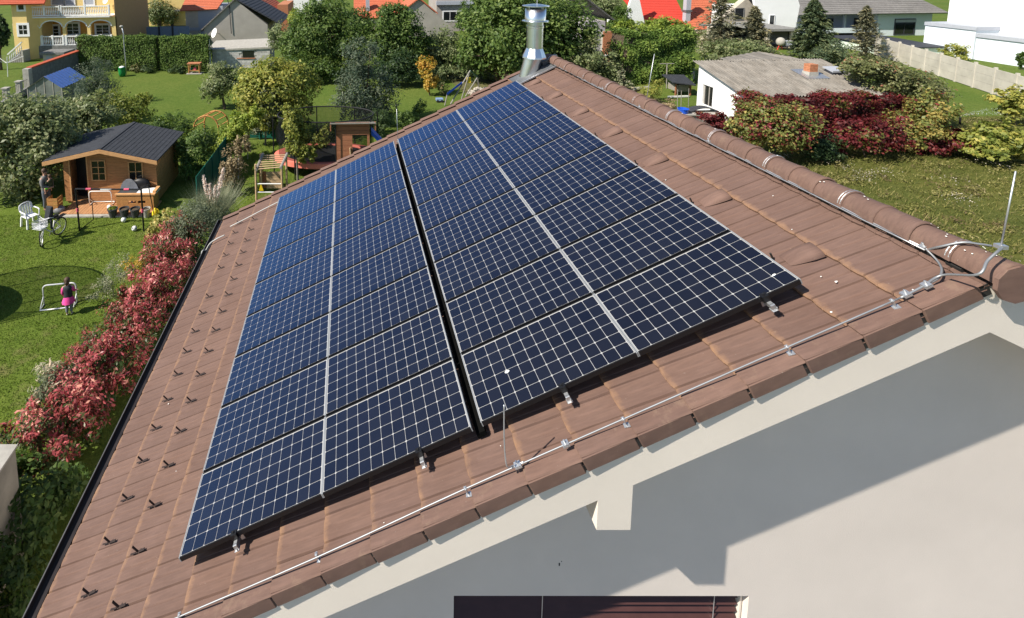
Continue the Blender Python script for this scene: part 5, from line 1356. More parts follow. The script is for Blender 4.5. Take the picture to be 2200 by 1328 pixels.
plant('walnut_sapling', 'sapling standing inside the trampoline fence area by the playhouse', 'tree', (690, 345), [(688, 300, 24, 22), (700, 280, 14, 18)], 900, .12, 'yellow', .6, tr=.025, tshift=.25)
plant('box_shrub', 'low round green shrub seen through the trampoline net', 'shrub', (705, 300), [(705, 283, 24, 16)], 1500, .13, 'green', .5, tr=.02)
plant('blue_spruce_shrub', 'dark green bushy shrub beyond the playhouse roof', 'shrub', (815, 292), [(818, 262, 26, 28), (800, 270, 18, 24)], 2600, .13, 'dark', .4, tr=.03)
# ------------------------------------------------------------------ trees of the middle ground
plant('round_tree', 'small round topped fruit tree standing alone on the lawn', 'tree', (483, 234), [(475, 180, 40, 36), (500, 170, 26, 28), (452, 198, 24, 20), (470, 150, 24, 20)], 5200, .17, 'hazel', .55, tr=.10, tshift=.40, shell=.55)
plant('walnut_tree', 'yellowing walnut tree with a broad crown near the middle of the lawn', 'tree', (600, 305), [(585, 190, 70, 55), (635, 180, 45, 50), (540, 200, 40, 50), (590, 150, 50, 30), (560, 250, 38, 34), (640, 235, 34, 34)], 11500, .20, 'yellow', .5, tr=.12, tshift=.45, bark=M_BARKG)
plant('dark_willow_shrub', 'tall dark bluish green shrub before the bright lawn', 'shrub', (790, 268), [(785, 180, 52, 80), (750, 210, 36, 55), (820, 210, 34, 55), (775, 120, 40, 40), (800, 240, 45, 30)], 11500, .19, 'willow', .36, tr=.1, tshift=.62)
plant('autumn_tree', 'little tree with yellow and orange autumn leaves on the lawn', 'tree', (924, 205), [(915, 142, 20, 24), (926, 165, 20, 26), (920, 185, 12, 12)], 2400, .17, 'amber', .55, tr=.05, tshift=.42, shell=.5)
plant('big_cherry_tree', 'big green tree hiding the pale building in the background centre', 'tree', (700, 165), [(690, 60, 62, 55), (740, 75, 55, 45), (650, 70, 40, 48), (700, 20, 50, 34), (640, 100, 40, 40), (720, 120, 50, 40)], 18000, .26, 'green', .5, tr=.2, tshift=.5)
plant('small_green_tree', 'green tree directly right of the grey block shed', 'tree', (610, 150), [(605, 80, 32, 32), (625, 110, 30, 30)], 4200, .24, 'hazel', .5, tr=.1, tshift=.38)
plant('dense_tree', 'dense dark green tree below the red roofs', 'tree', (850, 170), [(850, 60, 48, 45), (820, 90, 45, 45), (880, 90, 40, 45), (840, 30, 34, 22)], 13000, .27, 'green', .5, tr=.2, tshift=.42)
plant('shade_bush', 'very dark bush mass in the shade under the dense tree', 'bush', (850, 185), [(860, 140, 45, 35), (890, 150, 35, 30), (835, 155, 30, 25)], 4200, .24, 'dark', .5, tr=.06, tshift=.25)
plant('plum_tree', 'olive green tree between the red roofs and the flue tree', 'tree', (955, 165), [(950, 95, 42, 38), (975, 120, 34, 34), (935, 130, 30, 28)], 6500, .23, 'hazel', .5, tr=.12, tshift=.35)
plant('chestnut_tree', 'largest tree in the row, standing behind the shiny flue', 'tree', (1090, 185), [(1080, 60, 85, 75), (1180, 70, 75, 70), (1030, 110, 48, 55), (1120, 120, 70, 50), (1230, 60, 48, 60), (1100, 10, 80, 40), (1200, 130, 50, 40)], 30000, .29, 'green', .6, tr=.35, tshift=.52, yo=1)
plant('apple_tree', 'bright green apple tree just beyond the far ridge end', 'tree', (1275, 185), [(1265, 115, 36, 36), (1295, 135, 34, 34), (1245, 140, 28, 28), (1280, 165, 34, 24)], 6500, .22, 'hazel', .55, tr=.1, tshift=.5)
plant('lawn_sapling', 'thin dark sapling on the lawn beyond the tile edge', 'shrub', (900, 252), [(903, 228, 14, 18), (893, 238, 12, 12)], 700, .13, 'green', .5, tr=.02)
plant('lawn_shrub', 'low shrub growing at the far verge of the roof', 'shrub', (870, 275), [(870, 252, 24, 14), (885, 262, 20, 12)], 1300, .14, 'green', .5, tr=.02, tshift=.4)
plant('rosebush', 'loose bush with reddish tips beside the swing slide', 'shrub', (950, 205), [(950, 190, 16, 14)], 700, .12, 'vine', .5, tr=.015)
plant('border_bush', 'round bush at the lawn edge below the cherry tree', 'bush', (640, 180), [(640, 140, 36, 34), (670, 155, 30, 26), (700, 150, 30, 30)], 5200, .22, 'green', .5, tr=.05, tshift=.4)
plant('ivy_bush', 'low dark bushes along the foot of the flue tree', 'bush', (1000, 172), [(1010, 148, 40, 22), (960, 155, 34, 20), (1060, 150, 34, 22)], 4200, .22, 'hazel', .5, tr=.04, tshift=.3)
# clipped hedges: boxes of leaves
def hedge(name, label, x0, x1, ytop, ybase, m, n, size, thick=1.0, kind_cat='hedge', tshift=.45, lump=.12, group=None):
    P0, P1 = atz(x0, ybase), atz(x1, ybase); h = aty((x0 + x1) / 2, ytop, P0.y).z
    root = thing(name, label, kind_cat, (P0 + P1) / 2, 0, group)
    L = P1 - P0
    face = RNG.random(n); c = np.empty((n, 3)); nr = np.empty((n, 3))
    u, v, w_ = RNG.random(n), RNG.random(n), RNG.random(n)
    front = face < .55; top = (face >= .55) & (face < .85); side = face >= .85
    yy = np.where(front, 0, np.where(top, v * thick, v * thick)); zz = np.where(front, w_ * h, np.where(top, h, w_ * h))
    xx = np.where(side, np.where(u < .5, 0, 1), u)
    c[:, 0] = P0.x + L.x * xx; c[:, 1] = P0.y + L.y * xx + yy; c[:, 2] = zz
    lum = np.sin(c[:, 0] * 2.1) * np.cos(c[:, 2] * 2.7 + c[:, 0]) * lump
    nr[:] = np.where(front[:, None], [0, -1, .25], np.where(top[:, None], [0, -.1, 1], np.stack([np.where(u < .5, -1, 1), 0 * u, .25 + 0 * u], 1)))
    c += nr * (lum + RNG.normal(size=n) * .07)[:, None]; c += RNG.normal(size=(n, 3)) * .03
    k = c[:, 2] > .02
    nn = norm(nr + RNG.normal(size=(n, 3)) * .5)
    leaves('foliage', c[k], (size * (.6 + .7 * RNG.random(n)))[k], nn[k], LM[m], root, (tshift + lum * 1.6 + RNG.normal(size=n) * .2)[k], .5)
    core = MB().box(P0.x + .12, P1.x - .12, P0.y + .12, P0.y + thick - .12, 0, h - .12); core.build('hedge_core', M_BARK, root, True)
    return root
hedge('hedge', 'long clipped hedge in front of the yellow house', 169, 337, 81, 153, 'thuja', 15000, .17, 1.2, group='clipped hedges behind the lawn')
hedge('hedge', 'clipped hedge between the lawn gap and the grey block shed', 346, 449, 81, 153, 'thuja', 10000, .17, 1.2, group='clipped hedges behind the lawn')
hedge('hedge', 'low clipped hedge far back across the gap of the two tall hedges', 325, 360, 88, 118, 'thuja', 2000, .2, 1.0)
for i, (x, y, r, l) in enumerate(((292, 147, 14, 'reddish low bush at the foot of the long hedge'), (318, 148, 14, 'dark low bush at the hedge gap'), (372, 148, 14, 'dark low bush under the hedge by the lawn gap'), (390, 150, 10, 'small round bush beside the toy shelter'))):
    plant('border_shrub', l, 'shrub', (x, y + 8), [(x, y, r, 9)], 700, .15, 'dark' if i else 'vine', .5, tr=.015, group='small bushes under the hedges')
hedge('thuja_hedge', 'tall bright green thuja hedge with a rounded top beyond the ridge', 1342, 1487, 72, 182, 'thuja', 19000, .22, 2.6, tshift=.5, lump=.3)
plant('creeper_bush', 'loose yellow green bushes growing over the top of the thuja hedge', 'bush', (1385, 178), [(1385, 62, 42, 20), (1430, 58, 36, 20), (1340, 60, 24, 18)], 3200, .24, 'lime', .5, tr=.06, yo=2.2, tshift=.3)
plant('creeper_bush', 'bright green creeper tuft on the thuja hedge before the red roof', 'bush', (1435, 178), [(1460, 60, 26, 16), (1415, 50, 20, 12)], 1600, .24, 'lime', .5, tr=.06, yo=2.0, tshift=.4)
# conifers
conifer('pine_tree', 'ragged grey pine in front of the beige gable house', (1545, 132), (1552, -14), 70, 'pine', 3600, .34, ragged=1.0, droop=.12, bare=.12)
conifer('spruce_tree', 'small brownish spruce between ragged pine and carport', (1628, 128), (1622, 15), 42, 'pine', 6500, .30, ragged=.5, droop=.3)
conifer('spruce_tree', 'dense dark blue green spruce beside the carport', (1748, 136), (1750, 0), 55, 'spruce', 13000, .30, ragged=.25, droop=.3)
conifer('spruce_tree', 'thin sparse spruce in front of the pale house windows', (1860, 130), (1862, 15), 36, 'pine', 5000, .28, ragged=.6, droop=.25)
plant('juniper', 'low wide juniper by the corrugated roof', 'shrub', (1810, 150), [(1800, 108, 30, 20), (1770, 118, 30, 14)], 2600, .2, 'spruce', .4, tr=.03, tshift=.6)
plant('garden_bush', 'leafy bush with pale flowers behind the corrugated roof', 'bush', (1560, 152), [(1540, 112, 34, 22), (1590, 105, 40, 20), (1625, 105, 26, 16)], 5200, .2, 'hazel', .55, tr=.04, tshift=.5)
plant('white_blossom_bush', 'bush with white blossom beside the thuja hedge', 'bush', (1515, 125), [(1510, 85, 22, 24), (1545, 90, 16, 20)], 1800, .2, 'pale', .5, tr=.04, tshift=.6)
plant('yellow_bush', 'round golden bush on the lawn before the big white building', 'bush', (2058, 130), [(2054, 112, 20, 18)], 1500, .2, 'yellow', .5, tr=.03, tshift=.5)
plant('garden_conifer', 'flat dark juniper beside the pale green garage', 'shrub', (2015, 100), [(2015, 83, 18, 7)], 700, .22, 'spruce', .4, tr=.03)
plant('dark_bush', 'dark round bush at the photo edge before the white building', 'bush', (2196, 150), [(2197, 128, 10, 16)], 900, .2, 'green', .5, tr=.03, tshift=.3)

# ------------------------------------------------------------------ houses
M_YELW = mat('yellow_render', (.72, .53, .21), .85, var=.05, scale=2); M_OCHRE = mat('ochre_render', (.62, .30, .06), .85, var=.06)
M_RENDW = mat('white_render', (.80, .80, .79), .85, var=.03, scale=.8); M_RENDG = mat('grey_render', (.33, .305, .275), .9, var=.07, scale=1.0, var2=.08)
M_REDT = mat('red_roof_tiles', (.42, .085, .04), .8, var=.22, scale=7); M_ORT = mat('orange_roof_tiles', (.48, .13, .065), .8, var=.22, scale=7); M_BRT = mat('bright_red_tiles', (.55, .055, .035), .75, var=.14, scale=7)
M_DKT = mat('dark_roof_tiles', (.035, .037, .045), .7, var=.25, scale=6); M_GRT = mat('grey_roof_tiles', (.19, .18, .17), .85, var=.2, scale=5, var2=.12)
M_BRICK = mat('orange_brick', (.42, .17, .085), .9, var=.25, scale=9); M_BEIGE = mat('beige_render', (.45, .40, .32), .9, var=.08, scale=1.2, var2=.1)
M_YELSHADE = mat('shaded_yellow_render', (.36, .23, .11), .9, var=.08); M_STONE = mat('grey_stone', (.17, .17, .165), .9, var=.3, scale=4, bump=.4, bscale=12)
M_SHUT = mat('grey_shutter', (.36, .38, .42), .6, var=.06); M_PALEG = mat('pale_green_render', (.62, .70, .60), .85, var=.04); M_PALEB = mat('pale_blue_render', (.66, .72, .76), .85, var=.04)
M_FRAMEW = mat('window_frame_white', (.75, .75, .74), .5, var=.03)
class Face:
    """an upright wall parallel to the picture at depth Y, for reading photo pixels off it"""
    def __init__(s, Y): s.Y = Y
    def x(s, px, py=60): return aty(px, py, s.Y).x
    def z(s, py, px=700): return aty(px, py, s.Y).z
def fwin(parent, F, x0, y0, x1, y1, nx=2, nz=2, mg=M_GLASSD, mf=M_FRAMEW, fw=.08, out=0.0, name='window'):
    Y = F.Y - out
    a, b = aty(x0, y1, Y), aty(x1, y0, Y)
    return pane_win(parent, a.x, b.x, a.z, b.z, Y, nx, nz, name, mf, mg, fw, .05, .06)
def wallbox(parent, F, x0, x1, y0, y1, m, thick=.3, name='wall', out=0.0):
    Y = F.Y - out
    a, b = aty(x0, y1, Y), aty(x1, y0, Y); z0 = max(0, min(a.z, 99)) if y1 < 400 else 0
    return MB().box(a.x, b.x, Y, Y + thick, z0, b.z).build(name, m, parent, True)
def tiled_slope(parent, p0, p1, p2, p3, m, name='roof', th=.12, courses=14, rolls=0):
    """roof slope p0-p1 eave, p3-p2 ridge, in overlapping courses"""
    p0, p1, p2, p3 = (Vector(p) for p in (p0, p1, p2, p3)); n = (p1 - p0).cross(p3 - p0).normalized(); n = n if n.z > 0 else -n
    mb = MB()
    for i in range(courses):
        f0, f1 = i / courses, min(1, (i + 1.1) / courses)
        a, b, c, d = p0.lerp(p3, f0), p1.lerp(p2, f0), p1.lerp(p2, f1), p0.lerp(p3, f1)
        mb.hexa([a - n * th, b - n * th, c - n * th, d - n * th, a + n * .04, b + n * .04, c + n * .0, d + n * .0])
    if rolls:
        for i in range(rolls + 1):
            f = i / rolls; a, d = p0.lerp(p1, f), p3.lerp(p2, f); mb.tube([a + n * .03, d + n * .03], .05, 5)
    return mb.build(name, m, parent, True)

# yellow house with arches
F = Face(atz(150, 124).y); YW_ = F.Y
yh = thing('yellow_house', 'yellow house with white arched veranda and balustraded balcony', 'house', (F.x(150), YW_ + 4, 0))
X0, X1 = F.x(64, 60), F.x(249, 60); dpt = 9.5
zsl, zpl = F.z(35, 150), F.z(98, 150); zro = F.z(-60, 150)
MB().box(X0, X1, YW_ - .15, YW_ + 2.6, 0, zpl).build('plinth', M_STONE, yh, True)
MB().box(X0, X1 - .02, YW_ + 2.6, YW_ + dpt, 0, zro).build('wall', M_YELW, yh, True)
MB().box(X1 - .04, X1, YW_ + .02, YW_ + dpt - .02, 0, zro).build('side_wall', M_YELSHADE, yh, True)  # side wall browner: its shade is put into the render colour
MB().box(X0 + .1, X1 - .1, YW_ + 2.56, YW_ + 2.598, zpl, zsl - .1).build('veranda_wall', M_OCHRE, yh, True)
# arcade wall built as piers and arch slices
piers = [(64, 68), (82, 88.5), (134, 141), (187, 194), (240, 249)]
ysp, ytp = 57, 44
m = MB()
zsp = F.z(ysp, 150)
for a, b in piers: m.box(F.x(a), F.x(b), YW_, YW_ + .3, F.z(77, 150) if a not in (240,) else zpl, zsp)
mt = MB()
for (a0, a1), (b0, b1) in zip(piers[:-1], piers[1:]):
    xa, xb = F.x(a1), F.x(b0); cx = (xa + xb) / 2; hw = (xb - xa) / 2; rise = F.z(ytp, 150) - zsp; nS = 12
    for i in range(nS):
        f0, f1 = -1 + 2 * i / nS, -1 + 2 * (i + 1) / nS
        z0_, z1_ = zsp + rise * math.sqrt(max(0, 1 - f0 * f0)), zsp + rise * math.sqrt(max(0, 1 - f1 * f1))
        m.hexa([(cx + f0 * hw, YW_, z0_), (cx + f1 * hw, YW_, z1_), (cx + f1 * hw, YW_ + .3, z1_), (cx + f0 * hw, YW_ + .3, z0_), (cx + f0 * hw, YW_, zsl - .12), (cx + f1 * hw, YW_, zsl - .12), (cx + f1 * hw, YW_ + .3, zsl - .12), (cx + f0 * hw, YW_ + .3, zsl - .12)])
    mt.tube([(cx - hw * math.cos(a), YW_ - .02, zsp + rise * math.sin(a)) for a in np.linspace(0, math.pi, 15)], .075, 5)
for a, b in piers: m.box(F.x(a), F.x(b), YW_, YW_ + .3, zsp, zsl - .12)
m.build('arcade', M_YELW, yh, True); mt.build('arch_trim', M_FRAMEW, yh, True)
for a, b in piers[:4]:
    cx = (F.x(a) + F.x(b)) / 2; m = MB(); m.lathe([(.17, zpl), (.17, zpl + .12), (.12, zpl + .2), (.115, zsp - .2), (.17, zsp - .08), (.17, zsp)], (cx, YW_ + .12, 0), 12); m.build('column', M_FRAMEW, yh, True)
MB().box(X0 - .35, F.x(241), YW_ - .45, YW_ + 2.6, zsl - .12, zsl).build('balcony_slab', M_FRAMEW, yh, True)
def balustrade(parent, F, x0, x1, ytop, ybot, y_out, px_step=3.6):
    a, b = F.x(x0), F.x(x1); z0, z1 = F.z(ybot, 150), F.z(ytop, 150); yy = F.Y - y_out; h = z1 - z0
    bl = bpy.data.objects.new('balustrade', None); COL.objects.link(bl); bl.parent = parent; bl.matrix_parent_inverse = wm(parent).inverted()
    MB().box(a, b, yy - .09, yy + .09, z1 - .11, z1).build('hand_rail', M_FRAMEW, bl, True); MB().box(a, b, yy - .08, yy + .08, z0, z0 + .09).build('base_rail', M_FRAMEW, bl, True)
    n = int((x1 - x0) / px_step); p = None
    for i in range(n):
        x = a + (b - a) * (i + .5) / n
        if p is None:
            p = MB().lathe([(.05, 0), (.05, .05), (.03, .1), (.07, h * .36), (.032, h * .62), (.03, h - .26), (.05, h - .2)], n=8).build('baluster', M_FRAMEW, bl, False, smooth=True); q = p
        else: q = p.copy(); COL.objects.link(q)
        q.location = (x, yy, z0 + .09)
    for x in (x0, (x0 + x1) / 2, x1): MB().cbox(F.x(x), yy, (z0 + z1) / 2 + .05, .2, .2, h + .1).build('rail_post', M_FRAMEW, bl, True)
    return bl
balustrade(yh, F, 68, 136, 12.5, 33, .38); balustrade(yh, F, 138, 240, 12.5, 33, .38)
for a, b in ((89, 134), (141, 187), (194, 238)): balustrade(yh, F, a, b, 77, 97, .02)
FV = Face(YW_ + 2.55)
for a in ((104, 56, 125, 77), (145, 51, 168, 73), (208, 54, 233, 73)): fwin(yh, FV, *a, nx=2, nz=3, fw=.22)
FU = Face(YW_ + 2.58)
for a in ((112, -14, 136, 10), (140, -14, 158, 10), (182, -14, 200, 10)): fwin(yh, FU, *a, nx=1, nz=1, mg=M_SHUT, fw=.15)
m = MB(); c = aty(229, 2, YW_ + 2.2); m.lathe([(.02, 0), (.32, .08), (.42, .2), (.40, .2), (.3, .1), (.02, .03)], n=16, cap=False); o = m.build('satellite_dish', M_WHT, yh, True); o.data.transform(Matrix.Translation(c) @ Euler((R(70), 0, R(-25))).to_matrix().to_4x4())
# bay tower
Fb = Face(YW_ - .9)
bx0, bx1, bxm = Fb.x(11), Fb.x(59), Fb.x(28)
zt1 = Fb.z(5, 40)
ring = [(bx0, Fb.Y + 1.6, 0), (bxm, Fb.Y, 0), (bx1, Fb.Y, 0), (bx1 + .8, Fb.Y + 1.0, 0), (bx1 + .8, Fb.Y + 5, 0), (bx0, Fb.Y + 5, 0)]
MB().prism(ring, (0, 0, zt1)).build('bay_tower', M_YELW, yh, True)
fwin(yh, Fb, 42, 54, 58, 74, 2, 2, fw=.25, out=0.005); fwin(yh, Fb, 40, 10, 51, 21, 1, 1, fw=.2, out=.005)
c0, c1 = Vector(ring[0]), Vector(ring[1]); dd = c1 - c0; nn_ = Vector((dd.y, -dd.x, 0)).normalized(); a_, b_ = c0 + dd * .3 + nn_ * .02, c0 + dd * .85 + nn_ * .02
zl, zh = Fb.z(78, 30), Fb.z(52, 30)
o = MB().hexa([a_ + Vector((0, 0, zl)), b_ + Vector((0, 0, zl)), b_ + nn_ * .05 + Vector((0, 0, zl)), a_ + nn_ * .05 + Vector((0, 0, zl)), a_ + Vector((0, 0, zh)), b_ + Vector((0, 0, zh)), b_ + nn_ * .05 + Vector((0, 0, zh)), a_ + nn_ * .05 + Vector((0, 0, zh))]).build('bay_window', M_FRAMEW, yh, True)
a2, b2 = a_.lerp(b_, .22) + nn_ * .06, a_.lerp(b_, .8) + nn_ * .06
MB().hexa([a2 + Vector((0, 0, zl + .25)), b2 + Vector((0, 0, zl + .25)), b2 + nn_ * .01 + Vector((0, 0, zl + .25)), a2 + nn_ * .01 + Vector((0, 0, zl + .25)), a2 + Vector((0, 0, zh - .2)), b2 + Vector((0, 0, zh - .2)), b2 + nn_ * .01 + Vector((0, 0, zh - .2)), a2 + nn_ * .01 + Vector((0, 0, zh - .2))]).build('pane', M_GLASSD, o, True)
xr0, xr1 = Fb.x(-30), Fb.x(106); ze = Fb.z(8, 50)
tiled_slope(yh, (xr0, Fb.Y - .6, ze), (xr1, Fb.Y - .6, ze), (xr1 - 1.2, Fb.Y + 3.4, ze + 2.2), (xr0, Fb.Y + 3.4, ze + 2.2), M_REDT, 'bay_roof')
tiled_slope(yh, (X0 - .6, YW_ + 1.6, zro), (X1 + .5, YW_ + 1.6, zro), (X1 + .5, YW_ + 6.2, zro + 3), (X0 - .6, YW_ + 6.2, zro + 3), M_REDT, 'main_roof'); tiled_slope(yh, (X0 - .6, YW_ + 10.5, zro), (X1 + .5, YW_ + 10.5, zro), (X1 + .5, YW_ + 6.2, zro + 3), (X0 - .6, YW_ + 6.2, zro + 3), M_REDT, 'main_roof')
# stair with its sloping balustrade
st_ = bpy.data.objects.new('stair', None); COL.objects.link(st_); st_.parent = yh; st_.matrix_parent_inverse = wm(yh).inverted()
for i in range(7):
    f = i / 7; x = Fb.x(32) + (Fb.x(62) - Fb.x(32)) * f
    MB().box(x, x + .3, Fb.Y - 1.5, Fb.Y - .3, 0, .17 + zpl * f * .95).build('step', M_CONC, st_, True)
    h0 = .17 + zpl * f * .95
    MB().lathe([(.05, 0), (.03, .1), (.07, .3), (.03, .6), (.05, .72)], (x + .15, Fb.Y - 1.5, h0), 8).build('baluster', M_FRAMEW, st_, True)
MB().bar((Fb.x(31), Fb.Y - 1.5, .9), (Fb.x(63), Fb.Y - 1.5, zpl + .85), .14, .12).build('hand_rail', M_FRAMEW, st_, True)
# far house left of it
F = Face(78.0)
t = thing('house', 'distant house with a dappled yellow wall and dark pillars behind the hedge', 'house', (F.x(360), 82, 0))
wallbox(t, F, 318, 402, -40, 56, M_YELW); 
for x in (338, 366): wallbox(t, F, x, x + 5.5, 32, 56, M_DKT, .1, 'pillar', .12)
F2 = Face(58.0); fb2 = thing('board_fence', 'blue grey board fence with dark posts below the distant yellow wall', 'fence', (F2.x(360), 58, 0)); M_BGP = mat('blue_grey_panel', (.16, .2, .27), .6)
for i in range(8): a_, b_ = F2.x(314 + i * 11.6), F2.x(314 + (i + 1) * 11.6); MB().box(a_ + .01, b_ - .01, 58, 58.05, .05, F2.z(57, 360)).build('fence_board', M_BGP, fb2, True)
for x in (340, 369): MB().box(F2.x(x), F2.x(x + 3.5), 57.9, 57.99, 0, F2.z(56, 360)).build('post', M_DKT, fb2, True)
MB().box(F.x(312), F.x(408), 77.4, 86, F.z(24, 360), F.z(21, 360)).build('canopy_roof', M_BRT if False else M_STONE, t, True)
# orange roofed house
F = Face(63.5)
t = thing('house', 'pale house with an orange tiled roof at the back behind the gable shed', 'house', (F.x(430), 68, 0))
wallbox(t, F, 403, 425, 22, 120, M_BEIGE); MB().box(F.x(425), F.x(480), F.Y + .01, F.Y + 6, 0, F.z(14, 440)).build('wall', M_SHUT, t, True)  # second wall greyer, with its shade put into the colour
tiled_slope(t, (F.x(391), F.Y - .5, F.z(22, 400)), (F.x(470), F.Y - .5, F.z(20, 400)), (F.x(492), F.Y + 3.5, F.z(0, 470) + 1.6), (F.x(398), F.Y + 3.5, F.z(0, 470) + 1.6), M_ORT)
wallbox(t, F, 403, 440, 59, 66, M_SHUT, .1, 'string_course', .06)
# grey gable house with dish
F = Face(57.0)
t = thing('gable_house', 'grey rendered gable house with a satellite dish and dark roof', 'house', (F.x(505), 61, 0))
gx0, gx1, gxa = F.x(438), F.x(575), F.x(508); zg, za_ = F.z(72, 500), F.z(-1, 500); za_ = max(za_, zg + 3)
MB().prism([(gx0, F.Y, 0), (gx1, F.Y, 0), (gx1, F.Y, F.z(54, 570)), (gxa, F.Y, za_), (gx0, F.Y, F.z(58, 440))], (0, 9, 0)).build('wall', M_RENDG, t, True)
tiled_slope(t, (F.x(427), F.Y - .25, F.z(70, 430) + .1), (F.x(427), F.Y + 9.3, F.z(70, 430) + .1), (gxa, F.Y + 9.3, za_ + .15), (gxa, F.Y - .25, za_ + .15), M_GRT)
tiled_slope(t, (F.x(604), F.Y - .25, F.z(53, 590) + .1), (F.x(604), F.Y + 9.3, F.z(53, 590) + .1), (gxa, F.Y + 9.3, za_ + .15), (gxa, F.Y - .25, za_ + .15), M_DKT)  # slope away from the sun: its shade is put into darker tiles
m = MB(); m.tube([(F.x(497), F.Y - .12, F.z(72, 497)), (F.x(495), F.Y - .12, F.z(10, 497)), (F.x(490), F.Y - .12, F.z(-6, 490))], .05, 6); m.build('drain_pipe', M_DKT, t, True)
c = aty(464, 72, F.Y - .9)
m = MB(); m.lathe([(.02, 0), (.3, .06), (.55, .2), (.62, .28), (.60, .28), (.3, .09), (.02, .03)], n=22, cap=False); o = m.build('satellite_dish', M_WHT, t, True, smooth=True); o.data.transform(Matrix.Translation(c) @ Euler((R(68), 0, R(-50))).to_matrix().to_4x4())
m = MB(); m.tube([c + Vector((.05, .2, 0)), c + Vector((.1, .9, -.1))], .04, 6); m.tube([c, c + Vector((-.45, -.35, .25))], .02, 5); m.build('dish_arm', M_STEEL, t, True)
# red tiled wing and brick wall behind it
F = Face(70.0)
t = thing('house', 'house with red tiles and a brick side wall behind the grey gable', 'house', (F.x(590), 74, 0))
MB().box(F.x(597), F.x(620), F.Y, F.Y + 8, 0, F.z(10, 600)).build('wall', M_BRICK, t, True)
tiled_slope(t, (F.x(598), F.Y - .4, F.z(24, 590)), (F.x(598), F.Y + 8, F.z(24, 590)), (F.x(545), F.Y + 8, F.z(-18, 560)), (F.x(545), F.Y - .4, F.z(-18, 560)), M_ORT)
# grey block shed
Pb = atz(520, 146); F = Face(Pb.y)
t = thing('block_shed', 'low grey concrete block shed with a flat sheet roof beside the white post', 'shed', (F.x(515), F.Y + 1.5, 0))
x0, x1 = F.x(452), F.x(578); zt2 = F.z(108, 515)
wx0_, wx1_ = F.x(519), F.x(544); wz0_, wz1_ = F.z(124, 530), F.z(110, 530)
bw, bh = .5, .25; j = 0; z = 0; bpb = None
while z < zt2 - .02:
    x = x0 - (.25 if j % 2 else 0)
    while x < x1:
        a, b = max(x, x0), min(x + bw, x1)
        if b - a > .06 and not (b > wx0_ + .02 and a < wx1_ - .02 and z + bh > wz0_ + .05 and z < wz1_ - .05):
            if bpb is None: bpb = MB().box(.006, .494, 0, .2, .006, .244).build('block', mat('concrete_block', (.44, .43, .41), .95, var=.16, scale=3, rnd=.2), t, True); q = bpb; 
            else: q = bpb.copy(); COL.objects.link(q)
            q.location = Vector(bpb.matrix_basis.translation) * 0 + Vector((a, F.Y + random.uniform(-.006, .006), z)); q.scale = ((b - a) / bw, 1, 1)
        x += bw
    z += bh; j += 1
MB().box(x0, x1, F.Y + .05, F.Y + 3.2, 0, zt2).build('inner_wall', M_CONCG, t, True) if False else None
MB().box(x0 + .01, x1 - .01, F.Y + .03, F.Y + 3.2, 0, zt2 - .1).build('mortar', M_CONC, t, True)
MB().box(wx0_, wx1_, F.Y + .01, F.Y + .028, wz0_, wz1_).build('window', M_GLASSD, t, True); MB().box(wx0_ - .6, wx1_ + .1, F.Y - .06, F.Y - .01, wz0_ - .1, wz0_ - .02).build('sill', M_BRICK, t, True)
xr0, xr1 = F.x(443), F.x(582)
m = MB(); m.hexa([(xr0, F.Y - .1, zt2 - .05), (xr1, F.Y - .1, zt2 + .15), (xr1, F.Y + 3.4, zt2 + .5), (xr0, F.Y + 3.4, zt2 + .3), (xr0, F.Y - .1, zt2 + .12), (xr1, F.Y - .1, zt2 + .32), (xr1, F.Y + 3.4, zt2 + .67), (xr0, F.Y + 3.4, zt2 + .47)]); m.build('roof', M_CONC, t, True)
# white post, bin, toy shelter, lamp post
b = atz(452, 151); o = MB().tube([b, aty(449, 85, b.y)], .07, 8).build('white_post', M_WHT, None); prop(o, 'tall white post at the corner of the grey block shed', 'post')
b = atz(271, 160)
t = thing('garden_lamp', 'tall thin pale pole with a small lamp head in front of the long hedge', 'lamp', b)
pts = [b] + [aty(x, y, b.y) for x, y in ((270, 130), (268, 112), (266, 90), (265, 72), (262, 58))]
MB().tube(pts, .055, 7).build('pole', M_STEEL, t, True, smooth=True); c = pts[-1]; m = MB(); m.ball((c.x - .05, c.y, c.z + .05), .16, 10, 7, (1.1, 1, .7)); m.build('lamp_head', M_CONC, t, True, smooth=True)
b = atz(263, 164)
t = thing('rain_barrel', 'green plastic barrel with a white lid on the lawn by the hedge', 'barrel', b)
MB().lathe([(.26, 0), (.32, .3), (.33, .62), (.30, .8), (.32, .82), (.32, .86)], n=18).build('body', mat('green_plastic', (.01, .2, .05), .45), t, smooth=True); MB().lathe([(.26, .87), (.22, .93), (.1, .98)], n=14).build('lid', M_WHT, t)
b = atz(417, 159)
t = thing('toy_shelter', 'small orange wooden toy shelter with a flat roof on the lawn', 'toy shelter', b)
for sx in (-.5, .5):
    for sy in (0, .5): MB().cbox(b.x + sx, b.y + sy, .48, .08, .08, .96).build('post', M_ORNW, t, True)
MB().box(b.x - .62, b.x + .62, b.y - .1, b.y + .6, .96, 1.04).build('roof', M_BRICK, t, True); MB().box(b.x - .5, b.x + .5, b.y, b.y + .5, .28, .34).build('shelf', M_ORNW, t, True); MB().box(b.x - .7, b.x + .75, b.y - .2, b.y + .7, 0, .06).build('slab', M_CONC, t, True)
MB().cbox(b.x + .05, b.y + .2, .48, .2, .2, .25).build('toy', M_PINK, t, True); MB().cbox(b.x - .3, b.y + .2, .44, .2, .15, .2).build('toy', M_GRNNET, t, True)
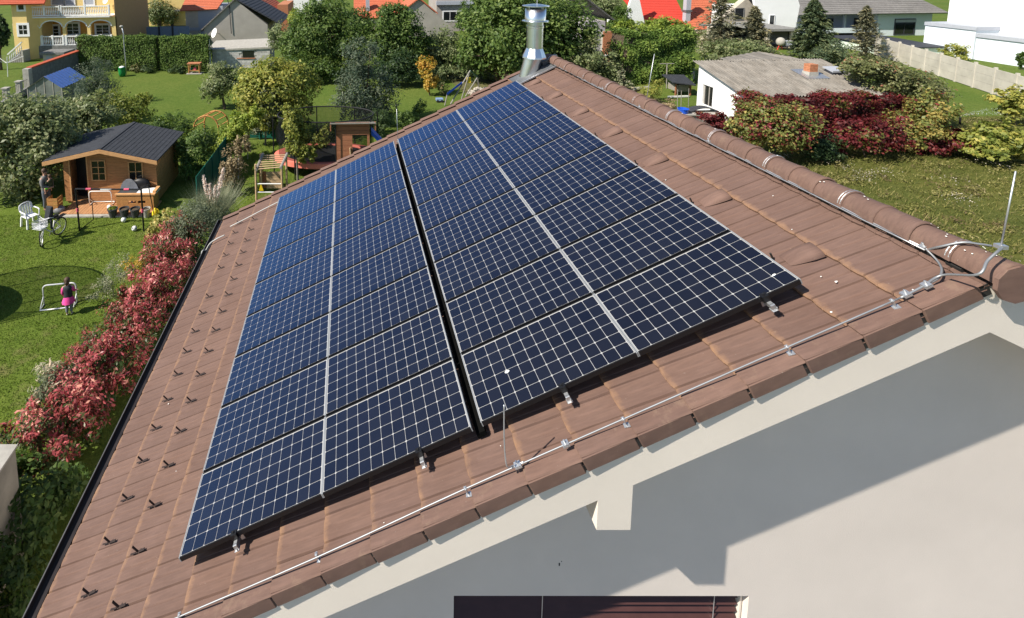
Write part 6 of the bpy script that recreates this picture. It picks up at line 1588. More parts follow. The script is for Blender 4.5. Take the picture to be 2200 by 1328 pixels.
# stone wall with red coping
W0, W1 = atz(62, 146, 2.0), atz(172, 108, 2.0)
t = thing('stone_wall', 'dark stone garden wall capped with red tiles leading up to the yellow house', 'wall', (W0.x, W0.y, 0))
d = (W1 - W0); d.z = 0; nrm = Vector((d.y, -d.x, 0)).normalized(); L = d.length; d.normalize()
def along(a, b, o0, o1, z0, z1, m, name, par):
    A, B = Vector((W0.x, W0.y, 0)) + d * a, Vector((W0.x, W0.y, 0)) + d * b
    return MB().hexa([A + nrm * o0 + Vector((0, 0, z0)), B + nrm * o0 + Vector((0, 0, z0)), B + nrm * o1 + Vector((0, 0, z0)), A + nrm * o1 + Vector((0, 0, z0)), A + nrm * o0 + Vector((0, 0, z1)), B + nrm * o0 + Vector((0, 0, z1)), B + nrm * o1 + Vector((0, 0, z1)), A + nrm * o1 + Vector((0, 0, z1))]).build(name, m, par, True)
along(0, L, -.15, .15, 0, 1.95, M_STONE, 'wall_body', t)
n = int(L / .35)
for i in range(n): along(i * L / n + .01, (i + 1) * L / n - .01, -.24, .24, 1.95, 2.06, M_REDT, 'coping_tile', t)
along(-.5, 0, -.25, .25, 0, 2.0, M_CONC, 'end_pillar', t)
# low fence towards the camera
t = thing('low_fence', 'low concrete wall with pillars and mesh running to the photo edge', 'fence', atz(38, 222))
fa, fb_ = atz(60, 198), atz(-20, 245); dd = fb_ - fa
MB().hexa([fa, fb_, fb_ + Vector((.2, .2, 0)), fa + Vector((.2, .2, 0)), fa + Vector((0, 0, .5)), fb_ + Vector((0, 0, .5)), fb_ + Vector((.2, .2, .5)), fa + Vector((.2, .2, .5))]).build('base_wall', M_CONCG, t, True)
for f in (.0, .26, .62, .95): p = fa + dd * f; MB().box(p.x - .16, p.x + .2, p.y - .1, p.y + .26, 0, 1.25).build('pillar', M_CONC, t, True); MB().box(p.x - .22, p.x + .26, p.y - .16, p.y + .32, 1.25, 1.33).build('pillar_cap', M_CONC, t, True)
m = MB()
for i in range(26): p = fa + dd * (i / 25) + Vector((.1, .1, 0)); m.tube([p + Vector((0, 0, .5)), p + Vector((0, 0, 1.15))], .012, 4)
m.tube([fa + Vector((.1, .1, 1.13)), fb_ + Vector((.1, .1, 1.13))], .015, 4); m.build('mesh_bars', M_DKT, t, True)
for (x, yb, yt, rx, m_, l) in ((2, 150, 62, 16, 'dark', 'dark tree beside the yellow house at the photo edge'), (345, 60, 18, 30, 'hazel', 'grey green tree above the distant yellow wall'), (1010, 80, 30, 26, 'green', 'tree behind the white framed window house'), (770, 85, 40, 30, 'green', 'green tree below the red tiled house'), (1225, 90, 30, 36, 'dark', 'dark tree left of the old barn roof'), (1300, 62, 4, 34, 'hazel', 'olive tree behind the old barn roof'), (1335, 75, 40, 20, 'green', 'green tree between the old barn and the thuja hedge'), (690, 75, 30, 40, 'hazel', 'hazy tree behind the cherry tree crown')):
    plant('background_tree', l, 'tree', (x, yb), [(x, yt, rx, 26), (x + rx * .5, yt + 14, rx * .7, 20), (x - rx * .5, yt + 16, rx * .7, 20)], 3800, .32, m_, .5, tr=.14, group='trees between the far houses', tshift=.4)
# small store with pale walls behind the stone wall
F = Face(47.0)
t = thing('garden_store', 'tiny pale garden store with a flat slate roof behind the stone wall', 'shed', (F.x(110), 47.6, 0)); MB().box(F.x(87), F.x(122), 47, 48.6, 0, F.z(117, 105)).build('wall', M_BEIGE, t, True); MB().box(F.x(83), F.x(136), 46.7, 48.9, F.z(117, 105), F.z(112, 105)).build('roof', M_STONE, t, True); MB().box(F.x(94), F.x(108), 46.96, 46.995, F.z(130, 100), F.z(119, 100)).build('door', M_SHUT, t, True)
# greenhouse
P = atz(84, 222); F = Face(P.y)
t = thing('greenhouse', 'small greenhouse with a blue corrugated roof and glass walls', 'greenhouse', (F.x(84), F.Y + 1.6, 0))
ga, gb, gm = F.x(47), F.x(122), F.x(87); ze_, zr_ = F.z(189, 110), F.z(164, 87); D = 3.4
M_BLUER = mat('blue_sheet', (.10, .19, .48), .35, var=.15, scale=8); M_HAZYG = mat('hazy_glass', (.17, .185, .17), .25, var=.25, scale=2)
for xe, z_ in ((gb + .08, ze_), (ga - .05, ze_)):
    m = MB(); p0, p1 = Vector((xe, F.Y - .12, z_)), Vector((xe, F.Y + D, z_)); q0, q1 = Vector((gm, F.Y - .12, zr_)), Vector((gm, F.Y + D, zr_)); nS = 36
    for i in range(nS):
        f0, f1 = i / nS, (i + 1) / nS; w0, w1 = .02 * math.sin(i * 1.57), .02 * math.sin((i + 1) * 1.57)
        a, b, c, e_ = p0.lerp(p1, f0), p0.lerp(p1, f1), q0.lerp(q1, f1), q0.lerp(q1, f0); m.poly(a + Vector((0, 0, w0)), b + Vector((0, 0, w1)), c + Vector((0, 0, w1)), e_ + Vector((0, 0, w0)))
    m.build('roof_sheet', M_BLUER if xe > gm else M_HAZYG, t, True, fix=False)
def gpane(a, b, c, e_, m_=M_HAZYG): MB().poly(a, b, c, e_).build('glass_pane', m_, t, True, fix=False)
nf = 4
for i in range(nf):
    x0, x1 = ga + (gb - ga) * i / nf + .03, ga + (gb - ga) * (i + 1) / nf - .03
    zz = lambda x: ze_ + (zr_ - ze_) * (1 - abs(x - gm) / max(gb - gm, gm - ga)) - .05
    gpane((x0, F.Y, .05), (x1, F.Y, .05), (x1, F.Y, zz(x1)), (x0, F.Y, zz(x0)))
for i in range(7):
    y0, y1 = F.Y + D * i / 7 + .02, F.Y + D * (i + 1) / 7 - .02; gpane((gb, y0, .05), (gb, y1, .05), (gb, y1, ze_ - .03), (gb, y0, ze_ - .03)); gpane((ga, y0, .05), (ga, y1, .05), (ga, y1, ze_ - .03), (ga, y0, ze_ - .03))
m = MB()
for i in range(nf + 1): x = ga + (gb - ga) * i / nf; m.cbox(x, F.Y, zz(x) / 2, .05, .05, zz(x))
for i in range(8): y = F.Y + D * i / 7; m.cbox(gb, y, ze_ / 2, .045, .045, ze_); m.cbox(ga, y, ze_ / 2, .045, .045, ze_)
m.bar((ga, F.Y, ze_), (gm, F.Y, zr_), .05); m.bar((gb, F.Y, ze_), (gm, F.Y, zr_), .05); m.build('frame', M_CONC, t, True)
# rotary dryer
b = atz(17, 165)
t = thing('rotary_dryer', 'white rotary clothes dryer with spread arms at the photo edge', 'clothes dryer', b); top = aty(15, 136, b.y)
MB().tube([b, aty(15, 122, b.y)], .035, 7).build('pole', M_WHT, t, True)
tips = [top + Vector(v_) for v_ in ((1.45, .3, .62), (-1.3, .5, .62), (.3, 1.5, .6), (-.3, -1.4, .6))]
for e_ in tips: MB().tube([top, e_], .025, 6).build('arm', M_WHT, t, True)
m = MB()
for f in (.4, .6, .8, .98):
    q = [top.lerp(tips[i], f) for i in (0, 2, 1, 3)]; m.tube(q, .008, 4, closed=True)
m.build('clothes_line', M_CONC, t, True)
# swing with slide and rubble
b = atz(968, 224); Ys = b.y
t = thing('swing_frame', 'garden swing frame with a blue slide on the lawn behind the roof', 'swing', b)
ap0, ap1 = aty(1010, 152, Ys + 1.0), aty(1026, 166, Ys + 2.8)
for a_, p_ in ((ap0, (968, 223, 0)), (ap0, (992, 212, 1.4)), (ap1, (1000, 208, 2.0)), (ap1, (1030, 195, 3.4))):
    g_ = aty(p_[0], p_[1], Ys + p_[2]); g_.z = 0; MB().tube([a_, g_], .05, 7).build('leg', M_GREYW, t, True)
MB().tube([ap0, ap1], .05, 7).build('top_beam', M_GRNNET, t, True)
a, c = aty(992, 178, Ys + .5), aty(961, 202, Ys - .2); s_ = Vector((.1, .32, 0))
m = MB(); m.hexa([a - s_ - Vector((0, 0, .03)), c - s_ - Vector((0, 0, .03)), c + s_ - Vector((0, 0, .03)), a + s_ - Vector((0, 0, .03)), a - s_, c - s_, c + s_, a + s_])
m.hexa([a - s_ * 1.1, c - s_ * 1.1, c - s_, a - s_, a - s_ * 1.1 + Vector((0, 0, .16)), c - s_ * 1.1 + Vector((0, 0, .16)), c - s_ + Vector((0, 0, .16)), a - s_ + Vector((0, 0, .16))]); m.build('slide', M_BLUEP, t, True)
MB().tube([c, Vector((c.x - .2, c.y - .1, 0))], .04, 6).build('slide_leg', M_GREYW, t, True)
MB().cbox(aty(1007, 170, Ys + 1.2).x, Ys + 1.2, aty(1007, 172, Ys + 1.2).z, .3, .1, .4).build('yellow_seat', M_YEL, t, True)
b = atz(944, 219); t = thing('toy_wagon', 'small blue toy wagon lying on the lawn near the swing', 'toy', b); MB().cbox(b.x, b.y, .2, .5, .35, .16).build('tray', mat('pale_blue_plastic', (.22, .32, .5), .5), t, True); MB().tube([b + Vector((-.15, -.2, .1)), b + Vector((-.15, .2, .1))], .1, 8).build('wheel', M_RUB, t, True); MB().tube([b + Vector((.15, -.2, .1)), b + Vector((.15, .2, .1))], .1, 8).build('wheel', M_RUB, t, True)
b = atz(1040, 200); m = MB()
for i in range(170):
    a = random.uniform(0, 6.28); r = random.random() ** .6; x, y = b.x + r * 1.3 * math.cos(a), b.y + r * 1.0 * math.sin(a); z = max(.02, .55 * (1 - r)) * random.random(); s = random.uniform(.05, .16); m.ball((x, y, z + s * .3), s, 6, 4, (random.uniform(.7, 1.4), random.uniform(.7, 1.3), random.uniform(.4, .9)))
o = m.build('rubble_heap', mat('pale_rubble', (.38, .34, .29), .95, var=.4, scale=5), None); prop(o, 'heap of pale rubble stones beside the swing frame', 'rubble', kind='stuff')
plant('leaf_heap', 'reddish brown heap of withered leaves behind the tile edge', 'leaf heap', (1085, 178), [(1085, 160, 22, 14)], 2200, .13, 'vine', .5, tr=0, tshift=.9)

# centre houses behind the trees
F = Face(70.0)
t = thing('house', 'red tiled house with a small grey chimney above the dense tree', 'house', (F.x(810), 75, 0)); ze = F.z(38, 800)
MB().box(F.x(765), F.x(868), 70, 79, 0, ze).build('wall', M_BEIGE, t, True); tiled_slope(t, (F.x(760), 69.5, ze), (F.x(872), 69.5, ze), (F.x(868), 74.5, ze + 4), (F.x(762), 74.5, ze + 4), M_ORT, courses=18)
MB().box(F.x(787), F.x(795), 70.6, 71.2, ze, F.z(-5, 790)).build('chimney', M_SHUT, t, True)
F = Face(63.0)
t = thing('gable_house', 'beige gable house with orange roof beside the white framed window', 'house', (F.x(915), 67, 0)); gA = F.x(900); zA = F.z(-2, 900)
MB().prism([(F.x(858), 63, 0), (F.x(975), 63, 0), (F.x(975), 63, F.z(62, 960)), (gA, 63, zA), (F.x(858), 63, F.z(30, 880))], (0, 6, 0)).build('wall', M_RENDG, t, True)
tiled_slope(t, (F.x(846), 62.7, F.z(36, 850)), (F.x(846), 69.2, F.z(36, 850)), (gA, 69.2, zA + .2), (gA, 62.7, zA + .2), M_ORT); tiled_slope(t, (F.x(940), 62.7, F.z(28, 940)), (F.x(940), 69.2, F.z(28, 940)), (gA, 69.2, zA + .2), (gA, 62.7, zA + .2), M_ORT)
F = Face(68.0)
t = thing('house', 'grey rendered house with one white framed window above the plum tree', 'house', (F.x(975), 72, 0)); MB().box(F.x(938), F.x(1015), 68, 75, 0, F.z(-30, 970)).build('wall', M_PALEB if False else M_RENDG, t, True); MB().box(F.x(936), F.x(1016), 67.6, 67.99, F.z(10, 970), F.z(2, 970)).build('eave_board', M_SHUT, t, True); fwin(t, F, 953, 25, 994, 44, 3, 1, fw=.18)
F = Face(86.0)
t = thing('white_building', 'distant plain white building behind the cherry tree', 'building', (F.x(650), 90, 0)); MB().box(F.x(618), F.x(690), 86, 95, 0, F.z(-30, 650)).build('wall', M_RENDW, t, True); MB().box(F.x(616), F.x(692), 85.6, 95.4, F.z(-30, 650), F.z(-36, 650)).build('roof', M_GRT, t, True)
plant('yellow_tree', 'yellow green tree in front of the distant white building', 'tree', (632, 95), [(632, 40, 14, 22)], 900, .3, 'lime', .5, tr=.08, tshift=.55)
F = Face(72.0); t = thing('blue_container', 'blue covered white container behind the small green tree', 'container', (F.x(645), 73, 0)); MB().box(F.x(625), F.x(672), 72, 74, 0, F.z(72, 645)).build('body', M_RENDW, t, True); MB().box(F.x(624), F.x(654), 71.9, 74.1, F.z(72, 645), F.z(59, 645)).build('cover', mat('blue_cover', (.04, .10, .26), .5), t, True)
# old barn and orange wall
F = Face(48.0)
t = thing('old_barn', 'old grey barn with a mossy tile roof behind the apple tree', 'barn', (F.x(1275), 52, 0)); MB().box(F.x(1255), F.x(1300), 48, 56, 0, F.z(46, 1270)).build('wall', mat('mauve_render', (.38, .35, .36), .9, var=.08), t, True)
tiled_slope(t, (F.x(1316), 47.6, F.z(42, 1300)), (F.x(1316), 56.4, F.z(42, 1300)), (F.x(1250), 56.4, F.z(-8, 1250)), (F.x(1250), 47.6, F.z(-8, 1250)), mat('mossy_tiles', (.10, .095, .09), .9, var=.5, scale=4))
F = Face(45.0)
bwl = thing('brick_wall', 'orange brick wall stub beside the tall thuja hedge', 'wall', (F.x(1315), 45.2, 0)); x0, x1, zt3 = F.x(1297), F.x(1336), F.z(67, 1315)
bz_, j, q0 = .12, 0, None; z = 0
MB().box(x0 + .02, x1 - .02, 45.03, 45.5, 0, zt3 - .05).build('mortar_core', M_CONC, bwl, True)
mm = MB(); z = 0
while z < zt3:
    x = x0 - (.15 if j % 2 else 0)
    while x < x1: a, b = max(x, x0), min(x + .29, x1); (mm.box(a, b, 45, 45.1, z, z + .105) if b - a > .05 else 0); x += .3
    z += .12; j += 1
prop(mm.build('brick_course', M_BRICK, bwl, True), kind='stuff')
MB().box(x0 - .3, x1 + .1, 44.9, 45.6, F.z(120, 1310), F.z(117, 1310)).build('ledge', M_RENDW, bwl, True)
# red roofed house right
F = Face(66.0)
t = thing('house', 'white gabled house with a bright red tiled roof beyond the thuja hedge', 'house', (F.x(1440), 72, 0)); ze = F.z(58, 1440)
MB().prism([(F.x(1335), 66, 0), (F.x(1384), 66, 0), (F.x(1384), 66, F.z(48, 1384)), (F.x(1362), 66, F.z(-35, 1365)), (F.x(1345), 66, F.z(30, 1350))], (0, .4, 0)).build('gable_wall', M_RENDW, t, True)
MB().box(F.x(1384), F.x(1560), 66.3, 76, 0, ze).build('wall', M_RENDW, t, True)
tiled_slope(t, (F.x(1388), 65.7, ze - .2), (F.x(1480), 65.7, ze - .2), (F.x(1490), 71, ze + 4.6), (F.x(1366), 71, ze + 4.6), M_BRT, courses=22)
tiled_slope(t, (F.x(1470), 65.2, ze - .3), (F.x(1560), 65.2, ze - .3), (F.x(1570), 70, ze + 4.6), (F.x(1515), 70, ze + 4.6), M_ORT, courses=16)
MB().box(F.x(1474), F.x(1484), 66.2, 66.9, ze + .5, F.z(-20, 1480)).build('chimney', M_BRICK if False else M_SHUT, t, True); MB().box(F.x(1472), F.x(1486), 66.1, 67, F.z(26, 1480), F.z(22, 1480)).build('chimney_flashing', M_LEAD, t, True)
# beige gable house behind pine
F = Face(58.0)
t = thing('gable_house', 'pale beige gable house with one dark window behind the ragged pine', 'house', (F.x(1590), 62, 0)); gA = F.x(1600)
MB().prism([(F.x(1530), 58, 0), (F.x(1650), 58, 0), (F.x(1650), 58, F.z(52, 1650)), (gA, 58, F.z(-4, 1600)), (F.x(1530), 58, F.z(60, 1530))], (0, .9, 0)).build('wall', M_BEIGE, t, True)
tiled_slope(t, (F.x(1652), 57.7, F.z(50, 1650)), (F.x(1652), 59.2, F.z(50, 1650)), (gA, 59.2, F.z(-6, 1600) + .1), (gA, 57.7, F.z(-6, 1600) + .1), M_DKT)
fwin(t, F, 1578, 18, 1598, 42, 1, 1, fw=.06, mf=M_STONE); MB().box(F.x(1500), F.x(1640), 57.2, 57.98, F.z(54, 1570), F.z(51, 1570)).build('canopy', M_STONE, t, True)
# bright white house with carport
F = Face(56.0)
t = thing('white_house', 'bright white rendered house wall above the dark carport', 'house', (F.x(1665), 60, 0))
MB().prism([(F.x(1630), 56, F.z(62, 1650)), (F.x(1709), 56, F.z(66, 1700)), (F.x(1714), 56, F.z(12, 1714)), (F.x(1704), 56, F.z(-14, 1700)), (F.x(1616), 56, F.z(-14, 1620)), (F.x(1616), 56, F.z(2, 1620))], (0, .3, 0)).build('wall', M_RENDW, t, True)
MB().box(F.x(1630), F.x(1720), 56.3, 64, 0, F.z(-10, 1660)).build('rear_body', M_RENDW, t, True) if False else MB().box(F.x(1632), F.x(1712), 61, 64, 0, F.z(20, 1660)).build('rear_body', M_RENDW, t, True)
fwin(t, F, 1652, 33, 1664, 55, 1, 1, fw=.03, mf=M_FRAMEW)
F3 = Face(51.0); zc3 = F3.z(66, 1680); MB().box(F3.x(1636), F3.x(1716), 50.6, 57, zc3, zc3 + .25).build('carport_roof', M_CONCG, t, True); MB().box(F3.x(1640), F3.x(1712), 51, 56.9, 0, .06).build('carport_floor', M_SOIL, t, True); MB().box(F3.x(1700), F3.x(1713), 51.2, 56.9, 0, zc3).build('carport_side', M_CONCG, t, True)
for x in (1650, 1700): MB().box(F3.x(x), F3.x(x + 6), 51.0, 51.35, 0, zc3).build('carport_pillar', M_BEIGE, t, True)
MB().box(F3.x(1630), F3.x(1716), 56.9, 57.1, 0, zc3).build('carport_back', M_BLK, t, True)  # black back wall and dark floor hold the carport's shade as colour
b = Vector((F3.x(1666), 50.2, 0)); t = thing('cement_mixer', 'grey cement mixer standing before the dark carport', 'machine', b); MB().ball((b.x, b.y, .9), .42, 12, 8, (1, 1, 1.15)).build('drum', M_CONC, t, True, smooth=True); m = MB(); m.tube([b + Vector((-.3, 0, 0)), b + Vector((0, 0, .8)), b + Vector((.35, .1, 0))], .05, 6); m.build('stand', M_BRT, t, True); MB().cbox(b.x + .7, b.y, .75, .7, .5, .5).build('hopper', M_SHUT, t, True); MB().torus((b.x + .7, b.y - .3, .25), .2, .07, 16, 6, 'y').build('wheel', M_RUB, t, True)
# pale house with grey roof
F = Face(58.5)
t = thing('house', 'long pale blue house with a grey roof beyond the spruces', 'house', (F.x(1880), 63, 0)); ze = F.z(26, 1900); xa, xb = F.x(1715), F.x(2000)
MB().box(xa, F.x(1884), 60.5, 67, 0, ze).build('wall', M_SHUT, t, True); MB().box(F.x(1884), xb, 58.5, 66.9, 0, ze).build('wall', M_PALEB, t, True)
MB().box(xa, F.x(1884), 58.3, 60.5, F.z(68, 1800) - .15, F.z(68, 1800)).build('balcony_slab', M_PALEB, t, True); MB().box(xa, F.x(1884), 58.3, 58.36, F.z(68, 1800), F.z(60, 1800)).build('balcony_rail', M_PALEB, t, True)
MB().box(F.x(1811), F.x(1815), 58.4, 58.6, F.z(68, 1800), ze).build('post', M_SHUT, t, True)
tiled_slope(t, (F.x(1700), 57.6, ze - .1), (F.x(2016), 57.6, ze - .1), (F.x(1985), 63, ze + 3.2), (F.x(1690), 63, ze + 3.2), M_GRT, courses=16); tiled_slope(t, (F.x(1700), 68.2, ze - .1), (F.x(2016), 68.2, ze - .1), (F.x(1985), 63, ze + 3.2), (F.x(1690), 63, ze + 3.2), M_GRT, courses=10)
fwin(t, F, 1921, 42, 1965, 73, 2, 1, fw=.12, mf=M_DKT, out=.005); MB().box(F.x(1921), F.x(1965), 58.40, 58.43, F.z(48, 1940), F.z(42, 1940)).build('roller_blind', M_SHUT, t, True)
F2 = Face(60.49)
fwin(t, F2, 1776, 40, 1789, 68, 1, 1, fw=.06, mf=M_DKT); fwin(t, F2, 1833, 40, 1848, 66, 1, 1, fw=.06, mf=M_DKT)
# low pale green garage
F = Face(46.0)
t = thing('garage', 'low pale green garage with a dark flat roof and one small window', 'garage', (F.x(1965), 49, 0)); zr = F.z(103, 1980)
MB().box(F.x(1916), F.x(2032), 46.0, 52, 0, zr).build('wall', M_PALEG, t, True)
m = MB(); m.hexa([(F.x(1911), 45.8, zr), (F.x(2036), 45.8, zr), (F.x(2036), 52.4, zr + .25), (F.x(1911), 52.4, zr + .25), (F.x(1911), 45.8, zr + .12), (F.x(2036), 45.8, zr + .12), (F.x(2036), 52.4, zr + .37), (F.x(1911), 52.4, zr + .37)]); m.build('roof', M_DKT, t, True)
fwin(t, F, 1958, 109, 1979, 120, 1, 1, fw=.08, out=.005)
# big white hall
h0, h1 = atz(2067, 124), atz(2186, 138)
t = thing('white_hall', 'huge plain white building wall with a low lean-to at the photo corner', 'building', (h0.x + 6, h0.y, 0))
m = MB(); m.hexa([(h0.x + 2.2, h0.y - 35, 0), (h0.x + 30, h0.y - 35, 0), (h0.x + 30, h0.y + 3.4, 0), (h0.x + 2.2, h0.y + 3.4, 0), (h0.x + 2.2, h0.y - 35, 14), (h0.x + 30, h0.y - 35, 14), (h0.x + 30, h0.y + 3.4, 14), (h0.x + 2.2, h0.y + 3.4, 14)]); m.build('wall', M_RENDW, t, True)
zl0 = atx(2080, 75, h0.x).z
yst = atx(2095, 78, h0.x).y
MB().box(h0.x, h0.x + 2.19, yst, h0.y + 3.4, 0, zl0 + .5).build('lean_to', M_PALEB, t, True); MB().box(h0.x - .12, h0.x + 2.19, yst - .1, h0.y + 3.4, zl0 + .5, zl0 + .85).build('lean_to_roof', M_SHUT, t, True)
MB().box(h0.x, h0.x + 2.19, h0.y - 35, yst - .1, 0, zl0 - .1).build('lean_to', M_PALEB, t, True); MB().box(h0.x - .14, h0.x + 2.19, h0.y - 35, yst - .11, zl0 - .1, zl0 + .25).build('lean_to_roof', M_SHUT, t, True)
# concrete panel fence
fp = [atz(1880, 118), atz(2146, 207)]
d = (fp[1] - fp[0]); 
t = thing('panel_fence', 'long pale concrete panel fence running back beside the lawn', 'fence', fp[0])
dn_ = d.normalized(); Ltot = d.length + 14; n = int(Ltot / 2.05); side = Vector((dn_.y, -dn_.x, 0)) * .04
M_FEN = mat('pale_concrete', (.50, .465, .40), .92, var=.10, scale=1.5, var2=.12, scale2=.5, bump=.2, bscale=40)
for i in range(n + 1):
    p = fp[0] + dn_ * (i * 2.05); MB().bar(p, p + Vector((0, 0, 2.0)), .16, .16, dn_).build('fence_post', M_FEN, t, True)
    if i < n:
        a, b = p + dn_ * .085, p + dn_ * 1.965
        for k_ in range(3): z0_, z1_ = .04 + .61 * k_ + .006, .04 + .61 * (k_ + 1) - .006; MB().hexa([a - side + Vector((0, 0, z0_)), b - side + Vector((0, 0, z0_)), b + side + Vector((0, 0, z0_)), a + side + Vector((0, 0, z0_)), a - side + Vector((0, 0, z1_)), b - side + Vector((0, 0, z1_)), b + side + Vector((0, 0, z1_)), a + side + Vector((0, 0, z1_))]).build('concrete_panel', M_FEN, t, True)

# ------------------------------------------------------------------ white shed with the corrugated roof
zn = 2.25
C0 = atz(1602, 209, zn); XL = C0.x; XRt = atz(1935, 208, zn).x
C1 = atx(1488, 130, XL); zf_ = C1.z; Yn, Yf = C0.y, C1.y
ws = thing('white_shed', 'white walled shed with a grey corrugated roof and brick chimney stub', 'shed', ((XL + XRt) / 2, (Yn + Yf) / 2, 0))
t = NT('fibre_cement'); t.set(.9, 0, .2); co = t.pos()
c = t.ramp(t.noise(co, 1.6, 5, .65), [(.3, (.155, .14, .12)), (.5, (.205, .188, .165)), (.7, (.25, .232, .205))]); c = t.mix(1.0, c, t.ramp(t.noise(co, 3, 4, .6, (3, .25, .5)), [(.35, (.78, .78, .78)), (.65, (1.12, 1.1, 1.08))]), 'MULTIPLY'); t.col(c); M_FIB = t.m
wsx = XL + .35
MB().box(wsx, wsx + .25, Yn + .4, Yf - .15, 0, .5).build('wall_foot', M_RENDW, ws, True)
sl_ = lambda y: zn + (zf_ - zn) * (y - Yn) / (Yf - Yn)
yy0, yy1 = atx(1531, 205, wsx).y, atx(1509, 205, wsx).y; za0, za1 = atx(1520, 228, wsx).z, atx(1520, 184, wsx).z
def wseg(y0, y1, z0, zt0, zt1_): MB().hexa([(wsx, y0, z0), (wsx + .25, y0, z0), (wsx + .25, y1, z0), (wsx, y1, z0), (wsx, y0, zt0), (wsx + .25, y0, zt0), (wsx + .25, y1, zt1_), (wsx, y1, zt1_)]).build('wall', M_RENDW, ws, True)
za0 = max(.55, za0); za1 = min(za1, sl_(yy0) - .15)
wseg(Yn + .4, yy0, .5, sl_(Yn + .4) - .08, sl_(yy0) - .08); wseg(yy1, Yf - .15, .5, sl_(yy1) - .08, sl_(Yf - .15) - .08); wseg(yy0, yy1, za1, sl_(yy0) - .08, sl_(yy1) - .08); wseg(yy0, yy1, .5, za0, za0)
m = MB(); m.box(wsx + .1, wsx + .16, yy0, yy0 + .08, za0, za1); m.box(wsx + .1, wsx + .16, yy1 - .08, yy1, za0, za1); m.box(wsx + .1, wsx + .16, (yy0 + yy1) / 2 - .04, (yy0 + yy1) / 2 + .04, za0, za1); m.box(wsx + .1, wsx + .16, yy0, yy1, za1 - .08, za1); wn_ = m.build('window', M_GREYW, ws, True); MB().box(wsx + .12, wsx + .14, yy0, yy1, za0, za1).build('pane', M_GLASSD, wn_, True)
MB().box(wsx + .25, XRt - .4, Yn + .4, Yn + .6, 0, zn - .02).build('front_wall', M_CONC, ws, True); MB().box(wsx + .25, XRt - .4, Yf - .4, Yf - .2, 0, zf_ - .15).build('rear_wall', M_CONC, ws, True); MB().box(XRt - .6, XRt - .4, Yn + .6, Yf - .4, 0, zn - .05).build('end_wall', M_CONC, ws, True)
nW = int((XRt - XL) / .18); m = MB(); sub_ = 6
xs = np.linspace(XL, XRt, nW * sub_ + 1); prof = .05 * np.sin(np.arange(len(xs)) * 2 * math.pi / sub_)
nr_ = 6
for j in range(nr_):
    y0, y1 = Yn + (Yf - Yn) * j / nr_ - (.08 if j else 0), Yn + (Yf - Yn) * (j + 1) / nr_
    lift = .012
    for q, (yy, dz) in enumerate(((y0, lift), (y1, 0))):
        b = len(m.v)
        for x, p in zip(xs, prof): m.v.append((float(x), yy, float(sl_(yy) + p + dz + .02 * math.sin(x * .7))))
        if q == 1:
            for i in range(len(xs) - 1): m.f.append((b - len(xs) + i, b - len(xs) + i + 1, b + i + 1, b + i))
rf = m.build('roof', M_FIB, ws, True, smooth=True, fix=False); rf['kind'] = 'stuff'
# rear rise of the roof
a0, a1, a2 = atx(1575, 127, XL + 4), aty(1643, 114, Yf + 2.0), aty(1715, 130, Yf)
pL, pT, pR = Vector((aty(1560, 130, Yf).x, Yf, zf_)), a1, Vector((aty(1722, 130, Yf).x, Yf, zf_))
m = MB(); nS = 24
for s0, s1 in ((pL, pT), (pT, pR)):
    for i in range(nS):
        f0, f1 = i / nS, (i + 1) / nS; a, b = s0.lerp(s1, f0), s0.lerp(s1, f1); w0, w1 = .025 * math.sin(i * 1.57), .025 * math.sin((i + 1) * 1.57)
        m.poly((a.x, Yf - .25, sl_(Yf - .25) + .03 + w0), (b.x, Yf - .25, sl_(Yf - .25) + .03 + w1), (b.x, b.y + .6, b.z + w1), (a.x, a.y + .6, a.z + w0))
m.build('rear_roof', M_FIB, ws, True, fix=False)
cb = aty(1740, 166, (Yn + Yf) / 2 + .2); cz = sl_(cb.y)
MB().box(cb.x - .28, cb.x + .28, cb.y - .25, cb.y + .25, cz, cz + .22).build('chimney_base', M_CONC, ws, True)
m = MB()
for i in range(4):
    for s in range(2): m.box(cb.x - .24 + s * .245, cb.x - .005 + s * .245, cb.y - .22, cb.y + .22, cz + .22 + i * .12, cz + .33 + i * .12)
chm = m.build('chimney', M_BRICK, ws, True); MB().box(cb.x - .22, cb.x + .22, cb.y - .2, cb.y + .2, cz + .2, cz + .68).build('chimney_core', M_BRICK, ws, True)
m = MB(); m.hexa([(cb.x - .7, cb.y - .6, sl_(cb.y - .6) + .04), (cb.x + .7, cb.y - .6, sl_(cb.y - .6) + .04), (cb.x + .7, cb.y + .6, sl_(cb.y + .6) + .04), (cb.x - .7, cb.y + .6, sl_(cb.y + .6) + .04), (cb.x - .7, cb.y - .6, sl_(cb.y - .6) + .07), (cb.x + .7, cb.y - .6, sl_(cb.y - .6) + .07), (cb.x + .7, cb.y + .6, sl_(cb.y + .6) + .07), (cb.x - .7, cb.y + .6, sl_(cb.y + .6) + .07)]); m.build('flashing', M_ZINC, ws, True)
sx = cb.x + 1.75
m = MB(); m.hexa([(sx - .45, cb.y - .1, sl_(cb.y - .1) + .16), (sx + .45, cb.y - .1, sl_(cb.y - .1) + .16), (sx + .45, cb.y + .6, sl_(cb.y + .6) + .16), (sx - .45, cb.y + .6, sl_(cb.y + .6) + .16), (sx - .45, cb.y - .1, sl_(cb.y) + .24), (sx + .45, cb.y - .1, sl_(cb.y) + .24), (sx + .45, cb.y + .6, sl_(cb.y + .6) + .22), (sx - .45, cb.y + .6, sl_(cb.y + .6) + .22)]); m.build('skylight', M_SHUT, ws, True)
MB().box(sx - .42, sx + .42, cb.y - .08, cb.y + .55, sl_(cb.y) - .02, sl_(cb.y) + .2).build('skylight_kerb', M_DKT, ws, True)
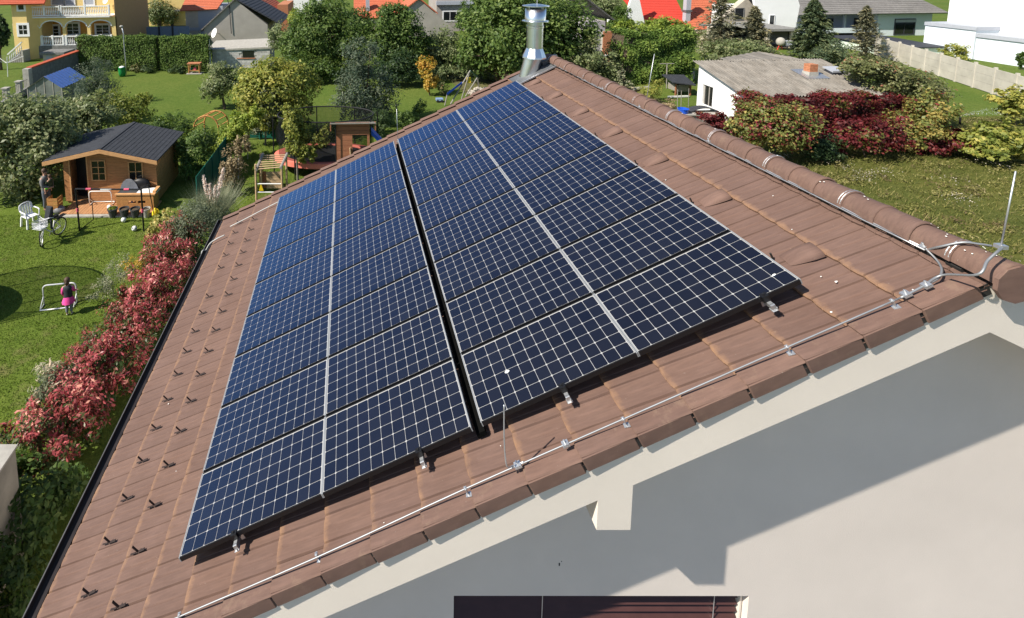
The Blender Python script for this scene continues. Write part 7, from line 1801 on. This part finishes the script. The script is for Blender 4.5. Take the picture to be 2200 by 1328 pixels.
# creeper masses round the shed
plant('virginia_creeper', 'mixed red and green creeper mound covering the near corner of the white shed', 'creeper', (1670, 345), [(1655, 266, 60, 52), (1700, 274, 50, 50), (1612, 268, 40, 42), (1660, 238, 46, 24)], 14000, .15, 'mixed', .6, tr=.03, tshift=.55, tvar=.24, tcl=.22)
yb_ = next(y for y in range(300, 380) if atz(1780, y).y < Yn - .75)
hedge('virginia_creeper', 'deep red creeper curtain hanging beneath the corrugated eave', 1600, 1945, 213, yb_, 'creeper', 15000, .17, 1.0, 'creeper', .45, .32)
plant('virginia_creeper', 'dark red creeper bulging out below the middle of the corrugated eave', 'creeper', (1860, 338), [(1850, 285, 55, 38), (1800, 300, 30, 26), (1905, 290, 36, 34)], 5500, .15, 'creeper', .6, tr=.03, tshift=.55, tcl=.2)
plant('ivy_mound', 'olive green ivy sprawling over the end of the corrugated roof', 'creeper', (1960, 290), [(1900, 160, 62, 32), (1950, 185, 62, 40), (1860, 145, 45, 20), (1985, 215, 45, 50), (1835, 138, 30, 14)], 15000, .15, 'vine', .6, tr=.03, tshift=.5, yo=1.2, dep=.8, top_light=.1)
plant('virginia_creeper', 'green creeper column with red patches at the shed end', 'creeper', (1975, 325), [(1975, 270, 52, 50), (2000, 235, 38, 40), (1930, 295, 36, 28)], 8000, .15, 'mixed', .6, tr=.03, tshift=.74, tcl=.2)
plant('virginia_creeper', 'low red creeper creeping over the ground near the lawn sprinkler', 'creeper', (2060, 332), [(2050, 302, 48, 22), (2005, 312, 36, 22), (2090, 318, 30, 12)], 4200, .14, 'creeper', .6, tr=.02, tshift=.55)
plant('virginia_creeper', 'dark red creeper patch below the concrete ledge', 'creeper', (1545, 290), [(1540, 258, 32, 16), (1515, 250, 20, 10), (1560, 275, 26, 16)], 2600, .13, 'creeper', .6, tr=.02)
plant('dark_undergrowth', 'dark shaded hollow of leaves under the red creeper', 'bush', (1765, 348), [(1765, 315, 36, 26)], 1800, .14, 'dark', .6, tr=.02, tshift=.3)  # darker leaves hold the hollow's shade in their colour
plant('fig_bush', 'yellow green large leaved bush at the photo edge before the fence', 'bush', (2185, 270), [(2165, 215, 26, 24), (2195, 205, 20, 20), (2180, 240, 24, 12)], 1500, .2, 'yellow', .75, tr=.04, tshift=.6)
plant('fig_bush', 'yellow green bush below the sprinkler spray at the photo edge', 'bush', (2150, 350), [(2160, 290, 44, 30), (2120, 302, 36, 22), (2195, 310, 26, 30), (2110, 320, 40, 12)], 4200, .17, 'yellow', .7, tr=.04, tshift=.4, tcl=.2)
plant('twiggy_shrub', 'thin twiggy plant growing above the corrugated eave', 'shrub', (1693, 240), [(1693, 196, 22, 12)], 380, .11, 'grey', .4, tr=.02, tshift=.4)
# sprinkler
b = atz(2062, 268); t = thing('sprinkler', 'black lawn sprinkler post spraying mist over the grass', 'sprinkler', b); MB().tube([b, aty(2063, 252, b.y)], .05, 7).build('post', M_BLK, t, True); tp_ = aty(2063, 250, b.y)
m = MB()
for i in range(420):
    f = random.random(); a = random.uniform(-.22, .22); L_ = 5.5 * f; p = tp_ + Vector((L_ * math.cos(a), L_ * math.sin(a) * 1.2, 1.1 * f * (1 - f) * 1.6 - f * .45 + random.uniform(-.12, .12) * f)); s = random.uniform(.006, .013); m.prism([p, p + Vector((s, 0, s)), p + Vector((0, 0, 2 * s))], (0, s, 0))
o = m.build('spray', net_mat('water_spray', (.85, .9, .95), .55), t, True); o['kind'] = 'stuff'
# bits between ridge and shed
b = atz(1458, 250); led = atz(1525, 246, .55)
t = thing('concrete_ledge', 'narrow concrete ledge in front of the white shed wall', 'ledge', (led.x, led.y, 0)); x0, x1 = aty(1457, 240, led.y).x, aty(1592, 240, led.y).x; MB().box(x0, x1, led.y, led.y + .7, 0, .5).build('base', M_CONCG, t, True); MB().box(x0 - .05, x1, led.y - .08, led.y + .8, .5, .58).build('slab', M_CONC, t, True)
c = aty(1516, 236, led.y + .3); t = thing('metal_hood', 'curved dark sheet metal hood lying on the concrete ledge', 'metal sheet', (c.x, c.y, .58)); m = MB(); hw_ = mpp(c) * 34; ring = [(-hw_ + 2 * hw_ * i / 12, 0, .26 * math.sin(math.pi * i / 12)) for i in range(13)]
for i in range(12): a, b2 = ring[i], ring[i + 1]; m.hexa([(a[0], 0, a[2]), (b2[0], 0, b2[2]), (b2[0], .6, b2[2]), (a[0], .6, a[2]), (a[0], 0, a[2] + .03), (b2[0], 0, b2[2] + .03), (b2[0], .6, b2[2] + .03), (a[0], .6, a[2] + .03)])
m.build('hood', M_DKT, t); MB().box(hw_ - .04, hw_ + .02, 0, .06, 0, .3).build('handle', M_DKT, t)
c = aty(1468, 235, led.y + .25); t = thing('blue_tub', 'bright blue plastic tub on the end of the concrete ledge', 'tub', (c.x, c.y, .58)); MB().lathe([(.24, 0), (.3, .26), (.32, .26), (.32, .3), (.27, .3), (.22, .03)], n=18).build('tub', M_BLUEP, t, smooth=False)
b = atz(1432, 190); t = thing('clothes_post', 'rusty tee shaped clothes post in front of the thuja hedge', 'post', b); tp_ = aty(1433, 137, b.y); MB().tube([b, tp_], .04, 6).build('post', M_GREYW, t, True); MB().tube([tp_ - Vector((.55, 0, 0)), tp_ + Vector((.55, 0, 0))], .035, 6).build('cross_bar', M_GREYW, t, True)
Y_ = atz(1470, 205).y; x0, x1 = aty(1440, 180, Y_).x, aty(1486, 180, Y_).x; zt4 = aty(1465, 172, Y_).z
t = thing('hutch', 'small hutch with a sloping dark felt roof beside the white shed', 'hutch', ((x0 + x1) / 2, Y_ + .6, 0)); m = MB(); m.hexa([(x0, Y_ - .3, zt4 - .15), (x1, Y_ - .5, zt4 - .35), (x1 + .2, Y_ + 1.2, zt4 + .05), (x0 + .1, Y_ + 1.2, zt4 + .1), (x0, Y_ - .3, zt4 - .08), (x1, Y_ - .5, zt4 - .28), (x1 + .2, Y_ + 1.2, zt4 + .12), (x0 + .1, Y_ + 1.2, zt4 + .17)]); m.build('roof', M_FELT, t, True); MB().box(x0 + .5, x1, Y_, Y_ + 1, .3, zt4 - .4).build('body', M_GREYW, t, True)
for x in (x0 + .4, x1 - .1): MB().cbox(x, Y_ - .05, (zt4 - .3) / 2, .08, .08, zt4 - .3).build('leg', M_REDW, t, True)
b = atz(1470, 210); o = MB().bar(b + Vector((-1.2, 0, .08)), b + Vector((.4, .1, .08)), .12, .1).build('white_beam', M_WHT, None); prop(o, 'white painted beam lying on the ground before the white shed', 'beam')
b = atz(1378, 195); o = MB().tube([b + Vector((-.7, -.1, .16)), b + Vector((.7, .2, .2))], .15, 8).build('pale_log', M_CONC, None); prop(o, 'pale log lying on the grass just beyond the ridge', 'log')
b = atz(1483, 170); o = MB().box(b.x - .35, b.x + .35, b.y, b.y + .5, 0, .9).build('stone_block', M_CONC, None); prop(o, 'pale stone block behind the hutch at the white shed corner', 'stone block')
for x, y, yt, l in ((1455, 232, 192, 'thin garden stake closest to the hutch leg'), (1463, 228, 195, 'garden stake with yellow weed beside the blue tub'), (1479, 228, 190, 'dark garden stake against the white shed wall')):
    b = atz(x, y + 4); o = MB().tube([b, aty(x + 1, yt, b.y)], .02, 5).build('garden_stake', M_GREYW, None); prop(o, l, 'stake', 'garden stakes by the hutch')
plant('weed_clump', 'yellow green tall weeds just beyond the ridge rod', 'weeds', (1400, 218), [(1400, 195, 24, 18), (1415, 180, 12, 14)], 1500, .12, 'yellow', .4, tr=.012, tshift=.5)
plant('weed_clump', 'dry yellow weeds growing next to the blue tub', 'weeds', (1435, 232), [(1438, 222, 16, 10)], 700, .1, 'dry', .4, tr=.01, tshift=.7)
plant('cabbage_plant', 'pale grey green leafy plant at the ridge before the apple tree', 'plant', (1345, 195), [(1345, 180, 14, 12), (1335, 160, 9, 14)], 500, .16, 'pale', .6, tr=.012, tshift=.4)
plant('cabbage_plant', 'round grey green vegetable plant behind the hutch', 'plant', (1458, 172), [(1458, 162, 16, 8)], 500, .18, 'grey', .7, tr=.01, tshift=.6)
# grass as geometry
n = 60000; x = RNG.uniform(-13.5, -5.2, n); y = RNG.uniform(2.5, 15.6, n); blades('lawn_blades', np.stack([x, y, 0 * x], 1), .025 + .035 * RNG.random(n), 'lawn', None, None, .010, .8)
LB = COL.objects['lawn_blades']; prop(LB, 'short mown green grass of the garden lawn', 'grass')
n = 20000; f, g_ = RNG.random(n), RNG.random(n); x = -3.6 + 6.5 * f; y = 15 + 9 * g_; blades('side_lawn_blades', np.stack([x, y, 0 * x], 1), .03 + .03 * RNG.random(n), 'lawn', None, None, .012, .8); prop(COL.objects['side_lawn_blades'], 'mown grass round the climbing frame', 'grass')
n = 60000; y = 3 + 24 * RNG.random(n) ** .8; x = 15.6 + (10 + 1.5 * y) * RNG.random(n)
pat = np.sin(x * .9 + np.cos(y * .7) * 2) * np.cos(y * .8 + x * .3); pat2 = np.sin(x * 2.3 + y) * np.cos(y * 2.1 - x)
hgt = (.07 + .12 * RNG.random(n)) * (1 + .45 * pat + .3 * pat2)
blades('meadow_blades', np.stack([x, y, 0 * x], 1), hgt, 'meadow', None, .42 + .16 * pat + .14 * pat2 + RNG.normal(size=n) * .17, .014, 1.1); prop(COL.objects['meadow_blades'], 'rough meadow grass with patches of weeds beyond the ridge', 'grass')
cl = RNG.random((70, 2)); n = 2600; i = RNG.integers(0, 70, n); y = 3 + 21 * cl[i, 1] + RNG.normal(size=n) * .22; x = 16 + (8 + 1.4 * (3 + 21 * cl[i, 1])) * cl[i, 0] + RNG.normal(size=n) * .3
leaves('meadow_flowers', np.stack([x, y, .24 + .14 * RNG.random(n)], 1), .045 * (.6 + .8 * RNG.random(n)), norm(np.array([0, 0, 1.]) + RNG.normal(size=(n, 3)) * .3), LM['flower'], None, RNG.random(n), .8, kind='stuff'); prop(COL.objects['meadow_flowers'], 'small cream meadow flowers scattered through the rough grass', 'flowers')
K = 900; cy = 3 + 24 * RNG.random(K) ** .8; cx = 15.7 + (10 + 1.5 * cy) * RNG.random(K); cr = .18 + .5 * RNG.random(K); ct = .45 + .25 * RNG.normal(size=K); chh = .10 + .22 * RNG.random(K)
n = 60000; i = RNG.integers(0, K, n); d = norm(RNG.normal(size=(n, 3))); rr = RNG.random(n) ** .4
P_ = np.stack([cx[i] + d[:, 0] * cr[i] * rr, cy[i] + d[:, 1] * cr[i] * rr, .03 + chh[i] * np.abs(d[:, 2]) * rr + .05 * RNG.random(n)], 1)
leaves('meadow_weeds', P_, .085 * (.5 + RNG.random(n)), norm(np.abs(d) * np.array([0, 0, 1.2]) + d * np.array([.5, .5, 0]) + RNG.normal(size=(n, 3)) * .45), LM['weeds'], None, ct[i] + RNG.normal(size=n) * .13, .45, kind='stuff'); prop(COL.objects['meadow_weeds'], 'low weeds in olive and brown clumps covering the meadow', 'weeds')
